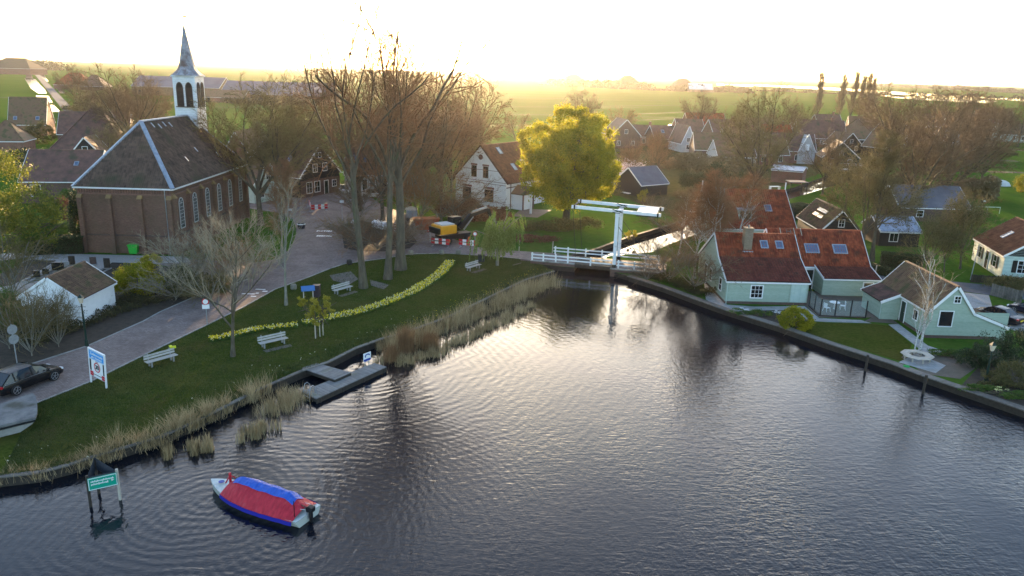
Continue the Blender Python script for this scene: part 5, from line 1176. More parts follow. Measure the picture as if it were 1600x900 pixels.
# ---------------- boat ----------------
bo = at(330, 752, WZ + .45); st = at(482, 802, WZ + .45); bd = (bo - st); bl = bd.length; ang = math.atan2(bd.y, bd.x)
bt_ = thing('motor_boat', 'small moored sloop under a red and blue tarpaulin with an outboard motor', 'boat', ((bo.x + st.x) / 2, (bo.y + st.y) / 2, WZ), ang)
def hw(t): return 1.12 * (max(0.0, 1 - max(0, (t - .42) / .58) ** 2.1)) ** .85 * (.84 + .16 * min(1, t / .35))   # half width, t from stern to bow
N = 28; hull = MB(); rows = []
for i in range(N + 1):
    t = i / N; x = -bl / 2 + bl * t; w_ = max(hw(t), .015); sh = .42 + .12 * t * t + .12 * max(0, t - .8) * 2; rows.append([(x - .0, -w_, sh), (x, -w_ * .97, sh - .12), (x - .12 * t, -w_ * .82, .05), (x - .3 * t, -w_ * .4, -.25), (x - .35 * t, 0, -.32), (x - .3 * t, w_ * .4, -.25), (x - .12 * t, w_ * .82, .05), (x, w_ * .97, sh - .12), (x, w_, sh)])
hull.v = [p_ for rw in rows for p_ in rw]
for i in range(N):
    for k in range(8): hull.f.append((i * 9 + k, i * 9 + k + 1, (i + 1) * 9 + k + 1, (i + 1) * 9 + k))
hull.f.append(tuple(range(9)))
hull.var = []
part('hull', hull, M('cream_hull', [(0.46, 0.49, 0.45)], rough=.35), bt_, smooth=False)
dk_ = MB(); k0 = int(N * .78)
for i in range(k0, N): a, b = rows[i], rows[i + 1]; dk_.face([(a[0][0], a[0][1], a[0][2] + .02), (b[0][0], b[0][1], b[0][2] + .02), (b[8][0], b[8][1], b[8][2] + .02), (a[8][0], a[8][1], a[8][2] + .02)])
st_k = MB()
for i in range(0, 3): a, b = rows[i], rows[i + 1]; st_k.face([(a[0][0], a[0][1], a[0][2] + .01), (b[0][0], b[0][1], b[0][2] + .01), (b[8][0], b[8][1], b[8][2] + .01), (a[8][0], a[8][1], a[8][2] + .01)])
part('stern_deck', st_k, M('pale_deck', [(0.42, 0.46, 0.45), (0.56, 0.60, 0.58)], 6, .6), bt_)
part('foredeck', dk_, M('pale_deck', [(0.42, 0.46, 0.45), (0.56, 0.60, 0.58)], 6, .6), bt_)
red_tarp = M('red_tarpaulin', [(0.36, 0.012, 0.028), (0.56, 0.03, 0.05)], 2.5, .6, bump=.9, bscale=2.6, stretch=(2.5, 1, 1), blotch=((0.45, 0.06, 0.07), 1.5, .6)); blue_tarp = M('blue_tarpaulin', [(0.02, 0.07, 0.36), (0.04, 0.13, 0.55)], 3, .5, bump=1.0, bscale=3.2, stretch=(2, 1, 1)); blue_trim = M('blue_trim', [(0.018, 0.02, 0.30)], rough=.6)
def tarp_h(t):   # ridge height along the boat
    return .62 + .62 * min(1, max(0, (.80 - t) / .14)) * min(1, max(0, (t - .03) / .14))
tp = MB(); rr = []; n0, n1 = 1, int(N * .80); rng_ = random.Random(3)
for i in range(n0, n1 + 1):
    t = i / N; x = -bl / 2 + bl * t; w_ = hw(t) + .05; sh = rows[i][0][2]; hh_ = tarp_h(t); sec_ = []
    sag = .025 * math.cos(t * 34)
    for k in range(-6, 7):
        u = k / 6; au = abs(u); z = sh - .02 + (hh_ - .35) * (1 - au ** 1.35) + (sag if 0 < au < .6 else 0) + rng_.uniform(-.012, .012); sec_.append((x, u * w_, z))
    rr.append(sec_)
tp.v = [p_ for s_ in rr for p_ in s_]
for i in range(len(rr) - 1):
    for k in range(12): tp.f.append((i * 13 + k, i * 13 + k + 1, (i + 1) * 13 + k + 1, (i + 1) * 13 + k))
tp.var = []
part('red_cover', tp, red_tarp, bt_, smooth=True)
bp_ = MB(); b0, b1 = 2, len(rr) - 3; cols_ = range(3, 9)
bv = []
for i in range(b0, b1 + 1):
    for k in cols_: x, y, z = rr[i][k]; bv.append((x, y * 1.02, z + .035 + rng_.uniform(0, .018)))
bp_.v = bv; nc = len(list(cols_))
for i in range(b1 - b0):
    for k in range(nc - 1): bp_.f.append((i * nc + k, i * nc + k + 1, (i + 1) * nc + k + 1, (i + 1) * nc + k))
bp_.var = []
part('blue_cover', bp_, blue_tarp, bt_, smooth=False)
for s_ in (0, 12):
    tm = MB()
    for i in range(len(rr) - 1):
        a, b = Vector(rr[i][s_]), Vector(rr[i + 1][s_]); o_ = Vector((0, -.025 if s_ == 0 else .025, 0)); tm.face([a + o_ + Z * .03, b + o_ + Z * .03, b + o_ * 1.4 - Z * .2, a + o_ * 1.4 - Z * .2])
    part('blue_skirt', tm, blue_trim, bt_)
rp = MB()
for i in (6, 13): 
    for k in range(0, 3): rp.bar(Vector(rr[i][k]) + Z * .03, Vector(rr[i][k + 1]) + Z * .03, .025)
    rp.bar(Vector(rr[i][0]) + Z * .03, Vector(rr[i][0]) + Vector((0, -.05, -.22)), .03)
rp.tube([rr[1][4], (rr[0][4][0] - .2, rr[0][4][1], .75), (rr[0][5][0] - .45, -.1, .6), (rr[0][8][0], rr[0][8][1], .8)], .012, 5)
part('rope', rp, white, bt_)
part('deck_badge', MB().lathe([(.16, 0), (.16, .012)], 16, (bl * .385, 0, .64)), navy, bt_)
part('bow_prop', MB().bar((bl * .285, 0, .5), (bl * .285, 0, 1.35), .1).bar((bl * .285, -.35, .9), (bl * .285, .0, 1.2), .05).bar((bl * .285, .35, .9), (bl * .285, .0, 1.2), .05), red_tarp, bt_)
om = MB(); sx = -bl / 2 - .12; om.prism([(-.22, .62), (.16, .58), (.2, .82), (.05, .93), (-.24, .88)], (sx, 0, 0), X, Y, Z, -.15, .15); mo = part('outboard_motor', om, blackpaint, bt_, bevel=.03)
part('motor_leg', MB().box(sx - .12, sx + .03, -.06, .06, -.5, .58), blackpaint, mo); part('tiller', MB().bar((sx + .1, 0, .72), (sx + .6, 0, .82), .04), blackpaint, mo)
part('motor_bracket', MB().box(sx + .06, sx + .16, -.14, .14, .2, .56), metalgrey, bt_)
part('stern_pole', MB().bar((-bl / 2 + .3, .7, .5), (-bl / 2 + .3, .7, 1.45), .03), blackpaint, bt_)
# ---------------- green direction sign in the water ----------------
l0, r0_ = at(142, 792, WZ), at(188, 781, WZ); d = r0_ - l0; L = d.length
sg = thing('waterway_sign', 'green waterway direction sign on a three sided frame of dark piles', 'sign', (l0.x, l0.y, 0), math.atan2(d.y, d.x))
for (x, y, nm, mt) in ((0, 0, 'pile', wood_dark), (L, 0, 'pile', wood_light), (L * .35, 1.25, 'pile', wood_dark)):
    part(nm, MB().tube([(x, y, -2.4), (x, y, 1.28 if y == 0 else 1.5)], .075, 8), mt, sg)
gm = M('sign_green', [(0.0, 0.30, 0.20)], rough=.4)
part('panel', MB().box(0, L - .02, -.14, -.10, -.28, .42), gm, sg)
part('border', MB().box(.02, L - .04, -.15, -.142, .37, .40).box(.02, L - .04, -.15, -.142, -.26, -.23).box(.02, .05, -.15, -.142, -.229, .369).box(L - .07, L - .04, -.15, -.142, -.229, .369), white, sg)
tx = MB()
for zz, n_, gp_ in ((.20, 17, .058), (.04, 14, .058)):
    rn = random.Random(n_)
    for i in range(n_): tx.box(.14 + i * gp_, .14 + i * gp_ + .04, -.15, -.142, zz - .035 - (.02 if rn.random() < .15 else 0), zz + .03 + (.03 if rn.random() < .3 else 0))
tx.prism([(L - .30, .15), (L - .16, .15), (L - .23, .27)], (0, -.142, 0), X, -Y, Z, 0, .008).prism([(L - .30, .02), (L - .16, .08), (L - .30, .12)], (0, -.142, 0), X, -Y, Z, 0, .008)
part('lettering', tx, white, sg, kind='stuff')
tri = MB(); nt_ = M('dark_mesh_panel', [(0.03, 0.035, 0.045), (0.06, 0.065, 0.08)], 8, .7)
tri.face([(0, 0, .45), (0, 0, -.2), (L * .35, 1.25, .2), (L * .35, 1.25, .9)]); tri.face([(L, 0, .45), (L, 0, -.2), (L * .35, 1.25, .2), (L * .35, 1.25, .9)]); tri.face([(L, .02, .45), (L, .02, -.2), (0, .02, -.2), (0, .02, .45)])
part('side_panels', tri, nt_, sg)
for c_ in sg.children:
    if not c_.name.startswith('pile'): c_.location.z = .72
# ---------------- benches, bins, signs, lamps ----------------
def bench():
    r = thing('park_bench', '', 'bench', (0, 0, 0), 0, 'slatted park benches on the lawn')
    for y in (-.2, -.02, .16): part('slat', MB().box(-1.2, 1.2, y - .075, y + .075, .43, .475, random.random()), bench_wood, r)
    for k in range(2): part('slat', MB().fbox((0, .26, .56 + k * .2), X, Vector((0, .2, 1)).normalized(), Vector((0, -1, .2)).normalized(), -1.2, 1.2, 0, .14, 0, .04, random.random()), bench_wood, r)
    for x in (-.85, .85): part('leg', MB().box(x - .05, x + .05, -.25, -.15, 0, .43).box(x - .05, x + .05, .14, .24, 0, .43).box(x - .05, x + .05, -.149, .139, .33, .428).bar((x, .22, .4), (x, .36, .98), .07), concrete, r)
    return r
b0_ = bench()
BL = [((233, 574), (272, 563), 'park bench nearest the town sign with a bright yellow thing on its back'), ((405, 545), (449, 535), 'park bench below the daffodil row beside the young bare tree'), ((521, 461), (549, 453), 'park bench in front of the tall tree trunk by the notice board'), ((728, 425), (751, 418), 'small park bench near the litter bin and the drawbridge')]
for i, (a, b, lb) in enumerate(BL):
    o = b0_ if i == 0 else copy_tree(b0_)
    A, B = at(*a), at(*b); o.location = (A + B) / 2; o.rotation_euler = (0, 0, math.atan2(B.y - A.y, B.x - A.x)); o['label'] = lb
    # the seats look over the pond: worn earth patch in front
    nn = Vector((B.y - A.y, A.x - B.x, 0)).normalized(); c = (A + B) / 2 + nn * .8; e = (B - A).normalized()
    q = [c - e * 1.2 - nn * .25, c + e * 1.2 - nn * .3, c + e * 1.1 + nn * .3, c - e * 1.1 + nn * .35]
    if i in (1, 2, 3): sheet('worn_earth', [(v.x, v.y) for v in q], .014, M('bare_earth', [(0.10, 0.09, 0.08), (0.16, 0.145, 0.13)], 2, .95, world=True), world=True)
p_ = at(270, 561); one('jacket', MB().fbox((0, 0, 0), X, Y, Z, -.22, .22, -.06, .06, 0, .18).fbox((0, 0, 0), X, Y, Z, -.25, -.05, -.16, .16, .18, .24), M('hi_vis_yellow', [(0.65, 0.68, 0.03)], rough=.6), 'bright yellow cloth hung over the end of the bench by the town sign', 'jacket', loc=(p_.x, p_.y + .2, .8), rz=.7)
sheet('worn_earth', [(515, 430), (548, 424), (560, 436), (545, 445), (520, 438)], .014, MATS['bare_earth']); sheet('worn_earth', [(578, 437), (608, 445), (600, 452), (580, 446)], .014, MATS['bare_earth'])
def litter_bin(px, py, w, h, mat, label):
    r = thing('litter_bin', label, 'litter bin', at(px, py)); part('body', MB().box(-w / 2, w / 2, -w / 2, w / 2, .06, h * .86), mat, r, bevel=.03); part('lid', MB().box(-w / 2 - .03, w / 2 + .03, -w / 2 - .03, w / 2 + .03, h * .862, h), mat, r, bevel=.03); part('foot', MB().box(-.1, .1, -.1, .1, 0, .06), concrete, r)
binm = M('dark_plum_plastic', [(0.045, 0.03, 0.035)], rough=.5)
litter_bin(752, 409, .75, 1.0, M('grey_bin', [(0.03, 0.032, 0.035)], rough=.5), 'square dark litter bin on the lawn edge near the willow'); litter_bin(495, 464, .7, 1.25, binm, 'tall dark litter bin beside the blue notice board')
r = thing('notice_board', 'tilted blue notice board on two wooden posts', 'notice board', at(482, 467), .4); part('panel', MB().fbox((0, 0, 1.05), X, Vector((0, .7, .7)).normalized(), Vector((0, -.7, .7)).normalized(), -.65, .65, -.3, .3, 0, .05), M('board_blue', [(0.06, 0.16, 0.38)], rough=.4), r)
for x in (-.45, .45): part('post', MB().box(x - .05, x + .05, -.05, .05, 0, 1.0), wood_light, r)
for i, (px, py, lb) in enumerate(((459, 452, 'low stone block at the lawn edge beside the young bare tree trunk'), (546, 413, 'dark round stump at the bend of the lawn edge'), (642, 398, 'wooden block at the lawn edge right of the tall trunks'), (690, 397, 'wooden block at the lawn edge behind the daffodils'), (716, 397, 'small wooden block near the litter bin'))):
    r = one('boundary_block', MB().lathe([(.28, 0), (.33, .12), (.32, .42), (.24, .55), (.05, .58)], 10), wood_dark if i == 1 else bark_pale, lb, 'block', 'blocks along the lawn edge', loc=at(px, py))
r = thing('barrel_planter', 'dark barrel standing on the brick road by the church lawn', 'barrel', at(471, 357)); part('body', MB().lathe([(.42, 0), (.55, .3), (.55, .6), (.45, .85)], 14), binm, r); part('rim', MB().lathe([(.5, .58), (.58, .6), (.58, .68), (.5, .7)], 14), white, r)
def lamp_post(px, py, h, label, s=1.0):
    r = thing('lamp_post', label, 'lamp post', at(px, py)); r.scale = (s, s, s)
    part('pole', MB().lathe([(.16, 0), (.14, .5), (.09, .6), (.075, h * .55), (.05, h - .75)], 10), darkgreen, r)
    part('bracket', MB().bar((-.3, 0, h - 1.0), (.3, 0, h - 1.0), .035).bar((-.14, 0, h - .86), (.14, 0, h - .86), .03), darkgreen, r)
    ln_ = part('lantern', MB().lathe([(.12, h - .7), (.24, h - .25)], 4, phase=.5), M('lamp_glass', [(0.62, 0.52, 0.38)], rough=.15, spec=.6), r); part('lantern_roof', MB().lathe([(.27, h - .249), (.13, h - .1), (.03, h)], 4, phase=.5), darkgreen, ln_)
lamp_post(136, 541, 4.3, 'old fashioned street lamp with a glass lantern beside the white shed'); lamp_post(1539, 600, 3.4, 'garden lamp with pale green lantern among the shrubs at the lower right')
def pole_sign(px, py, h, discs, label, rz=0, cat='road sign', r_=.3):
    r = thing('traffic_sign', label, cat, at(px, py), rz); part('pole', MB().tube([(0, 0, 0), (0, 0, h)], .04, 8), metalgrey, r)
    for i, (z, kind, face) in enumerate(discs):
        m = MB(); rr_ = r_
        if kind == 'disc': m.prism([(math.cos(a * math.pi / 10) * rr_, z + math.sin(a * math.pi / 10) * rr_) for a in range(20)], (0, -.05, 0), X, Y, Z, -.015, .0)
        elif kind == 'rect': m.box(-.3, .3, -.065, -.05, z - .2, z + .2)
        else: m.prism([(-.42, z - .3), (.42, z - .3), (0, z + .42)], (0, -.05, 0), X, Y, Z, -.015, 0)
        dsk = part('sign_face', m, face, r)
        if kind == 'ring':
            pass
        if face is red_paint and kind == 'disc': part('sign_centre', MB().prism([(math.cos(a * math.pi / 10) * rr_ * .72, z + math.sin(a * math.pi / 10) * rr_ * .72) for a in range(20)], (0, -.066, 0), X, Y, Z, -.004, 0), white, dsk)
        if face is red_paint and kind == 'tri': part('sign_centre', MB().prism([(-.28, z - .22), (.28, z - .22), (0, z + .24)], (0, -.066, 0), X, Y, Z, -.004, 0), white, dsk)
    return r
pole_sign(28, 575, 3.4, ((3.0, 'disc', metalgrey), (2.25, 'disc', metalgrey)), 'pole with two round grey sign backs beside the dark car', rz=1.1, r_=.36)
pole_sign(324, 507, 2.3, ((2.1, 'disc', red_paint), (1.65, 'rect', white)), 'small round red ringed sign on a pole beside the brick road', rz=.3)
pole_sign(672, 378, 2.2, ((1.7, 'tri', red_paint),), 'red triangular warning sign at the left end of the road works barrier', rz=.1)
pole_sign(742, 386, 2.0, ((1.75, 'disc', red_paint),), 'round white and red sign at the right end of the road works barrier')
pole_sign(563, 405, 2.1, ((1.75, 'rect', blue_sign),), 'small blue sign partly behind the leftmost tall trunk')
pole_sign(552, 362, 1.8, ((1.4, 'rect', white),), 'white square sign on the shrubby traffic island', r_=.2)
pole_sign(535, 345, 3.2, ((2.9, 'rect', white),), 'thin black pole with a white arm at the corner of the island')
pole_sign(455, 345, 1.9, ((1.7, 'rect', white),), 'small white topped pole on the churchyard lawn edge')
# town sign
A, B = at(142, 597), at(167, 607); d = B - A; L = d.length
ts = thing('town_sign', 'white framed town name sign with blue panel and a 30 speed limit on the lawn', 'sign', A, math.atan2(d.y, d.x))
for x in (.045, L - .045): part('post', MB().box(x - .045, x + .045, -.05, .05, 0, 2.72), white, ts)
part('top_rail', MB().box(.092, L - .092, -.048, .048, 2.63, 2.718), white, ts)
part('panel', MB().box(.094, L - .094, -.02, .02, .62, 2.626), white, ts)
part('blue_panel', MB().box(.11, L - .11, -.03, -.022, 1.95, 2.6), blue_sign, ts)
part('blue_panel_line', MB().box(.13, L - .13, -.036, -.032, 1.99, 2.01).box(.13, L - .13, -.036, -.032, 2.54, 2.56), white, ts)
def text(body, size, loc, mat, parent, name='lettering', bold=0.0, align='CENTER'):
    cu = bpy.data.curves.new(name, 'FONT'); cu.body = body; cu.size = size; cu.align_x = align; cu.extrude = .003; cu.offset = bold; cu.materials.append(mat)
    tmp = bpy.data.objects.new(name, cu); C.objects.link(tmp); dg = bpy.context.evaluated_depsgraph_get(); me = bpy.data.meshes.new_from_object(tmp.evaluated_get(dg)); bpy.data.objects.remove(tmp)
    o = bpy.data.objects.new(name, me); C.objects.link(o); o.parent = parent; o['kind'] = 'stuff'; o.location = loc; o.rotation_euler = (R(90), 0, 0); return o
text('Zuiderwoude', .27, (L / 2, -.036, 2.28), white, ts, bold=.004); text('gem. Waterland', .19, (L / 2, -.036, 2.07), white, ts, bold=.003)
part('dark_strip', MB().box(.11, .28, -.032, -.022, 1.05, 1.9), blackpaint, ts); part('dark_strip', MB().box(L - .28, L - .11, -.032, -.022, 1.05, 1.9), blackpaint, ts)
def ring(r0, r1, cx, cz, n=28):
    m = MB()
    for i in range(n):
        a, b = 2 * math.pi * i / n, 2 * math.pi * (i + 1) / n; m.face([(cx + r0 * math.cos(a), -.034, cz + r0 * math.sin(a)), (cx + r1 * math.cos(a), -.034, cz + r1 * math.sin(a)), (cx + r1 * math.cos(b), -.034, cz + r1 * math.sin(b)), (cx + r0 * math.cos(b), -.034, cz + r0 * math.sin(b))])
    return m
part('speed_ring', ring(.29, .37, L / 2, 1.45), red_paint, ts); text('30', .46, (L / 2, -.036, 1.30), blackpaint, ts, bold=.012)
text('ZONE', .12, (L / 2, -.036, 1.84), M('grey_print', [(0.3, 0.32, 0.34)]), ts)
for z in (.66, .84):
    for x0 in (.11, L - .48): part('red_block', MB().box(x0, x0 + .37, -.034, -.022, z, z + .155), red_paint, ts)
part('dark_bar', MB().box(.48, L - .48, -.034, -.022, .82, .86), blackpaint, ts)
ts.rotation_euler = (0, R(5), math.atan2(d.y, d.x))
# concrete bridge parapet, lower left
def prism_px(name, mb, px, z0, z1):
    P = [at(x, y, z1) for x, y in px]; i = len(mb.v); n = len(P)
    for z in (z1, z0):
        for p__ in P: mb.v.append((p__.x, p__.y, z))
    mb.f.append(tuple(range(i, i + n))); mb.f.append(tuple(range(i + 2 * n - 1, i + n - 1, -1)))
    for k in range(n): mb.f.append((i + k, i + n + k, i + n + (k + 1) % n, i + (k + 1) % n))
    mb.var = [.5] * len(mb.f); return mb
pp = thing('bridge_parapet', 'rounded concrete bridge parapet in the lower left corner', 'parapet')
P4 = [(-60, 648), (0, 631), (44, 616), (51, 614), (56, 619), (58, 630), (58, 644), (55, 652), (0, 665), (-60, 679)]
m = prism_px('x', MB(), P4, .80, .95); par_c = M('parapet_concrete', [(0.10, 0.105, 0.11), (0.19, 0.195, 0.195)], 1.6, .9, bump=.5, blotch=((0.06, 0.065, 0.055), .8, .55)); part('capping', m, par_c, pp)
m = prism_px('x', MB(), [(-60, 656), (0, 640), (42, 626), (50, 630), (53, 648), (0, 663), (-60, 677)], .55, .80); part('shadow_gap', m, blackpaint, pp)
P5 = [at(-60, 704, .6), at(50, 668, .6), at(45, 672, .0), at(10, 690, -.6), at(-60, 712, -1.0)]
m = MB(); a0, a1 = at(-60, 684, .56), at(54, 656, .56); dd_ = (a1 - a0); nn_ = Vector((dd_.y, -dd_.x, 0)).normalized()
m.prism([(0, .548), (dd_.length, .548), (dd_.length - .15, .35), (dd_.length * .5, -.5), (0, -1.4)], Vector((a0.x, a0.y, 0)), dd_.normalized(), nn_, Z, -1.2, .05); part('side_wall', m, concrete, pp)
part('pipe', MB().tube([a0 + nn_ * .12 - Z * .05, a1 + nn_ * .12 - Z * .02], .06, 8), blackpaint, pp)
# ---------------- cars ----------------
def paint(name, col): return M(name, [col], rough=.25, spec=.35)
def car(label, loc, rz, L=4.6, W=1.85, H=1.5, col=None, suv=False, hatch=True, plate='yellow', group=None, lights=True):
    r = thing('car', label, 'car', loc, rz, group); pm = paint(col[0], col[1]); zb = .2 if not suv else .26; belt = H * .60
    # body loft: stations (x, hood/belt height, half width)
    st_ = [(-L / 2, .62 * belt, .80), (-L / 2 + .08, belt * .93, .90), (-L / 2 + .35, belt * 1.0, .97), (-L * .25, belt * 1.03, 1), (0, belt, 1), (L * .18, belt * .97, 1), (L * .30, belt * .92, .985), (L * .42, belt * .84, .94), (L / 2 - .1, belt * .70, .84), (L / 2, belt * .52, .74)]
    m = MB(); rows = []
    for (x, t, wf) in st_:
        w_ = W / 2 * wf; ends = x <= -L / 2 + .01 or x >= L / 2 - .01; b = zb + (.12 if ends else 0)
        rows.append([(x, -w_ * .9, b), (x, -w_, b + .12), (x, -w_, t * .78), (x, -w_ * .94, t * .97), (x, -w_ * .7, t), (x, 0, t * 1.015), (x, w_ * .7, t), (x, w_ * .94, t * .97), (x, w_, t * .78), (x, w_, b + .12), (x, w_ * .9, b)])
    n = 11; m.v = [q for rw in rows for q in rw]
    for i in range(len(rows) - 1):
        for k in range(n - 1): m.f.append((i * n + k, (i + 1) * n + k, (i + 1) * n + k + 1, i * n + k + 1))
        m.f.append((i * n + n - 1, (i + 1) * n + n - 1, (i + 1) * n, i * n))
    m.f.append(tuple(range(n))); m.f.append(tuple((len(rows) - 1) * n + k for k in range(n))[::-1]); m.var = []
    body = part('body', m, pm, r, smooth=True)
    md = body.modifiers.new('s', 'EDGE_SPLIT'); md.split_angle = R(38)
    xr = -L / 2 + (.12 if hatch else L * .17); xf = L * .27
    g = MB(); cs = [(xr, belt * .98, .83), (xr + (.72 if hatch else .62), H * .94, .70), (xr + L * .30, H - .03, .70), (L * .02, H - .03, .70), (xf - .55, H * .86, .735), (xf, belt * .93, .84)]
    rows = []
    for (x, t, wf) in cs:
        wt = W / 2 * wf; wbm = W / 2 * .9; rows.append([(x, -wbm, belt * .92), (x, -wt, t), (x, wt, t), (x, wbm, belt * .92)])
    g.v = [q for rw in rows for q in rw]
    for i in range(len(rows) - 1):
        for k in range(3): g.f.append((i * 4 + k, (i + 1) * 4 + k, (i + 1) * 4 + k + 1, i * 4 + k + 1))
    g.f.append((0, 1, 2, 3)); g.f.append((23, 22, 21, 20)); g.var = []
    part('windows', g, glass, r)
    rf = MB(); pts = cs[1:5]; 
    rf.v = []
    for (x, t, wf) in pts: w_ = W / 2 * wf + .01; rf.v += [(x, -w_, t + .005), (x, -w_ * .8, t + .035), (x, w_ * .8, t + .035), (x, w_, t + .005)]
    for i in range(2):
        for k in range(3): rf.f.append((i * 4 + k, (i + 1) * 4 + k, (i + 1) * 4 + k + 1, i * 4 + k + 1))
    rf.var = []; part('roof', rf, pm, r, smooth=True)
    for s in (-1, 1):
        wb = W / 2 * .915
        for (a, b) in (((xf, s * W / 2 * .85, belt * .93), (xf - .55, s * W / 2 * .745, H * .86)), ((xf - .55, s * W / 2 * .745, H * .86), (L * .02, s * W / 2 * .715, H - .02)), ((xr, s * W / 2 * .85, belt * .98), (xr + (.72 if hatch else .62), s * W / 2 * .715, H * .94)), ((-.05, s * wb, belt * .93), (-.1, s * W / 2 * .715, H - .03)), ((xr + .95, s * wb, belt * .93), (xr + .9, s * W / 2 * .715, H - .04))): part('window_pillar', MB().bar(a, b, .06), pm, r)
    tr2 = MB()
    for s in (-1, 1): tr2.bar((xf - .05, s * (W / 2 * .93), belt * .945), (xr + .15, s * (W / 2 * .93), belt * .99), .025)
    part('chrome_trim', tr2, metalgrey, r)
    wr = .36 if suv else .31
    for x in (-L * .295, L * .305):
        for s in (-1, 1):
            part('wheel_arch', MB().prism([(x + math.cos(a * math.pi / 8) * (wr + .07), wr + math.sin(a * math.pi / 8) * (wr + .07)) for a in range(9)], (0, s * (W / 2 - .02), 0), X, Y, Z, -.012, .024), rubber, r)
            w_ = part('wheel', MB(), rubber, r); 
            t = MB(); q = 20
            for y0, rad in ((s * (W / 2 - .22), wr), (s * (W / 2 + .025), wr)):
                for a in range(q): t.v.append((x + math.cos(2 * math.pi * a / q) * rad, y0, wr + math.sin(2 * math.pi * a / q) * rad))
            for a in range(q): t.f.append((a, (a + 1) % q, q + (a + 1) % q, q + a))
            t.f.append(tuple(range(q))); t.f.append(tuple(range(q, 2 * q))[::-1]); t.var = []
            w_.data = t.mesh('wheel', rubber)
            rm = MB(); y1 = s * (W / 2 + .03)
            for a in range(5):
                an = a * 2 * math.pi / 5; rm.bar((x, y1, wr), (x + math.cos(an) * wr * .72, y1, wr + math.sin(an) * wr * .72), .07, .02)
            for a in range(16):
                a0, a1 = a * math.pi / 8, (a + 1) * math.pi / 8; rm.bar((x + math.cos(a0) * wr * .7, y1, wr + math.sin(a0) * wr * .7), (x + math.cos(a1) * wr * .7, y1, wr + math.sin(a1) * wr * .7), .035, .02)
            part('rim', rm, rimmat, w_)
    for s in (-1, 1):
        part('headlight', MB().fbox((L / 2 - .13, s * W * .34, belt * .66), X, Y, Z, -.1, .07, -.16, .16, -.06, .06), M('headlamp_lens', [(0.7, 0.72, 0.75)], rough=.1), r)
        part('tail_light', MB().fbox((-L / 2 + .04, s * W * .36, belt * .86), X, Y, Z, -.03, .12, -.16, .14, -.07, .07), M('tail_lamp_red', [(0.45, 0.01, 0.015)], rough=.2), r)
        part('mirror', MB().fbox((L * .2, s * (W / 2 + .06), belt * 1.02), X, Y, Z, -.07, .07, -.08, .08, -.05, .07), pm, r)
    part('number_plate', MB().box(-L / 2 - .02, -L / 2 + .01, -.26, .26, belt * .58, belt * .58 + .12), M('yellow_plate', [(0.75, 0.55, 0.03)], rough=.4), r)
    return r
f0, f1 = at(27, 618), at(85, 595); ax = (f1 - f0).normalized(); cmid = (f0 + f1) / 2 + Vector((-ax.y, ax.x, 0)) * .9
cr_ = car('black estate car with silver wheels driving off on the brick road at the left edge', (cmid.x, cmid.y, .02), math.atan2(ax.y, ax.x), 4.75, 1.88, 1.6, ('black_car_paint', (0.008, 0.008, 0.010)), suv=True)
tl = bpy.data.materials['tail_lamp_red']
car('dark sedan with a yellow plate parked behind the cottage gable', at(1557, 500), 2.35 - .25, 4.5, 1.8, 1.42, ('plum_car_paint', (0.018, 0.012, 0.016)), hatch=False)
car('dark blue car cut off by the right edge of the driveway', at(1612, 492), 2.1, 4.3, 1.75, 1.42, ('navy_car_paint', (0.01, 0.014, 0.028)))
car('small silver hatchback parked beside the pale plastered house', at(556, 318), .0, 3.0, 1.65, 1.5, ('silver_car_paint', (0.42, 0.43, 0.46)))
car('white car nose on in front of the pale plastered house', at(538, 301), -1.3, 3.9, 1.7, 1.45, ('white_car_paint', (0.6, 0.62, 0.64)))
car('white car with bright roof behind the silver hatchback', at(583, 308), -.2, 4.2, 1.75, 1.45, ('pearl_car_paint', (0.62, 0.60, 0.56)))
car('white car beneath the blossoming tree', at(962, 290), .05, 4.2, 1.75, 1.5, ('white_car_paint', (0.6, 0.62, 0.64)))
car('white car beside the dark shed beyond the drawbridge', at(984, 296), -.1, 4.2, 1.75, 1.5, ('white_car_paint', (0.6, 0.62, 0.64)))
# ---------------- road works ----------------
def barrier(a, b, label, n=5):
    A, B = at(*a), at(*b); d = B - A; L = d.length; r = thing('road_barrier', label, 'barrier', A, math.atan2(d.y, d.x), 'red and white road works barriers')
    for z in (.5, .92):
        for i in range(n): part('stripe', MB().box(L * i / n, L * (i + 1) / n - .002, -.02, .02, z - .15, z + .15), red_paint if i % 2 == 0 else white, r)
    for x in (.2, L - .2): part('leg', MB().box(x - .03, x + .03, .022, .07, 0, 1.0).box(x - .05, x + .05, -.3, .35, 0, .06), metalgrey, r)
barrier((674, 384), (702, 387), 'red and white barrier left of the excavator wheel'); barrier((717, 386), (746, 389), 'red and white barrier in front of the willow branches')
barrier((487, 331), (512, 329), 'red and white barrier across the side street near the black gabled house'); barrier((483, 322), (487, 331), 'short end-on red barrier beside the side street barrier', 3)
yel = M('machine_yellow', [(0.68, 0.27, 0.01), (0.78, 0.34, 0.02)], 3, .45, blotch=((0.3, 0.16, 0.05), 1.5, .62))
A, B = at(690, 380), at(728, 376); exr = thing('excavator', 'yellow and black wheeled excavator parked at the road works', 'excavator', (A + B) / 2, math.atan2(B.y - A.y, B.x - A.x) + .1); exr.scale = (1.08, 1.08, 1.08)
part('chassis', MB().box(-2.3, 2.3, -.7, .7, .55, 1.1).box(-2.5, -2.2, -1.1, 1.1, .3, .8), blackpaint, exr, bevel=.05)
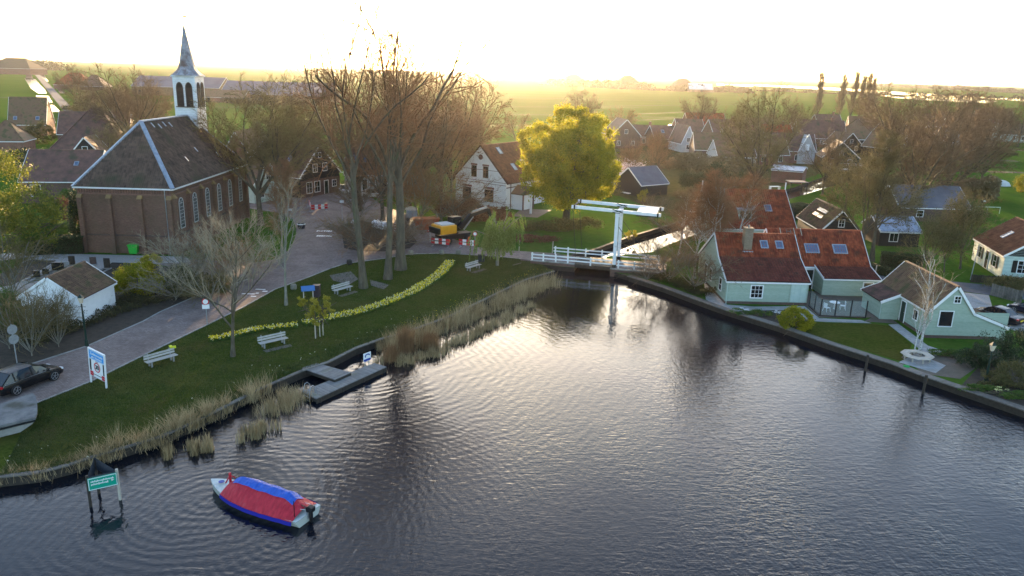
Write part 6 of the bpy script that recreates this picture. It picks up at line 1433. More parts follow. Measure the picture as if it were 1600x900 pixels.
for x in (-1.5, 1.5):
    for s in (-1, 1):
        t = MB(); w_ = part('wheel', t, rubber, exr); q = 18
        for y0, rad in ((s * .62, .5), (s * 1.15, .5)):
            for a in range(q): t.v.append((x + math.cos(2 * math.pi * a / q) * rad, y0, .5 + math.sin(2 * math.pi * a / q) * rad))
        for a in range(q): t.f.append((a, (a + 1) % q, q + (a + 1) % q, q + a))
        t.f.append(tuple(range(q))); t.f.append(tuple(range(q, 2 * q))[::-1]); t.var = []; w_.data = t.mesh('wheel', rubber)
        part('hub', MB().prism([(x + math.cos(a * math.pi / 6) * .22, .5 + math.sin(a * math.pi / 6) * .22) for a in range(12)], (0, s * 1.155, 0), X, Y, Z, -.02, .02), M('orange_hub', [(0.55, 0.14, 0.03)]), w_)
part('turntable', MB().lathe([(.6, 1.1), (.6, 1.3)], 16), blackpaint, exr)
part('engine_cover', MB().box(-2.6, -.3, -1.15, 1.15, 1.3, 2.35), yel, exr, bevel=.12); part('counterweight', MB().box(-2.95, -2.62, -1.1, 1.1, 1.35, 2.1), blackpaint, exr, bevel=.1)
part('engine_deck', MB().box(-2.3, -.5, -.9, .9, 2.351, 2.5), M('pale_grey_paint', [(0.5, 0.48, 0.45)]), exr, bevel=.04)
cb = part('cab', MB().box(-.25, 1.2, .05, 1.1, 1.3, 3.05), blackpaint, exr, bevel=.08)
part('cab_glass', MB().box(-.1, 1.05, .02, .048, 1.9, 2.85).box(1.202, 1.22, .15, 1.0, 1.7, 2.9).box(-.1, 1.05, 1.102, 1.12, 1.9, 2.85), glass, cb)
part('boom', MB().bar((.6, -.4, 1.7), (2.2, -.4, 3.2), .4, .5).bar((2.2, -.4, 3.2), (4.8, -.4, 3.7), .35, .45), blackpaint, exr); part('stick', MB().bar((4.8, -.4, 3.8), (5.6, -.4, 2.0), .28, .35), blackpaint, exr)
part('hydraulic_ram', MB().bar((1.2, -.4, 1.5), (2.6, -.4, 3.0), .12).bar((2.4, -.4, 3.62), (4.6, -.4, 4.05), .12), metalgrey, exr)
bk = MB(); bk.prism([(0, 0), (.7, .1), (.8, -.5), (.3, -.8), (-.2, -.6)], (5.2, -.95, 2.0), X, Y, Z, 0, 1.1); part('bucket', bk, blackpaint, exr)
A = at(666, 358); ct = thing('skip', 'rusty orange steel container left of the excavator', 'skip', A, .2); orange = M('rusty_orange', [(0.36, 0.08, 0.03), (0.45, 0.12, 0.04)], 3, .7)
part('body', MB().prism([(-1.4, 0.1), (1.4, .1), (1.8, 1.5), (-1.8, 1.5)], (0, 0, 0), X, Y, Z, -.9, .9), orange, ct); part('rim', MB().box(-1.9, 1.9, -1.0, 1.0, 1.501, 1.62), orange, ct)
for i in range(4): part('rib', MB().bar((-1.1 + i * .7, -.93, .15), (-1.25 + i * .85, -.93, 1.48), .1), orange, ct)
for i, (px, py, lb) in enumerate(((588, 356, 'white bulk bag left of the pair behind the tall trunks'), (599, 358, 'white bulk bag right of the pair behind the tall trunks'))):
    r = thing('bulk_bag', lb, 'bulk bag', at(px, py), .3 * i, 'white bulk bags'); part('bag', MB().lathe([(.5, 0), (.66, .25), (.68, .7), (.55, 1.0), (.3, 1.05)], 12, sx=1, sy=.9), white, r, smooth=True)
    part('loop', MB().bar((-.4, 0, .95), (-.2, 0, 1.25), .06).bar((.4, 0, .95), (.2, 0, 1.25), .06), white, r)
r = thing('pump_unit', 'grey road works machine with a pale hood left of the orange container', 'machine', at(643, 345), .2); part('tank', MB().box(-.8, .8, -.5, .5, .5, 1.7), M('grey_machine', [(0.22, 0.24, 0.25)]), r, bevel=.08); part('hood', MB().lathe([(.95, 1.702), (.9, 1.95), (.3, 2.15)], 10), wood_light, r)
for x in (-.5, .5): part('wheel', MB().prism([(x + math.cos(a * math.pi / 6) * .3, .3 + math.sin(a * math.pi / 6) * .3) for a in range(12)], (0, -.55, 0), X, Y, Z, 0, 1.1), rubber, r)
for i, (px, py) in enumerate(((617, 364), (621, 361))):
    r = thing('warning_board', ('nearer' if i == 0 else 'farther') + ' slim red and white warning board behind the tall trunks', 'warning board', at(px, py), .1, 'slim warning boards'); part('board', MB().box(-.12, .12, -.02, .02, .3, 1.4), white, r)
    for k in range(3): part('stripe', MB().box(-.118, .118, -.026, -.022, .4 + k * .35, .55 + k * .35), red_paint, r)
# ---------------- churchyard bits ----------------
A = at(210, 397); r = thing('wheelie_bin', 'bright green wheelie bin against the church wall', 'wheelie bin', A, .1); gb = M('bin_green', [(0.02, 0.42, 0.04)], rough=.45)
part('body', MB().prism([(-.42, 0.1), (.42, .1), (.55, 1.05), (-.55, 1.05)], (0, 0, 0), X, Y, Z, -.4, .4), gb, r, bevel=.04); part('lid', MB().box(-.6, .6, -.48, .48, 1.052, 1.2), gb, r, bevel=.06)
for s in (-.35, .35): part('wheel', MB().box(s - .06, s + .06, .28, .5, 0, .2), rubber, r)
GR = [(58, 434, 'dark gravestone leftmost of the churchyard row'), (72, 430, 'dark gravestone second from the left in the churchyard'), (87, 424, 'left of the two touching dark gravestones'), (96, 424, 'right of the two touching dark gravestones'), (113, 415, 'tall dark gravestone behind the shed roof'), (146, 414, 'brown gravestone behind the shed ridge'), (168, 420, 'dark gravestone between the shed and the yellow bush'), (104, 420, 'grey gravestone next to the tall dark one')]
for i, (px, py, lb) in enumerate(GR):
    h = (.8, .7, 1.0, 1.0, 1.1, .9, 1.2, .8)[i]; r = thing('gravestone', lb, 'gravestone', at(px, py, .0), .1 * (i % 3), 'gravestones in the churchyard'); mt = (blackpaint, wood_dark, blackpaint, blackpaint, wood_dark, brick_dark, wood_dark, greyplaster)[i]
    part('slab', MB().box(-.33, .33, -.09, .09, .12, h), mt, r, bevel=.03); part('base', MB().box(-.4, .4, -.16, .16, 0, .12), concrete, r); part('kerb', MB().box(-.4, .4, -1.9, -1.8, 0, .14).box(-.4, -.32, -1.8, -.17, 0, .14).box(.32, .4, -1.8, -.17, 0, .14), concrete, r)
# mooring piles, octagonal bench round the birch
for px, py, h, lb in ((1351, 580, 1.35, 'leaning mooring pile left of the pair along the quay'), (1441, 616, 1.5, 'leaning mooring pile right of the pair along the quay')):
    p_ = at(px, py, WZ); one('mooring_pile', MB().tube([(0, 0, -1.5), (.12, .1, h)], [.11, .1], 9), wood_dark, lb, 'mooring pile', 'mooring piles off the quay', loc=p_)
c = at(1432, 562); r = thing('tree_bench', 'octagonal white slatted bench around the birch trunks', 'bench', c)
for k in range(8):
    a0, a1 = (k - .5) * math.pi / 4, (k + .5) * math.pi / 4
    for q, (ri, ro_) in enumerate(((.62, .82), (.84, 1.04), (1.06, 1.28))):
        m = MB(); P = [(math.cos(a0) * ri, math.sin(a0) * ri), (math.cos(a0) * ro_, math.sin(a0) * ro_), (math.cos(a1) * ro_, math.sin(a1) * ro_), (math.cos(a1) * ri, math.sin(a1) * ri)]
        for z in (.42, .46): m.v += [(x, y, z) for x, y in P]
        m.f = [(0, 3, 2, 1), (4, 5, 6, 7), (0, 1, 5, 4), (1, 2, 6, 5), (2, 3, 7, 6), (3, 0, 4, 7)]; m.var = [random.random()] * 6; part('slat', m, wood_light, r)
    a = k * math.pi / 4; part('leg', MB().box(math.cos(a) * 1.0 - .04, math.cos(a) * 1.0 + .04, math.sin(a) * 1.0 - .04, math.sin(a) * 1.0 + .04, 0, .42), wood_light, r)
p_ = at(1416, 575); one('garden_hose', MB().lathe([(.2, 0), (.3, .08), (.22, .2), (.05, .22)], 12), M('hose_green', [(0.02, 0.28, 0.06)]), 'small heap of green garden hose on the quay beside the round bench', 'hose', loc=p_)
# slim posts, picket gate, goal
for px, py, h, lb in ((811, 392, 1.4, 'pale stake in the verge left of the drawbridge rail'), (863, 395, 1.5, 'pale stake behind the drawbridge rail'), (770, 384, 1.2, 'pale stake left of the willow trunk'), (1367, 430, 1.2, 'short pale stake beside the hedge behind the quay houses')):
    one('stake', MB().tube([(0, 0, 0), (.05, 0, h)], .06, 6), wood_light, lb, 'stake', loc=at(px, py))
one('fallen_branch', MB().tube([(0, 0, .05), (1.0, 1.1, .08)], .04, 5), bark_pale, 'pale fallen branch on the lawn by the drawbridge', 'branch', loc=at(801, 415))
one('lamp_pole', MB().tube([(0, 0, 0), (.25, 0, 4.2)], .05, 6), metalgrey, 'slim leaning grey pole beside the road near the right edge house', 'pole', loc=at(1516, 437))
r = thing('picket_fence', 'short weathered plank fence along the driveway', 'fence', at(1547, 461), -1.1)
for i in range(14): part('plank', MB().box(i * .24, i * .24 + .2, -.015, .015, 0, 1.3 + random.uniform(-.05, .05), random.random()), wood_old, r)
part('rail', MB().box(0, 3.3, .016, .06, .9, 1.0), wood_old, r)
r = thing('board_fence', 'dark boundary fence of upright boards in front of the right edge garden', 'fence', at(1516, 441), -.12)
for i in range(38): part('plank', MB().box(i * .2, i * .2 + .17, -.015, .015, 0, .9 + random.uniform(-.04, .04), random.random()), wood_dark, r)
part('rail', MB().box(0, 7.5, .016, .06, .6, .68), wood_dark, r)
r = thing('basketball_hoop', 'black backboard basketball hoop behind the barn', 'basketball hoop', at(1533, 342)); part('pole', MB().tube([(0, 0, 0), (0, 0, 3)], .05, 6), blackpaint, r); part('backboard', MB().box(-.6, .6, -.05, 0, 2.7, 3.5), blackpaint, r)
part('target', MB().box(-.2, .2, -.06, -.052, 2.9, 3.2), white, r); hp = MB(); hp.tube([(.22 * math.cos(a * math.pi / 4), -.3 + .22 * math.sin(a * math.pi / 4), 2.75) for a in range(9)], .02, 5, cap=False); part('hoop', hp, orange, r)
r = thing('trampoline', 'pale green sports net frame on the meadow behind the barn', 'sports net', at(1522, 333)); part('top_rail', MB().box(0, 4.5, -.04, .04, 1.1, 1.2), M('pale_green', [(0.42, 0.55, 0.45)]), r)
for x in (0, 2.2, 4.4): part('post', MB().box(x, x + .06, -.03, .03, 0, 1.1), MATS['pale_green'], r)
c = at(1563, 290); one('tarpaulin', MB().lathe([(2.4, 0), (1.9, .7), (1.0, 1.15), (.1, 1.3)], 9, sx=1.0, sy=.6), M('grey_tarp', [(0.5, 0.52, 0.52)]), 'crumpled pale tarpaulin heap at the meadow ditch', 'tarpaulin', loc=c)
# moored boats and white canal fences in the far canal
for i, (px, py, rz, lb) in enumerate(((1300, 268, .2, 'white moored boat nearest the canal bend'), (1318, 271, .1, 'white moored boat second along the far canal'), (1330, 262, -.2, 'white moored boat by the green gabled barn'))):
    v = at(px, py, -.5); r = thing('moored_boat', lb, 'boat', (v.x, v.y, -.5), rz, 'white boats moored in the far canal')
    part('hull', MB().prism([(-3, .3), (-2.6, -.4), (2.2, -.4), (3.2, .5)], (0, 0, 0), X, Y, Z, -.9, .9), white, r); part('cabin', MB().box(-1.2, 1.2, -.7, .7, .4, 1.2), white, r, bevel=.1); part('cabin_window', MB().box(-.9, .9, -.72, -.701, .75, 1.0), glass, r)
r = thing('white_footbridge', 'low white railed footbridge over the far canal', 'footbridge', at(1290, 262), -.12); part('deck', MB().box(0, 9, 0, 1.8, .3, .4), wood_old, r)
for y in (0, 1.8):
    for z in (.8, 1.2): part('rail', MB().box(0, 9, y - .03, y + .03, z, z + .09), white, r)
    for i in range(7): part('post', MB().box(i * 1.48, i * 1.48 + .09, y + .032, y + .09, .3, 1.29), white, r)
r = thing('garden_furniture', 'white metal garden table and frame on the grass by the canal', 'garden table', at(1210, 297), .2); part('tabletop', MB().box(-1.1, 1.1, -.5, .5, .72, .78), white, r)
for x in (-1, 1): part('leg', MB().box(x * 1.0 - .04, x * 1.0 + .04, -.4, .4, 0, .72), white, r)
one('lying_board', MB().fbox((0, 0, .3), X, Y, Z, -1.1, 1.1, -.35, .35, 0, .12), white, 'white board lying in the garden beyond the drawbridge', 'board', loc=at(977, 304), rz=-.9)
one('lying_board', MB().fbox((0, 0, .1), X, Y, Z, -1.3, 1.3, -.2, .2, 0, .1), leaf_green, 'light green plank left of the garden heap beyond the drawbridge', 'board', loc=at(945, 302), rz=.0)
r = thing('flagpole', 'short thick white post on the lawn of the whitewashed villa', 'post', at(829, 334)); part('post', MB().tube([(0, 0, 0), (.1, 0, 3.6)], .18, 8), white, r)
sheet('garden_terrace', [(800, 338), (815, 326), (862, 328), (840, 340)], .012, deckslab)
# ---------------- trees ----------------
TO, TB, TR, TP = twig_olive, twig_brown, twig_orange, twig_pale
b1, b2, b3 = at(568, 450), at(606, 436), at(626, 421)
bare('giant1', 568, 450, topz(b1, -20), 'tallest bare trunk nearest the bench, leaning slightly right', 'tall_bare_tree', mat=TR, wide=.72, rz=.4)
bare('giant2', 606, 436, topz(b2, 30), 'middle of the three tall bare trees on the lawn', 'tall_bare_tree', mat=TR, wide=.85, rz=2.2)
bare('giant3', 626, 421, topz(b3, -12), 'rightmost of the three tall bare trees on the lawn', 'tall_bare_tree', mat=TR, wide=.85, rz=4.2)
bare('young', 364, 557, topz(at(364, 557), 330), 'young bare tree on the lawn in front of the churchyard bushes', 'young_bare_tree', mat=TP, barkm=bark, wide=1.15)
bare('sparse', 447, 477, topz(at(447, 477), 270), 'slim bare tree on the lawn between the road and the golden sapling', 'young_bare_tree', mat=TP, barkm=bark_pale, rz=1.1, wide=.8)
# trees along the church and the side street
BT = [('elm1', 408, 352, 118, 'big bare elm right of the church nave', TO, 1.0), ('elm2', 441, 345, 128, 'bare elm right beside the big elm at the church', TO, .95), ('elm2', 470, 290, 122, 'bare elm behind the black gabled house', TO, 1.0),
      ('elm1', 560, 330, 112, 'round bare elm left behind the tall trunks', TB, 1.0), ('vase', 640, 330, 100, 'wide bare elm directly behind the tall trunks', TB, .85), ('elm2', 690, 325, 108, 'bare elm just left of the whitewashed villa', TR, .9), ('elm1', 735, 285, 132, 'bare elm behind the villa gable', TR, .8),
      ('elm1', 598, 345, 150, 'bare elm between the tall trunks and the island shrubs', TR, .8), ('vase', 705, 300, 120, 'wide bare elm left of the villa roof', TR, .75), ('round2', 612, 300, 160, 'lower bare tree between the tall trunks and the far field', TB, 1.0), ('elm1', 212, 258, 96, 'tall rounded bare elm left of the bell turret', TB, .9), ('elm2', 232, 240, 116, 'second bare elm touching the bell turret', TB, .8),
      ('round2', 180, 275, 185, 'bare tree between the pyramid farmhouse and the church', TO, 1.1), ('round1', 145, 215, 130, 'bare tree by the far road bend', TO, .9), ('elm2', 120, 170, 98, 'hazy bare tree beside the red roofed farmhouse', TB, .8), ('round1', 165, 190, 128, 'hazy bare grove tree in front of the dark pyramid farmhouse', TB, 1.2), ('round2', 190, 190, 132, 'hazy bare grove tree left of the lilac barn', TB, 1.2),
      ('elm1', 905, 215, 134, 'bare tree rising behind the yellow green crown', TB, .85), ('round1', 972, 215, 168, 'small bare tree behind the dark gabled house', TR, 1.0), ('round1', 805, 225, 175, 'small reddish bare tree left of the yellow green crown', TR, .9), ('elm2', 1092, 215, 140, 'bare tree standing before the far field right of centre', TB, .9),
      ('vase', 1178, 300, 128, 'very wide bare tree in the middle of the village', TO, 1.0), ('ash', 1362, 408, 205, 'straight bare ash between the barn and the hedge', TO, 1.15), ('vase', 1428, 338, 140, 'great leaning willow left of the pair behind the blue grey barn', TB, .95), ('vase', 1480, 318, 138, 'great bare tree right of the leaning willow', TB, 1.1),
      ('elm1', 1285, 305, 190, 'gnarled bare tree on the canal bank', TB, .8), ('elm2', 1320, 330, 225, 'olive bare tree behind the black barn', TO, .9), ('elm2', 1225, 225, 150, 'bare tree behind the russet roofed house', TB, .9), ('elm1', 1160, 240, 150, 'bare tree behind the wide village tree', TO, .8),
      ('elm1', 1400, 260, 128, 'bare tree between the slim white gable and the lake', TB, 1.0), ('elm2', 1450, 250, 132, 'bare tree behind the black gabled village house', TB, 1.0), ('elm1', 1510, 240, 140, 'bare tree at the far end of the village', TB, 1.0), ('vase', 1540, 250, 145, 'wide bare tree next to the right hand meadow', TB, .9), ('elm2', 1590, 230, 150, 'bare tree at the right edge behind the meadow', TB, 1.0),
      ('round1', 1380, 225, 150, 'bare tree near the brown gable', TO, 1.0), ('round2', 1560, 210, 160, 'low bare tree before the long brown roof', TO, 1.2), ('round1', 1250, 215, 165, 'bare tree below the single poplar', TO, 1.1), ('round2', 1345, 200, 150, 'bare tree at the foot of the poplar row', TO, 1.2),
      ('round1', 1020, 285, 205, 'pollarded russet tree left of the dark evergreen', TR, .7), ('round2', 980, 295, 218, 'bare tree over the white cars beyond the drawbridge', TR, .7)]
for i, (k, px, py, top, lb, mt, wd) in enumerate(BT):
    b = at(px, py); bare(k, px, py, max(4, topz(b, top)), lb, mat=mt, wide=wd)
rb_ = random.Random(12); lbs = ['bare tree behind the blue grey barn roof left end', 'low rounded bare tree behind the blue grey barn', 'rounded bare tree in front of the brown gable', 'bare tree on the right hand meadow edge above the hoop', 'far bare tree against the lake right of the village', 'bare tree behind the pyramid roofed barn']
for i, (k, px, py, top) in enumerate((('elm2', 1415, 300, 175), ('round1', 1460, 300, 200),  ('round2', 1395, 250, 175), ('elm2', 1530, 300, 185), ('elm1', 1475, 215, 138), ('elm2', 1360, 212, 142))):
    b = at(px, py); bare(k, px, py, topz(b, top), lbs[i], mat=(TO, TB)[i % 2], wide=rb_.uniform(.8, 1.05), group='village tree belt')
for px, top, lb in ((1275, 113, 'single leaning poplar left of the poplar row'), (1308, 116, 'leftmost poplar of the row'), (1326, 112, 'tallest poplar of the row'), (1340, 118, 'third poplar in the row'), (1352, 114, 'fourth poplar in the row'), (1361, 122, 'rightmost slim poplar of the row')):
    b = at(px, 192); bare('poplar', px, 192, topz(b, top), lb, 'poplar_tree', mat=M('poplar_twigs', [(0.17, 0.12, 0.07), (0.27, 0.19, 0.11)], .8, .9), wide=1.0, group='poplars behind the village')
# pollards and shrubs with warm twigs near the church and on the island
BS = [('birch', 440, 412, 250, 'russet twigged pollard beside the church lawn', TR, 1.0), ('shrub1', 300, 445, 350, 'tall pale twigged shrub in front of the church windows', TP, 1.2), ('shrub2', 345, 440, 350, 'russet shrub at the corner of the church path', TR, 1.2), ('shrub1', 395, 440, 365, 'pale twiggy shrub beside the brick road', TP, 1.2), ('shrub2', 275, 468, 405, 'tangled shrub on the road bank left of the young bare tree', TP, 1.3), ('shrub2', 330, 470, 405, 'tangled shrub on the road bank behind the round sign', TO, 1.3),
      ('shrub2', 560, 390, 340, 'left brown shrub on the traffic island', TR, 1.5), ('shrub2', 590, 392, 335, 'middle brown shrub on the traffic island', TB, 1.5), ('shrub2', 622, 390, 335, 'right brown shrub on the traffic island', TB, 1.5), ('shrub1', 640, 378, 330, 'tall twiggy shrub at the island corner', TB, 1.2), ('shrub2', 545, 375, 330, 'small shrub at the tip of the traffic island', TO, 1.2),
      ('shrub1', 560, 345, 270, 'leafless hawthorn beside the silver hatchback', TB, 1.3), ('shrub1', 655, 345, 250, 'dense russet thicket behind the road works', TR, 1.3), ('shrub2', 690, 345, 255, 'dense russet thicket left of the villa garden', TR, 1.4), ('shrub1', 630, 335, 245, 'russet thicket behind the grey machine', TR, 1.4), ('round1', 668, 330, 215, 'dense round bare tree left of the villa', TR, .9), ('shrub2', 715, 350, 290, 'russet hedge shrub in front of the villa wall', TR, 1.3),
      ('birch', 1112, 440, 265, 'russet birch leaning against the quay house gable', TR, 1.3), ('birch', 1085, 435, 285, 'birch left of the quay house', TR, 1.4), ('birch', 1150, 395, 270, 'russet birch between the quay house and the red tiled house', TR, 1.3), ('birch', 1060, 400, 295, 'brown birch beside the canal', TB, 1.5), ('shrub1', 1045, 440, 370, 'bare thicket on the bank right of the drawbridge', TB, 1.5), ('shrub2', 1085, 452, 380, 'bare thicket at the quay corner', TB, 1.6), ('shrub2', 1070, 385, 320, 'bare thicket along the canal', TB, 1.5), ('shrub1', 1020, 345, 300, 'thin bare shrub on the bank beyond the drawbridge', TB, 1.3), ('shrub2', 1010, 440, 400, 'dark bare bush right below the drawbridge rail', TB, 1.3),
      ('shrub1', 50, 556, 440, 'bare thicket behind the dark car', TO, .8), ('shrub1', 92, 542, 445, 'bare thicket left of the street lamp', TO, .7), ('shrub2', 15, 545, 450, 'olive thicket at the left edge above the road', TO, .9), ('shrub2', 20, 470, 330, 'thorny bare bush on the churchyard path at the left edge', TO, .8), ('shrub2', 66, 530, 455, 'low tangled thicket between the pole and the street lamp', TO, .8),
      ('sparse', 1437, 552, 385, 'white birch growing through the round bench', TP, 1.0), ('sparse', 1428, 553, 440, 'second thinner birch stem at the round bench', TP, .8)]
for (k, px, py, top, lb, mt, wd) in BS:
    b = at(px, py); bare(k, px, py, max(1.5, topz(b, top)), lb, 'birch_tree' if 'birch' in lb else 'shrub', 'tree' if k in ('birch', 'round1') else 'shrub', mat=mt, wide=wd, barkm=birch_bark if 'birch' in lb else bark_pale)
# bare trees that carry thin leaves
for (k, px, py, top, lb, lf, n, sz) in (('elm2', 1345, 405, 240, 'yellowish bushy tree left of the straight ash', leaf_olive, 5000, .2), ('round2', 1500, 420, 300, 'ivy clad tree with yellow leaves between the hedge and the right edge house', leaf_olive, 6000, .16), ('round1', 1445, 425, 330, 'olive leaved tree behind the cottage roof', leaf_olive, 6000, .16), ('round2', 1475, 425, 345, 'second olive leaved tree behind the cottage roof', leaf_olive, 6000, .16), ('round1', 1300, 300, 245, 'olive tree on the canal bank', leaf_olive, 4000, .18), ('round2', 1030, 262, 205, 'russet leaved tree in front of the narrow A shaped gable', leaf_russet, 3000, .18)):
    b = at(px, py); bare(k, px, py, topz(b, top), lb, mat=TO, leaves=(lf, n, sz))
# ---------------- leafy trees and bushes ----------------
def leafy(px, py, top, blobs, n, size, mat, label, trunk_r=.35, name='leafy_tree', limbs=7, h0=.25, barkm=bark, droop=False, lump=.28, shell=.72):
    b = at(px, py); H = topz(b, top); rng = np.random.default_rng(int(px * 3 + py)); r = thing(name, label, 'tree', b)
    A = ([], []); tp_, _ = polyline(rng, np.array([0, 0, -.2]), np.array([0, 0, 1.0]), H * h0, 4, .03, 0); tube_np(A, tp_, np.linspace(trunk_r * 1.3, trunk_r * .8, 5), 9)
    for bl in blobs:
        tgt = np.array(bl[:3]) * H; 
        for q in range(2):
            t2 = tgt + rng.normal(0, .35, 3) * np.array(bl[3:6]) * H; pl = tp_[-1 - q] + np.linspace(0, 1, 7)[:, None] * (t2 - tp_[-1 - q]) + np.vstack([np.zeros(3), rng.normal(0, .012 * H, (6, 3))]); tube_np(A, pl, np.linspace(trunk_r * .45, .03, 7), 6)
            for _ in range(5):
                s = pl[rng.integers(3, 7)]; e2 = s + rng.normal(0, .09 * H, 3); tube_np(A, np.linspace(s, e2, 4), np.linspace(.05, .015, 4), 4)
    part('trunk', npmesh('trunk', np.concatenate(A[0]), np.concatenate(A[1]), barkm, smooth=True), None, r)
    bb = [tuple(v * H for v in bl) for bl in blobs]; pts = clump_points(rng, bb, n, shell, lump); pts = pts[pts[:, 2] > H * .08]
    part('crown', leaf_mesh('crown', rng, pts, size, mat, droop=droop), None, r); return r
leafy(885, 348, 164, [(-.04, 0, .84, .17, .18, .15), (-.27, 0, .68, .17, .18, .17), (.20, .05, .74, .18, .18, .18), (.08, -.2, .70, .18, .18, .16), (-.12, -.25, .56, .18, .16, .15), (.24, -.2, .5, .16, .15, .15), (.02, -.1, .58, .30, .26, .24), (-.20, -.05, .42, .20, .2, .2), (.2, -.05, .40, .2, .2, .2), (0, -.15, .34, .26, .24, .18), (.34, 0, .55, .1, .12, .13), (-.32, 0, .52, .12, .12, .13), (.08, .1, .88, .10, .12, .10)], 98000, .25, leaf_yellow, 'big round yellow green tree behind the drawbridge', .5, limbs=9)
# weeping willow: hanging strands
def willow(px, py, top, label):
    b = at(px, py); H = topz(b, top); rng = np.random.default_rng(7); r = thing('willow_tree', label, 'tree', b); A = ([], []); tp_, _ = polyline(rng, np.array([0, 0, -.2]), np.array([0, 0, 1.0]), H * .42, 4, .03, 0); tube_np(A, tp_, np.linspace(.2, .14, 5), 8); P = []
    for i in range(16):
        a = i * 2.4; rad = rng.uniform(.12, .46) * H; e2 = np.array([math.cos(a) * rad, math.sin(a) * rad, H * rng.uniform(.66, .96) - rad * .25]); pl = tp_[-1] + np.linspace(0, 1, 6)[:, None] * (e2 - tp_[-1]); pl[1:5, 2] += .35; tube_np(A, pl, np.linspace(.09, .02, 6), 5)
        for s in range(13):
            t = rng.uniform(.35, 1); st_ = tp_[-1] + (e2 - tp_[-1]) * t + rng.normal(0, .28, 3); ln = rng.uniform(.9, 3.0) * H / 7; m = int(ln * 26); q = np.linspace(0, 1, m)[:, None]; out = np.array([st_[0], st_[1], 0]); out = out / (np.linalg.norm(out) + 1e-6) * rng.uniform(.1, .7)
            P.append(st_ + out * np.sqrt(q) + np.array([0, 0, -ln]) * q + rng.normal(0, .035, (m, 3)))
    P = np.concatenate(P); P = P[P[:, 2] > .5]
    part('trunk', npmesh('trunk', np.concatenate(A[0]), np.concatenate(A[1]), bark_pale, smooth=True), None, r); part('crown', leaf_mesh('crown', rng, P, .17, leaf_willow, droop=True), None, r)
willow(777, 415, 317, 'young weeping willow in fresh leaf beside the excavator')
leafy(-12, 440, 225, [(0, 0, .72, .36, .34, .26), (.30, 0, .55, .26, .26, .18), (-.2, 0, .5, .3, .3, .2), (.22, -.1, .36, .24, .24, .14), (.42, 0, .42, .14, .16, .12)], 34000, .18, M('green_gold_leaves', [(0.06, 0.085, 0.012), (0.13, 0.15, 0.02), (0.26, 0.25, 0.035)], .5, .6, transl=.4, attr=True), 'yellow green tree at the left edge beside the churchyard', .25)
r = leafy(495, 527, 462, [(-.12, 0, .72, .24, .22, .22), (.16, 0, .8, .2, .2, .2), (.05, 0, .5, .22, .22, .2), (-.3, 0, .85, .12, .12, .12), (.34, 0, .72, .12, .12, .12)], 4200, .12, leaf_gold, 'small golden leaved sapling with three stakes on the lawn', .05, 'sapling', h0=.5)
for px, py, lb in ((493, 529, 'left'), (500, 526, 'middle'), (505, 524, 'right')): one('tree_stake', MB().tube([(0, 0, 0), (0, 0, 1.5)], .045, 6), wood_light, lb + ' stake of the golden sapling', 'stake', 'stakes of the sapling', loc=at(px, py))
bush(215, 462, [(0, 0, 1.6, 1.9, 1.6, 1.5), (1.6, .3, 1.2, 1.4, 1.3, 1.1), (-1.2, .2, 1.3, 1.3, 1.3, 1.2), (.6, .8, 2.6, 1.1, 1.0, .8)], 22000, .12, leaf_yellow, 'yellow green conifer bush right of the white shed')
bush(242, 452, [(0, 0, 2.9, .9, .9, .8), (-.8, 0, 2.5, .8, .7, .6)], 3500, .12, leaf_gold, 'golden tips of the bush under the church wall')
bush(282, 462, [(0, 0, 1.6, 1.6, 1.5, 1.5), (1.8, .2, 1.1, 1.4, 1.3, 1.1), (3.2, .8, .9, 1.3, 1.3, .9)], 20000, .12, leaf_olive, 'dark olive shrub mass between the golden bush and the brick road')
bush(45, 505, [(0, 0, 1.1, 1.6, 1.3, 1.2), (2.0, .3, 1.0, 1.4, 1.2, 1.1)], 9000, .1, leaf_olive, 'dark olive undergrowth between the left thickets above the car')
bush(5, 505, [(0, 0, 1.5, 1.8, 1.6, 1.5), (1.2, -.5, .9, 1.2, 1.2, .9)], 14000, .12, leaf_green, 'bright green bush at the left edge above the road')
bush(100, 500, [(0, 0, 1.5, 1.5, 1.4, 1.7), (1.4, 0, 1.4, 1.0, 1.0, 1.5)], 12000, .11, leaf_olive, 'olive climber in front of the white shed gable')
bush(118, 505, [(0, 0, 1.5, .9, .8, 1.6), (-1.0, .4, 1.4, .9, .8, 1.5)], 7000, .1, leaf_olive, 'olive shrub hiding the near corner of the white shed')
bush(115, 482, [(0, 0, 2.4, .7, .7, .9)], 1500, .12, leaf_gold, 'golden sprig growing at the shed roof edge')
bush(92, 352, [(0, 0, 1.6, .8, .8, 1.6)], 6000, .12, leaf_dark, 'small dark cone shaped conifer in the churchyard garden')
bush(108, 350, [(0, 0, 1.8, 2.0, 1.6, 1.8), (1.6, 0, 1.3, 1.4, 1.4, 1.3)], 10000, .14, leaf_russet, 'russet shrub behind the churchyard hedge')
bush(124, 380, [(0, 0, 3.0, .9, .9, 3.4)], 9000, .15, leaf_dark, 'tall dark evergreen touching the left corner of the church')
bush(112, 325, [(0, 0, 1.6, 1.8, 1.4, 1.4)], 6000, .14, leaf_green, 'green shrub below the brick house window')
bush(60, 365, [(0, 0, 1.2, 3.0, 1.6, 1.1), (3, 0, 1, 2.2, 1.4, 1)], 10000, .14, leaf_green, 'low green shrubs in the churchyard garden')
bush(58, 225, [(0, 0, 3.2, 3.5, 3, 3.2), (3, 0, 2.6, 2.5, 2.5, 2.4)], 9000, .22, leaf_olive, 'sandy brown bush in front of the red brown tiled house'); bush(30, 268, [(0, 0, 2.4, 3.2, 3, 2.4), (4, 0, 2.2, 3, 3, 2.2)], 11000, .22, leaf_dark, 'dark evergreen clump below the orange pyramid roof')
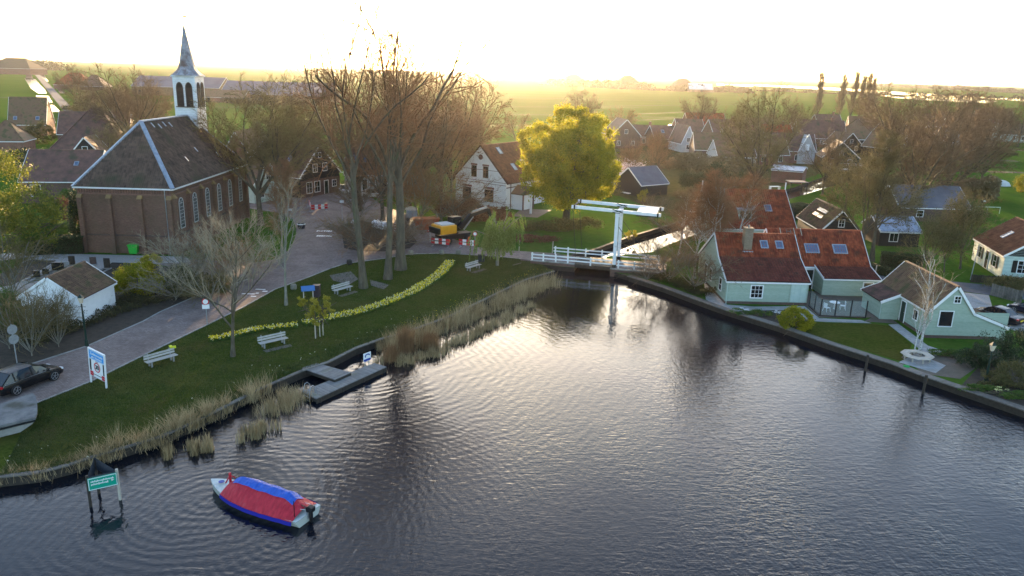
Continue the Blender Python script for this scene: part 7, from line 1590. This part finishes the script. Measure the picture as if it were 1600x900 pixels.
bush(80, 262, [(0, 0, 2.2, 3, 2.6, 2.2), (3, 2, 1.8, 2.4, 2, 1.8)], 8000, .2, leaf_green, 'green garden shrub left of the pyramid farmhouse')
hedge((36, 400), (82, 398), 1.2, 1.9, leaf_dark, 'clipped dark hedge, left piece beside the churchyard path'); hedge((84, 398), (131, 397), 1.6, 2.0, leaf_dark, 'clipped dark hedge, right piece ending at the church wall')
hedge((1374, 423), (1440, 430), 1.4, 2.1, leaf_dark, 'long clipped dark hedge between the quay houses and the road', 16000)
hedge((1240, 345), (1268, 340), 2.5, 2.2, leaf_dark, 'square dark hedge left of the black barn')
hedge((1352, 424), (1412, 440), 1.2, .9, leaf_dark, 'low dark hedge along the road behind the cottage', 9000)
bush(735, 345, [(-3, 1, 1.4, 2.2, 1.6, 1.4), (0, 0, 1.6, 2.4, 1.8, 1.6), (3, 0, 1.3, 2.2, 1.6, 1.3), (5, 0, 1.1, 1.6, 1.3, 1.0)], 22000, .17, leaf_russet, 'dark russet shrubs in front of the villa')
bush(1110, 300, [(-3, 0, 2.2, 3, 2.6, 2.2), (1, 0, 2.8, 3.4, 3, 2.8), (5, -1, 2.2, 3, 2.6, 2.2)], 26000, .2, leaf_dark, 'dark evergreen mass in the village garden')
bush(975, 296, [(0, 0, 3.2, 3.0, 2.6, 2.4), (-2.0, 0, 2.4, 1.8, 1.6, 1.6), (2.6, 0, 3.0, 2.0, 2, 2)], 7000, .17, blossom, 'pale pink blossoming magnolia beside the white cars', 'blossom_tree', 'tree', shell=.3, lump=.5)
bush(953, 308, [(0, 0, 1.0, 2.2, 1.4, 1.0)], 4500, .15, leaf_olive, 'greyish garden shrub beyond the drawbridge'); bush(1003, 316, [(0, 0, 1.2, .9, .9, 1.2)], 2500, .13, leaf_gold, 'small golden bush beyond the drawbridge'); bush(985, 375, [(0, 0, .7, 1.0, .8, .7)], 1200, .1, leaf_gold, 'yellow flowering shrub at the canal edge')
bush(870, 362, [(-4, 0, .8, 3, 1.6, .8), (0, 0, 1.0, 3, 1.6, 1.0), (4, 2, .9, 3, 1.6, .9)], 14000, .14, leaf_olive, 'low olive bramble bank between the yellow green tree and the drawbridge'); bush(790, 378, [(0, 0, .5, 3, 1.0, .55), (4, .5, .5, 3, 1.0, .55)], 9000, .12, leaf_russet, 'low dark scrub behind the road left of the drawbridge')
bush(1241, 513, [(0, 0, .85, 1.45, 1.45, 1.05)], 16000, .10, leaf_yellow, 'clipped ball shaped yellow green bush on the quay', stems=True, lump=.2, shell=.9)
bush(1570, 455, [(0, 0, .9, 2.2, 1.6, .9), (2.6, -.5, .9, 2, 1.4, .9)], 9000, .12, leaf_olive, 'flowering pale olive shrub along the driveway'); bush(1595, 300, [(0, 0, 1.8, 1.5, 1.5, 2.2)], 4000, .16, leaf_gold, 'golden shrub on the right hand meadow')
bush(1545, 570, [(0, 0, 1.3, 1.6, 1.4, 1.4), (2.2, .3, 1.5, 1.6, 1.4, 1.5), (-1.8, -.6, .7, 1.3, 1.1, .8)], 17000, .10, leaf_dark, 'dark evergreen shrubs around the garden lamp'); bush(1585, 605, [(0, 0, 1.0, 1.5, 1.2, 1.0), (-1.6, 0, .6, 1.2, 1, .6)], 9000, .10, leaf_olive, 'low olive shrub at the lower right corner'); bush(1500, 558, [(0, 0, .35, 1.4, .6, .4), (-1.6, .2, .3, 1.0, .5, .35)], 5000, .09, leaf_green, 'low garden plants below the cottage gable')
bush(1530, 612, [(0, 0, .3, 1.6, .5, .35), (2.2, -1.2, .3, 1.6, .5, .35)], 6000, .09, leaf_green, 'bright green ground plants along the quay edge')
bush(1180, 493, [(-1.4, 0, .3, 1.2, .45, .35), (.6, 0, .3, 1.2, .45, .35)], 4500, .08, leaf_green, 'green bed plants in front of the quay house')
bush(1160, 490, [(0, 0, .5, .9, .3, .12)], 260, .09, white, 'cluster of white flowers in the bed before the quay house', 'white_flowers', 'flowers', stems=False); bush(1212, 494, [(0, 0, .45, .6, .3, .12)], 120, .09, white, 'few white flowers next to the ball shaped bush', 'white_flowers', 'flowers', stems=False); bush(1562, 617, [(0, 0, .5, .7, .3, .12)], 100, .09, M('pale_yellow_petals', [(0.7, 0.68, 0.3)]), 'pale yellow flowers at the lower right corner', 'yellow_flowers', 'flowers', stems=False)
# ---------------- stuff: reeds, daffodils, tufts, far woods ----------------
rng = np.random.default_rng(77)
def along(pts, n, w0, w1, rng):
    P = np.array([(v.x, v.y) for v in pts]); seg = np.linalg.norm(np.diff(P, axis=0), axis=1); c = np.concatenate([[0], np.cumsum(seg)]); s = rng.random(n) * c[-1]; k = np.clip(np.searchsorted(c, s) - 1, 0, len(seg) - 1); f = (s - c[k]) / seg[k]
    a = P[k] + (P[k + 1] - P[k]) * f[:, None]; d = (P[k + 1] - P[k]) / seg[k][:, None]; nn = np.stack([-d[:, 1], d[:, 0]], 1); return a + nn * rng.uniform(w0, w1, (n, 1)), s
def clumpy(n, K, rng, pts, w0, w1, r):
    c, _ = along(pts, K, w0, w1, rng); idx = rng.integers(0, K, n); return c[idx] + rng.normal(0, r, (n, 2)) * rng.uniform(.4, 1.3, (K, 1))[idx], idx
def bezier_samples(px, n=6): return [at(x, y) for x, y in px]
reed_mat = M('dry_reed', [(0.20, 0.14, 0.065), (0.38, 0.28, 0.145), (0.54, 0.42, 0.24)], .6, .9, attr=True, world=True, transl=.25)
reed_red = M('rusty_reed', [(0.20, 0.11, 0.055), (0.33, 0.19, 0.09)], .8, .9, attr=True, world=True, transl=.25)
lineA = bezier_samples([(600, 545), (640, 538), (700, 512), (760, 488), (820, 460), (876, 440)])   # outer reed bed in the water
p2, idx = clumpy(7000, 150, rng, lineA, .1, 2.0, .40); hk_ = rng.uniform(.5, 1.55, 150)[idx] * rng.uniform(.6, 1.15, len(p2)); P = np.concatenate([p2, np.full((len(p2), 1), WZ - .05)], 1)
grass_blades('reed_bed', P, hk_ * 1.25, reed_mat, rng, 'broad bed of dry reeds along the lawn between the jetty and the drawbridge', 'reeds', wid=.015, lean=.18)
lineB = bezier_samples([(585, 556), (620, 560), (660, 552), (720, 528), (780, 498), (830, 470)])
p2, idx = clumpy(3200, 80, rng, lineB, -.5, .7, .28); P = np.concatenate([p2, np.full((len(p2), 1), WZ - .05)], 1)
grass_blades('reed_fringe', P, rng.uniform(.3, .9, len(P)), reed_mat, rng, 'thin outer fringe of reeds standing in the water', 'reeds', wid=.017, lean=.14)
for (px, py, n, rad, h, lb) in ((634, 540, 900, .28, 2.3, 'tall rusty reed clump behind the bank edge'), (672, 535, 700, .33, 1.5, 'wide rusty reed clump in the reed bed'), (612, 553, 500, .3, 1.5, 'reed tuft right of the swimming sign')):
    c = at(px, py); P = np.concatenate([rng.normal(0, rad, (n, 2)) + np.array([[c.x, c.y]]), np.full((n, 1), WZ)], 1); grass_blades('reed_clump', P, rng.uniform(.6, 1.1, n) * h, reed_red, rng, lb, 'reeds', wid=.013, lean=.12)
lineC = bezier_samples([(150, 712), (200, 700), (262, 684), (320, 655), (380, 625), (415, 608)])
p2, idx = clumpy(3600, 64, rng, lineC, -.1, .9, .30); P = np.concatenate([p2, np.full((len(p2), 1), -.35)], 1)
grass_blades('bank_reeds', P, rng.uniform(.3, 1.5, 64)[idx] * rng.uniform(.7, 1.3, len(p2)), reed_mat, rng, 'dry long grass and reeds along the near left bank', 'reeds', wid=.014, lean=.42)
lineD = bezier_samples([(250, 700), (290, 694), (330, 684), (380, 676), (430, 655)])
p2, idx = clumpy(1500, 22, rng, lineD, -.9, .8, .2); P = np.concatenate([p2, np.full((len(p2), 1), WZ)], 1)
grass_blades('water_reeds', P, rng.uniform(.35, .9, len(P)), reed_mat, rng, 'scattered reed tufts standing in the water below the near bank', 'reeds', wid=.016, lean=.14)
lineE = bezier_samples([(-5, 742), (60, 737), (110, 722), (150, 708)]); p2, idx = clumpy(800, 26, rng, lineE, -.5, .3, .3); P = np.concatenate([p2, np.full((len(p2), 1), -.3)], 1)
grass_blades('bank_grass', P, rng.uniform(.3, .9, len(P)), reed_mat, rng, 'sparse dry grass on the lowest left bank', 'long grass', wid=.010, lean=.4)
lineF = bezier_samples([(476, 607), (440, 622), (425, 640)]); p2, idx = clumpy(1000, 18, rng, lineF, -.8, .8, .35); P = np.concatenate([p2, np.full((len(p2), 1), WZ)], 1)
grass_blades('jetty_reeds', P, rng.uniform(.5, 1.2, len(P)), reed_mat, rng, 'reeds growing in the corner beside the jetty', 'reeds', wid=.012, lean=.25)
# lawn: short blades give it a nap, thicker and wilder towards the bank
tuft = M('lawn_blades', [(0.035, 0.052, 0.013), (0.062, 0.085, 0.022), (0.12, 0.125, 0.045)], .5, .9, attr=True, world=True, transl=.2, blotch=((0.12, 0.09, 0.04), .22, .56))
lp_ = [(v.x, v.y) for v in left_shore]; roadside = [at(x, y) for x, y in [(57, 630), (140, 597), (225, 555), (325, 507), (380, 480), (430, 452), (480, 434), (515, 420), (540, 412), (600, 404), (640, 397), (697, 396), (780, 401), (834, 408)]]
LS = [v for v in reversed(left_shore)]
def interp(pts, t):
    P = np.array([(v.x, v.y) for v in pts]); s = np.concatenate([[0], np.cumsum(np.linalg.norm(np.diff(P, axis=0), axis=1))]); s /= s[-1]; return np.stack([np.interp(t, s, P[:, 0]), np.interp(t, s, P[:, 1])], 1)
n = 130000; t = rng.random(n) ** 1.25; u = rng.random(n); a = interp(roadside, t); b = interp([v for v in LS[1:]], t); p2 = a + (b - a) * u[:, None]; P = np.concatenate([p2, np.zeros((n, 1))], 1)
grass_blades('lawn_grass', P, rng.uniform(.03, .10, n) * (1 + 1.5 * (u > .9)), tuft, rng, 'short green grass of the near lawn', 'grass', wid=.018, lean=.5)
# wild flowers heads and daffodils
dl = [at(x, y) for x, y in [(328, 534), (365, 526), (400, 518), (465, 511)]]; dl2 = [at(x, y) for x, y in [(474, 508), (520, 499), (560, 490), (600, 477), (640, 461), (670, 443), (690, 428), (704, 411)]]
def flowers(pts, n, w, label, seed):
    rng = np.random.default_rng(seed); p2, _ = along(pts, n, -w, w, rng); P = np.concatenate([p2, rng.uniform(.22, .42, (n, 1))], 1); half = n * 72 // 100
    root = thing('daffodil_row', label, 'daffodils'); root['kind'] = 'stuff'
    dy = M('daffodil_yellow', [(0.78, 0.60, 0.015), (0.86, 0.72, 0.04)], 3, .6, transl=.2, attr=True); dp = M('daffodil_cream', [(0.72, 0.70, 0.42), (0.80, 0.80, 0.62)], 3, .6, transl=.2, attr=True)
    me = leaf_mesh('yellow_heads', rng, np.repeat(P[:half], 2, 0) + rng.normal(0, .02, (half * 2, 3)), .11, dy); o = part('yellow_heads', me, None, root); o['kind'] = 'stuff'
    me = leaf_mesh('cream_heads', rng, np.repeat(P[half:], 2, 0) + rng.normal(0, .02, ((n - half) * 2, 3)), .11, dp); o = part('cream_heads', me, None, root); o['kind'] = 'stuff'
    q2, _ = along(pts, n * 3, -w, w, rng); V = np.concatenate([q2, np.zeros((n * 3, 1))], 1); rngv = rng.uniform(.18, .38, n * 3)
    o = grass_blades('daffodil_leaves', V, rngv, leaf_green, rng, None, None, wid=.014, lean=.2); o.parent = root
flowers(dl, 560, .4, 'shorter left row of yellow and cream daffodils beside the young bare tree', 5); flowers(dl2, 2300, .62, 'long curved row of yellow and cream daffodils across the lawn', 6)
n = 90; p2 = at(160, 690); q = np.stack([rng.uniform(-30, -12, n), np.zeros(n)], 1); t = rng.random(n); a = interp([v for v in LS[1:]], t * .8); a = a + rng.normal(0, .8, (n, 2)) + np.array([[-.6, .6]]); P = np.concatenate([a, rng.uniform(.35, .9, (n, 1))], 1)
o = part('seed_heads', leaf_mesh('seed_heads', rng, P, .09, M('pale_seed_heads', [(0.5, 0.46, 0.33)])), None); tag(o, 'pale seed heads in the long grass along the near bank', 'wild flowers', kind='stuff')
n = 260; t = .55 + rng.random(n) * .43; a = interp([v for v in LS[1:]], t) + rng.normal(0, .5, (n, 2)) + np.array([[-.5, .9]]); P = np.concatenate([a, rng.uniform(.1, .4, (n, 1))], 1); o = part('wild_flowers', leaf_mesh('wild_flowers', rng, P, .07, MATS['daffodil_yellow']), None); tag(o, 'small yellow wild flowers scattered behind the reed bed', 'wild flowers', kind='stuff')
# far woods and hedgerows, one mass each
def wood(name, pts, n, hmax, mat, label, size, depth=14):
    rng = np.random.default_rng(n); P = [at(x, y) for x, y in pts]; a, s = along(P, n, 0, depth, rng); K = max(8, int(s.max() / (hmax * .8))); ck = rng.random(K) * s.max(); hk2 = rng.uniform(.45, 1.0, K) * hmax; ht = np.zeros(n)
    for k in range(K): ht = np.maximum(ht, hk2[k] * np.clip(1 - ((s - ck[k]) / (hk2[k] * .8)) ** 2, 0, 1) ** .5)
    z = rng.random(n) ** .75 * np.maximum(ht, hmax * .16); tag(part(name, leaf_mesh(name, rng, np.concatenate([a, z[:, None]], 1), size, mat), None), label, 'woodland', kind='stuff')
haze_wood = M('far_bare_wood', [(0.07, 0.06, 0.04), (0.13, 0.11, 0.07)], .02, .9, world=True)
wood('far_wood', [(-20, 110), (20, 108), (62, 110)], 5000, 22, haze_wood, 'hazy wood on the horizon at the upper left', 3.2, 60)
wood('far_hedgerow', [(840, 133), (880, 135), (960, 139), (1060, 143), (1180, 146)], 9000, 13, haze_wood, 'hazy line of trees around the far farms right of the sun', 2.4, 30)
wood('far_hedgerow', [(1180, 142), (1380, 150), (1600, 158)], 5000, 8, haze_wood, 'hazy bushes between the lakes on the right', 2.0, 20)
wood('far_wood', [(1360, 134), (1480, 140), (1660, 150)], 9000, 16, haze_wood, 'hazy row of trees and farms on the right horizon', 2.8, 50)
wood('village_wood', [(1235, 205), (1300, 208), (1380, 212), (1480, 214), (1600, 212)], 12000, 5.5, M('brown_wood_mass', [(0.13, 0.105, 0.055), (0.22, 0.175, 0.095)], .1, .9, world=True), 'brown mass of bare gardens and shrubs behind the village roofs', .8, 26)
wood('village_thicket', [(1030, 262), (1120, 272), (1200, 272)], 12000, 4.5, M('brown_wood_mass2', [(0.13, 0.105, 0.055), (0.22, 0.175, 0.095)], .1, .9, world=True), 'brown garden thicket between the village houses left of the canal', .5, 12)
wood('garden_thicket', [(1380, 300), (1440, 306), (1520, 312), (1560, 315)], 14000, 4.5, MATS['brown_wood_mass'], 'brown thicket along the ditch behind the blue grey barn', .5, 6)
wood('left_grove', [(95, 170), (140, 178), (190, 182), (240, 182)], 9000, 9, MATS['brown_wood_mass'], 'brown grove between the far road and the lilac barn', .9, 20)
wood('farm_hedge', [(330, 160), (420, 165), (520, 166)], 5000, 4, haze_wood, 'low brown hedge around the lilac roofed barn', .9, 10)
wood('verge_scrub', [(60, 540), (120, 520), (200, 488), (260, 470)], 12000, .9, M('verge_scrub', [(0.045, 0.045, 0.02), (0.09, 0.08, 0.035)], .6, .9, world=True, transl=.2), 'low scrub and leaf litter on the shaded road bank', .12, 3.5)
wood('bank_scrub', [(985, 428), (1040, 443), (1095, 465)], 9000, 1.1, MATS['verge_scrub'], 'low brown scrub on the bank right of the drawbridge', .12, 2.5)
wood('canal_scrub', [(1262, 302), (1330, 281), (1385, 262)], 6000, 1.8, MATS['brown_wood_mass'], 'scrub on the near bank of the far canal', .25, 1.5)
# ---------------- haze ----------------
def haze():
    mb = MB().box(-5200, 5200, -420, 9300, -4.5, 34)
    m = bpy.data.materials.new('haze'); m.use_nodes = True; n = m.node_tree.nodes; L = m.node_tree.links; n.remove(n['Principled BSDF'])
    v = n.new('ShaderNodeVolumePrincipled'); v.inputs['Color'].default_value = (0.95, 0.93, 0.90, 1); v.inputs['Density'].default_value = 0.000033; v.inputs['Anisotropy'].default_value = 0.78
    L.new(v.outputs[0], n['Material Output'].inputs['Volume']); o = part('haze', mb, m); tag(o, kind='stuff')
haze()
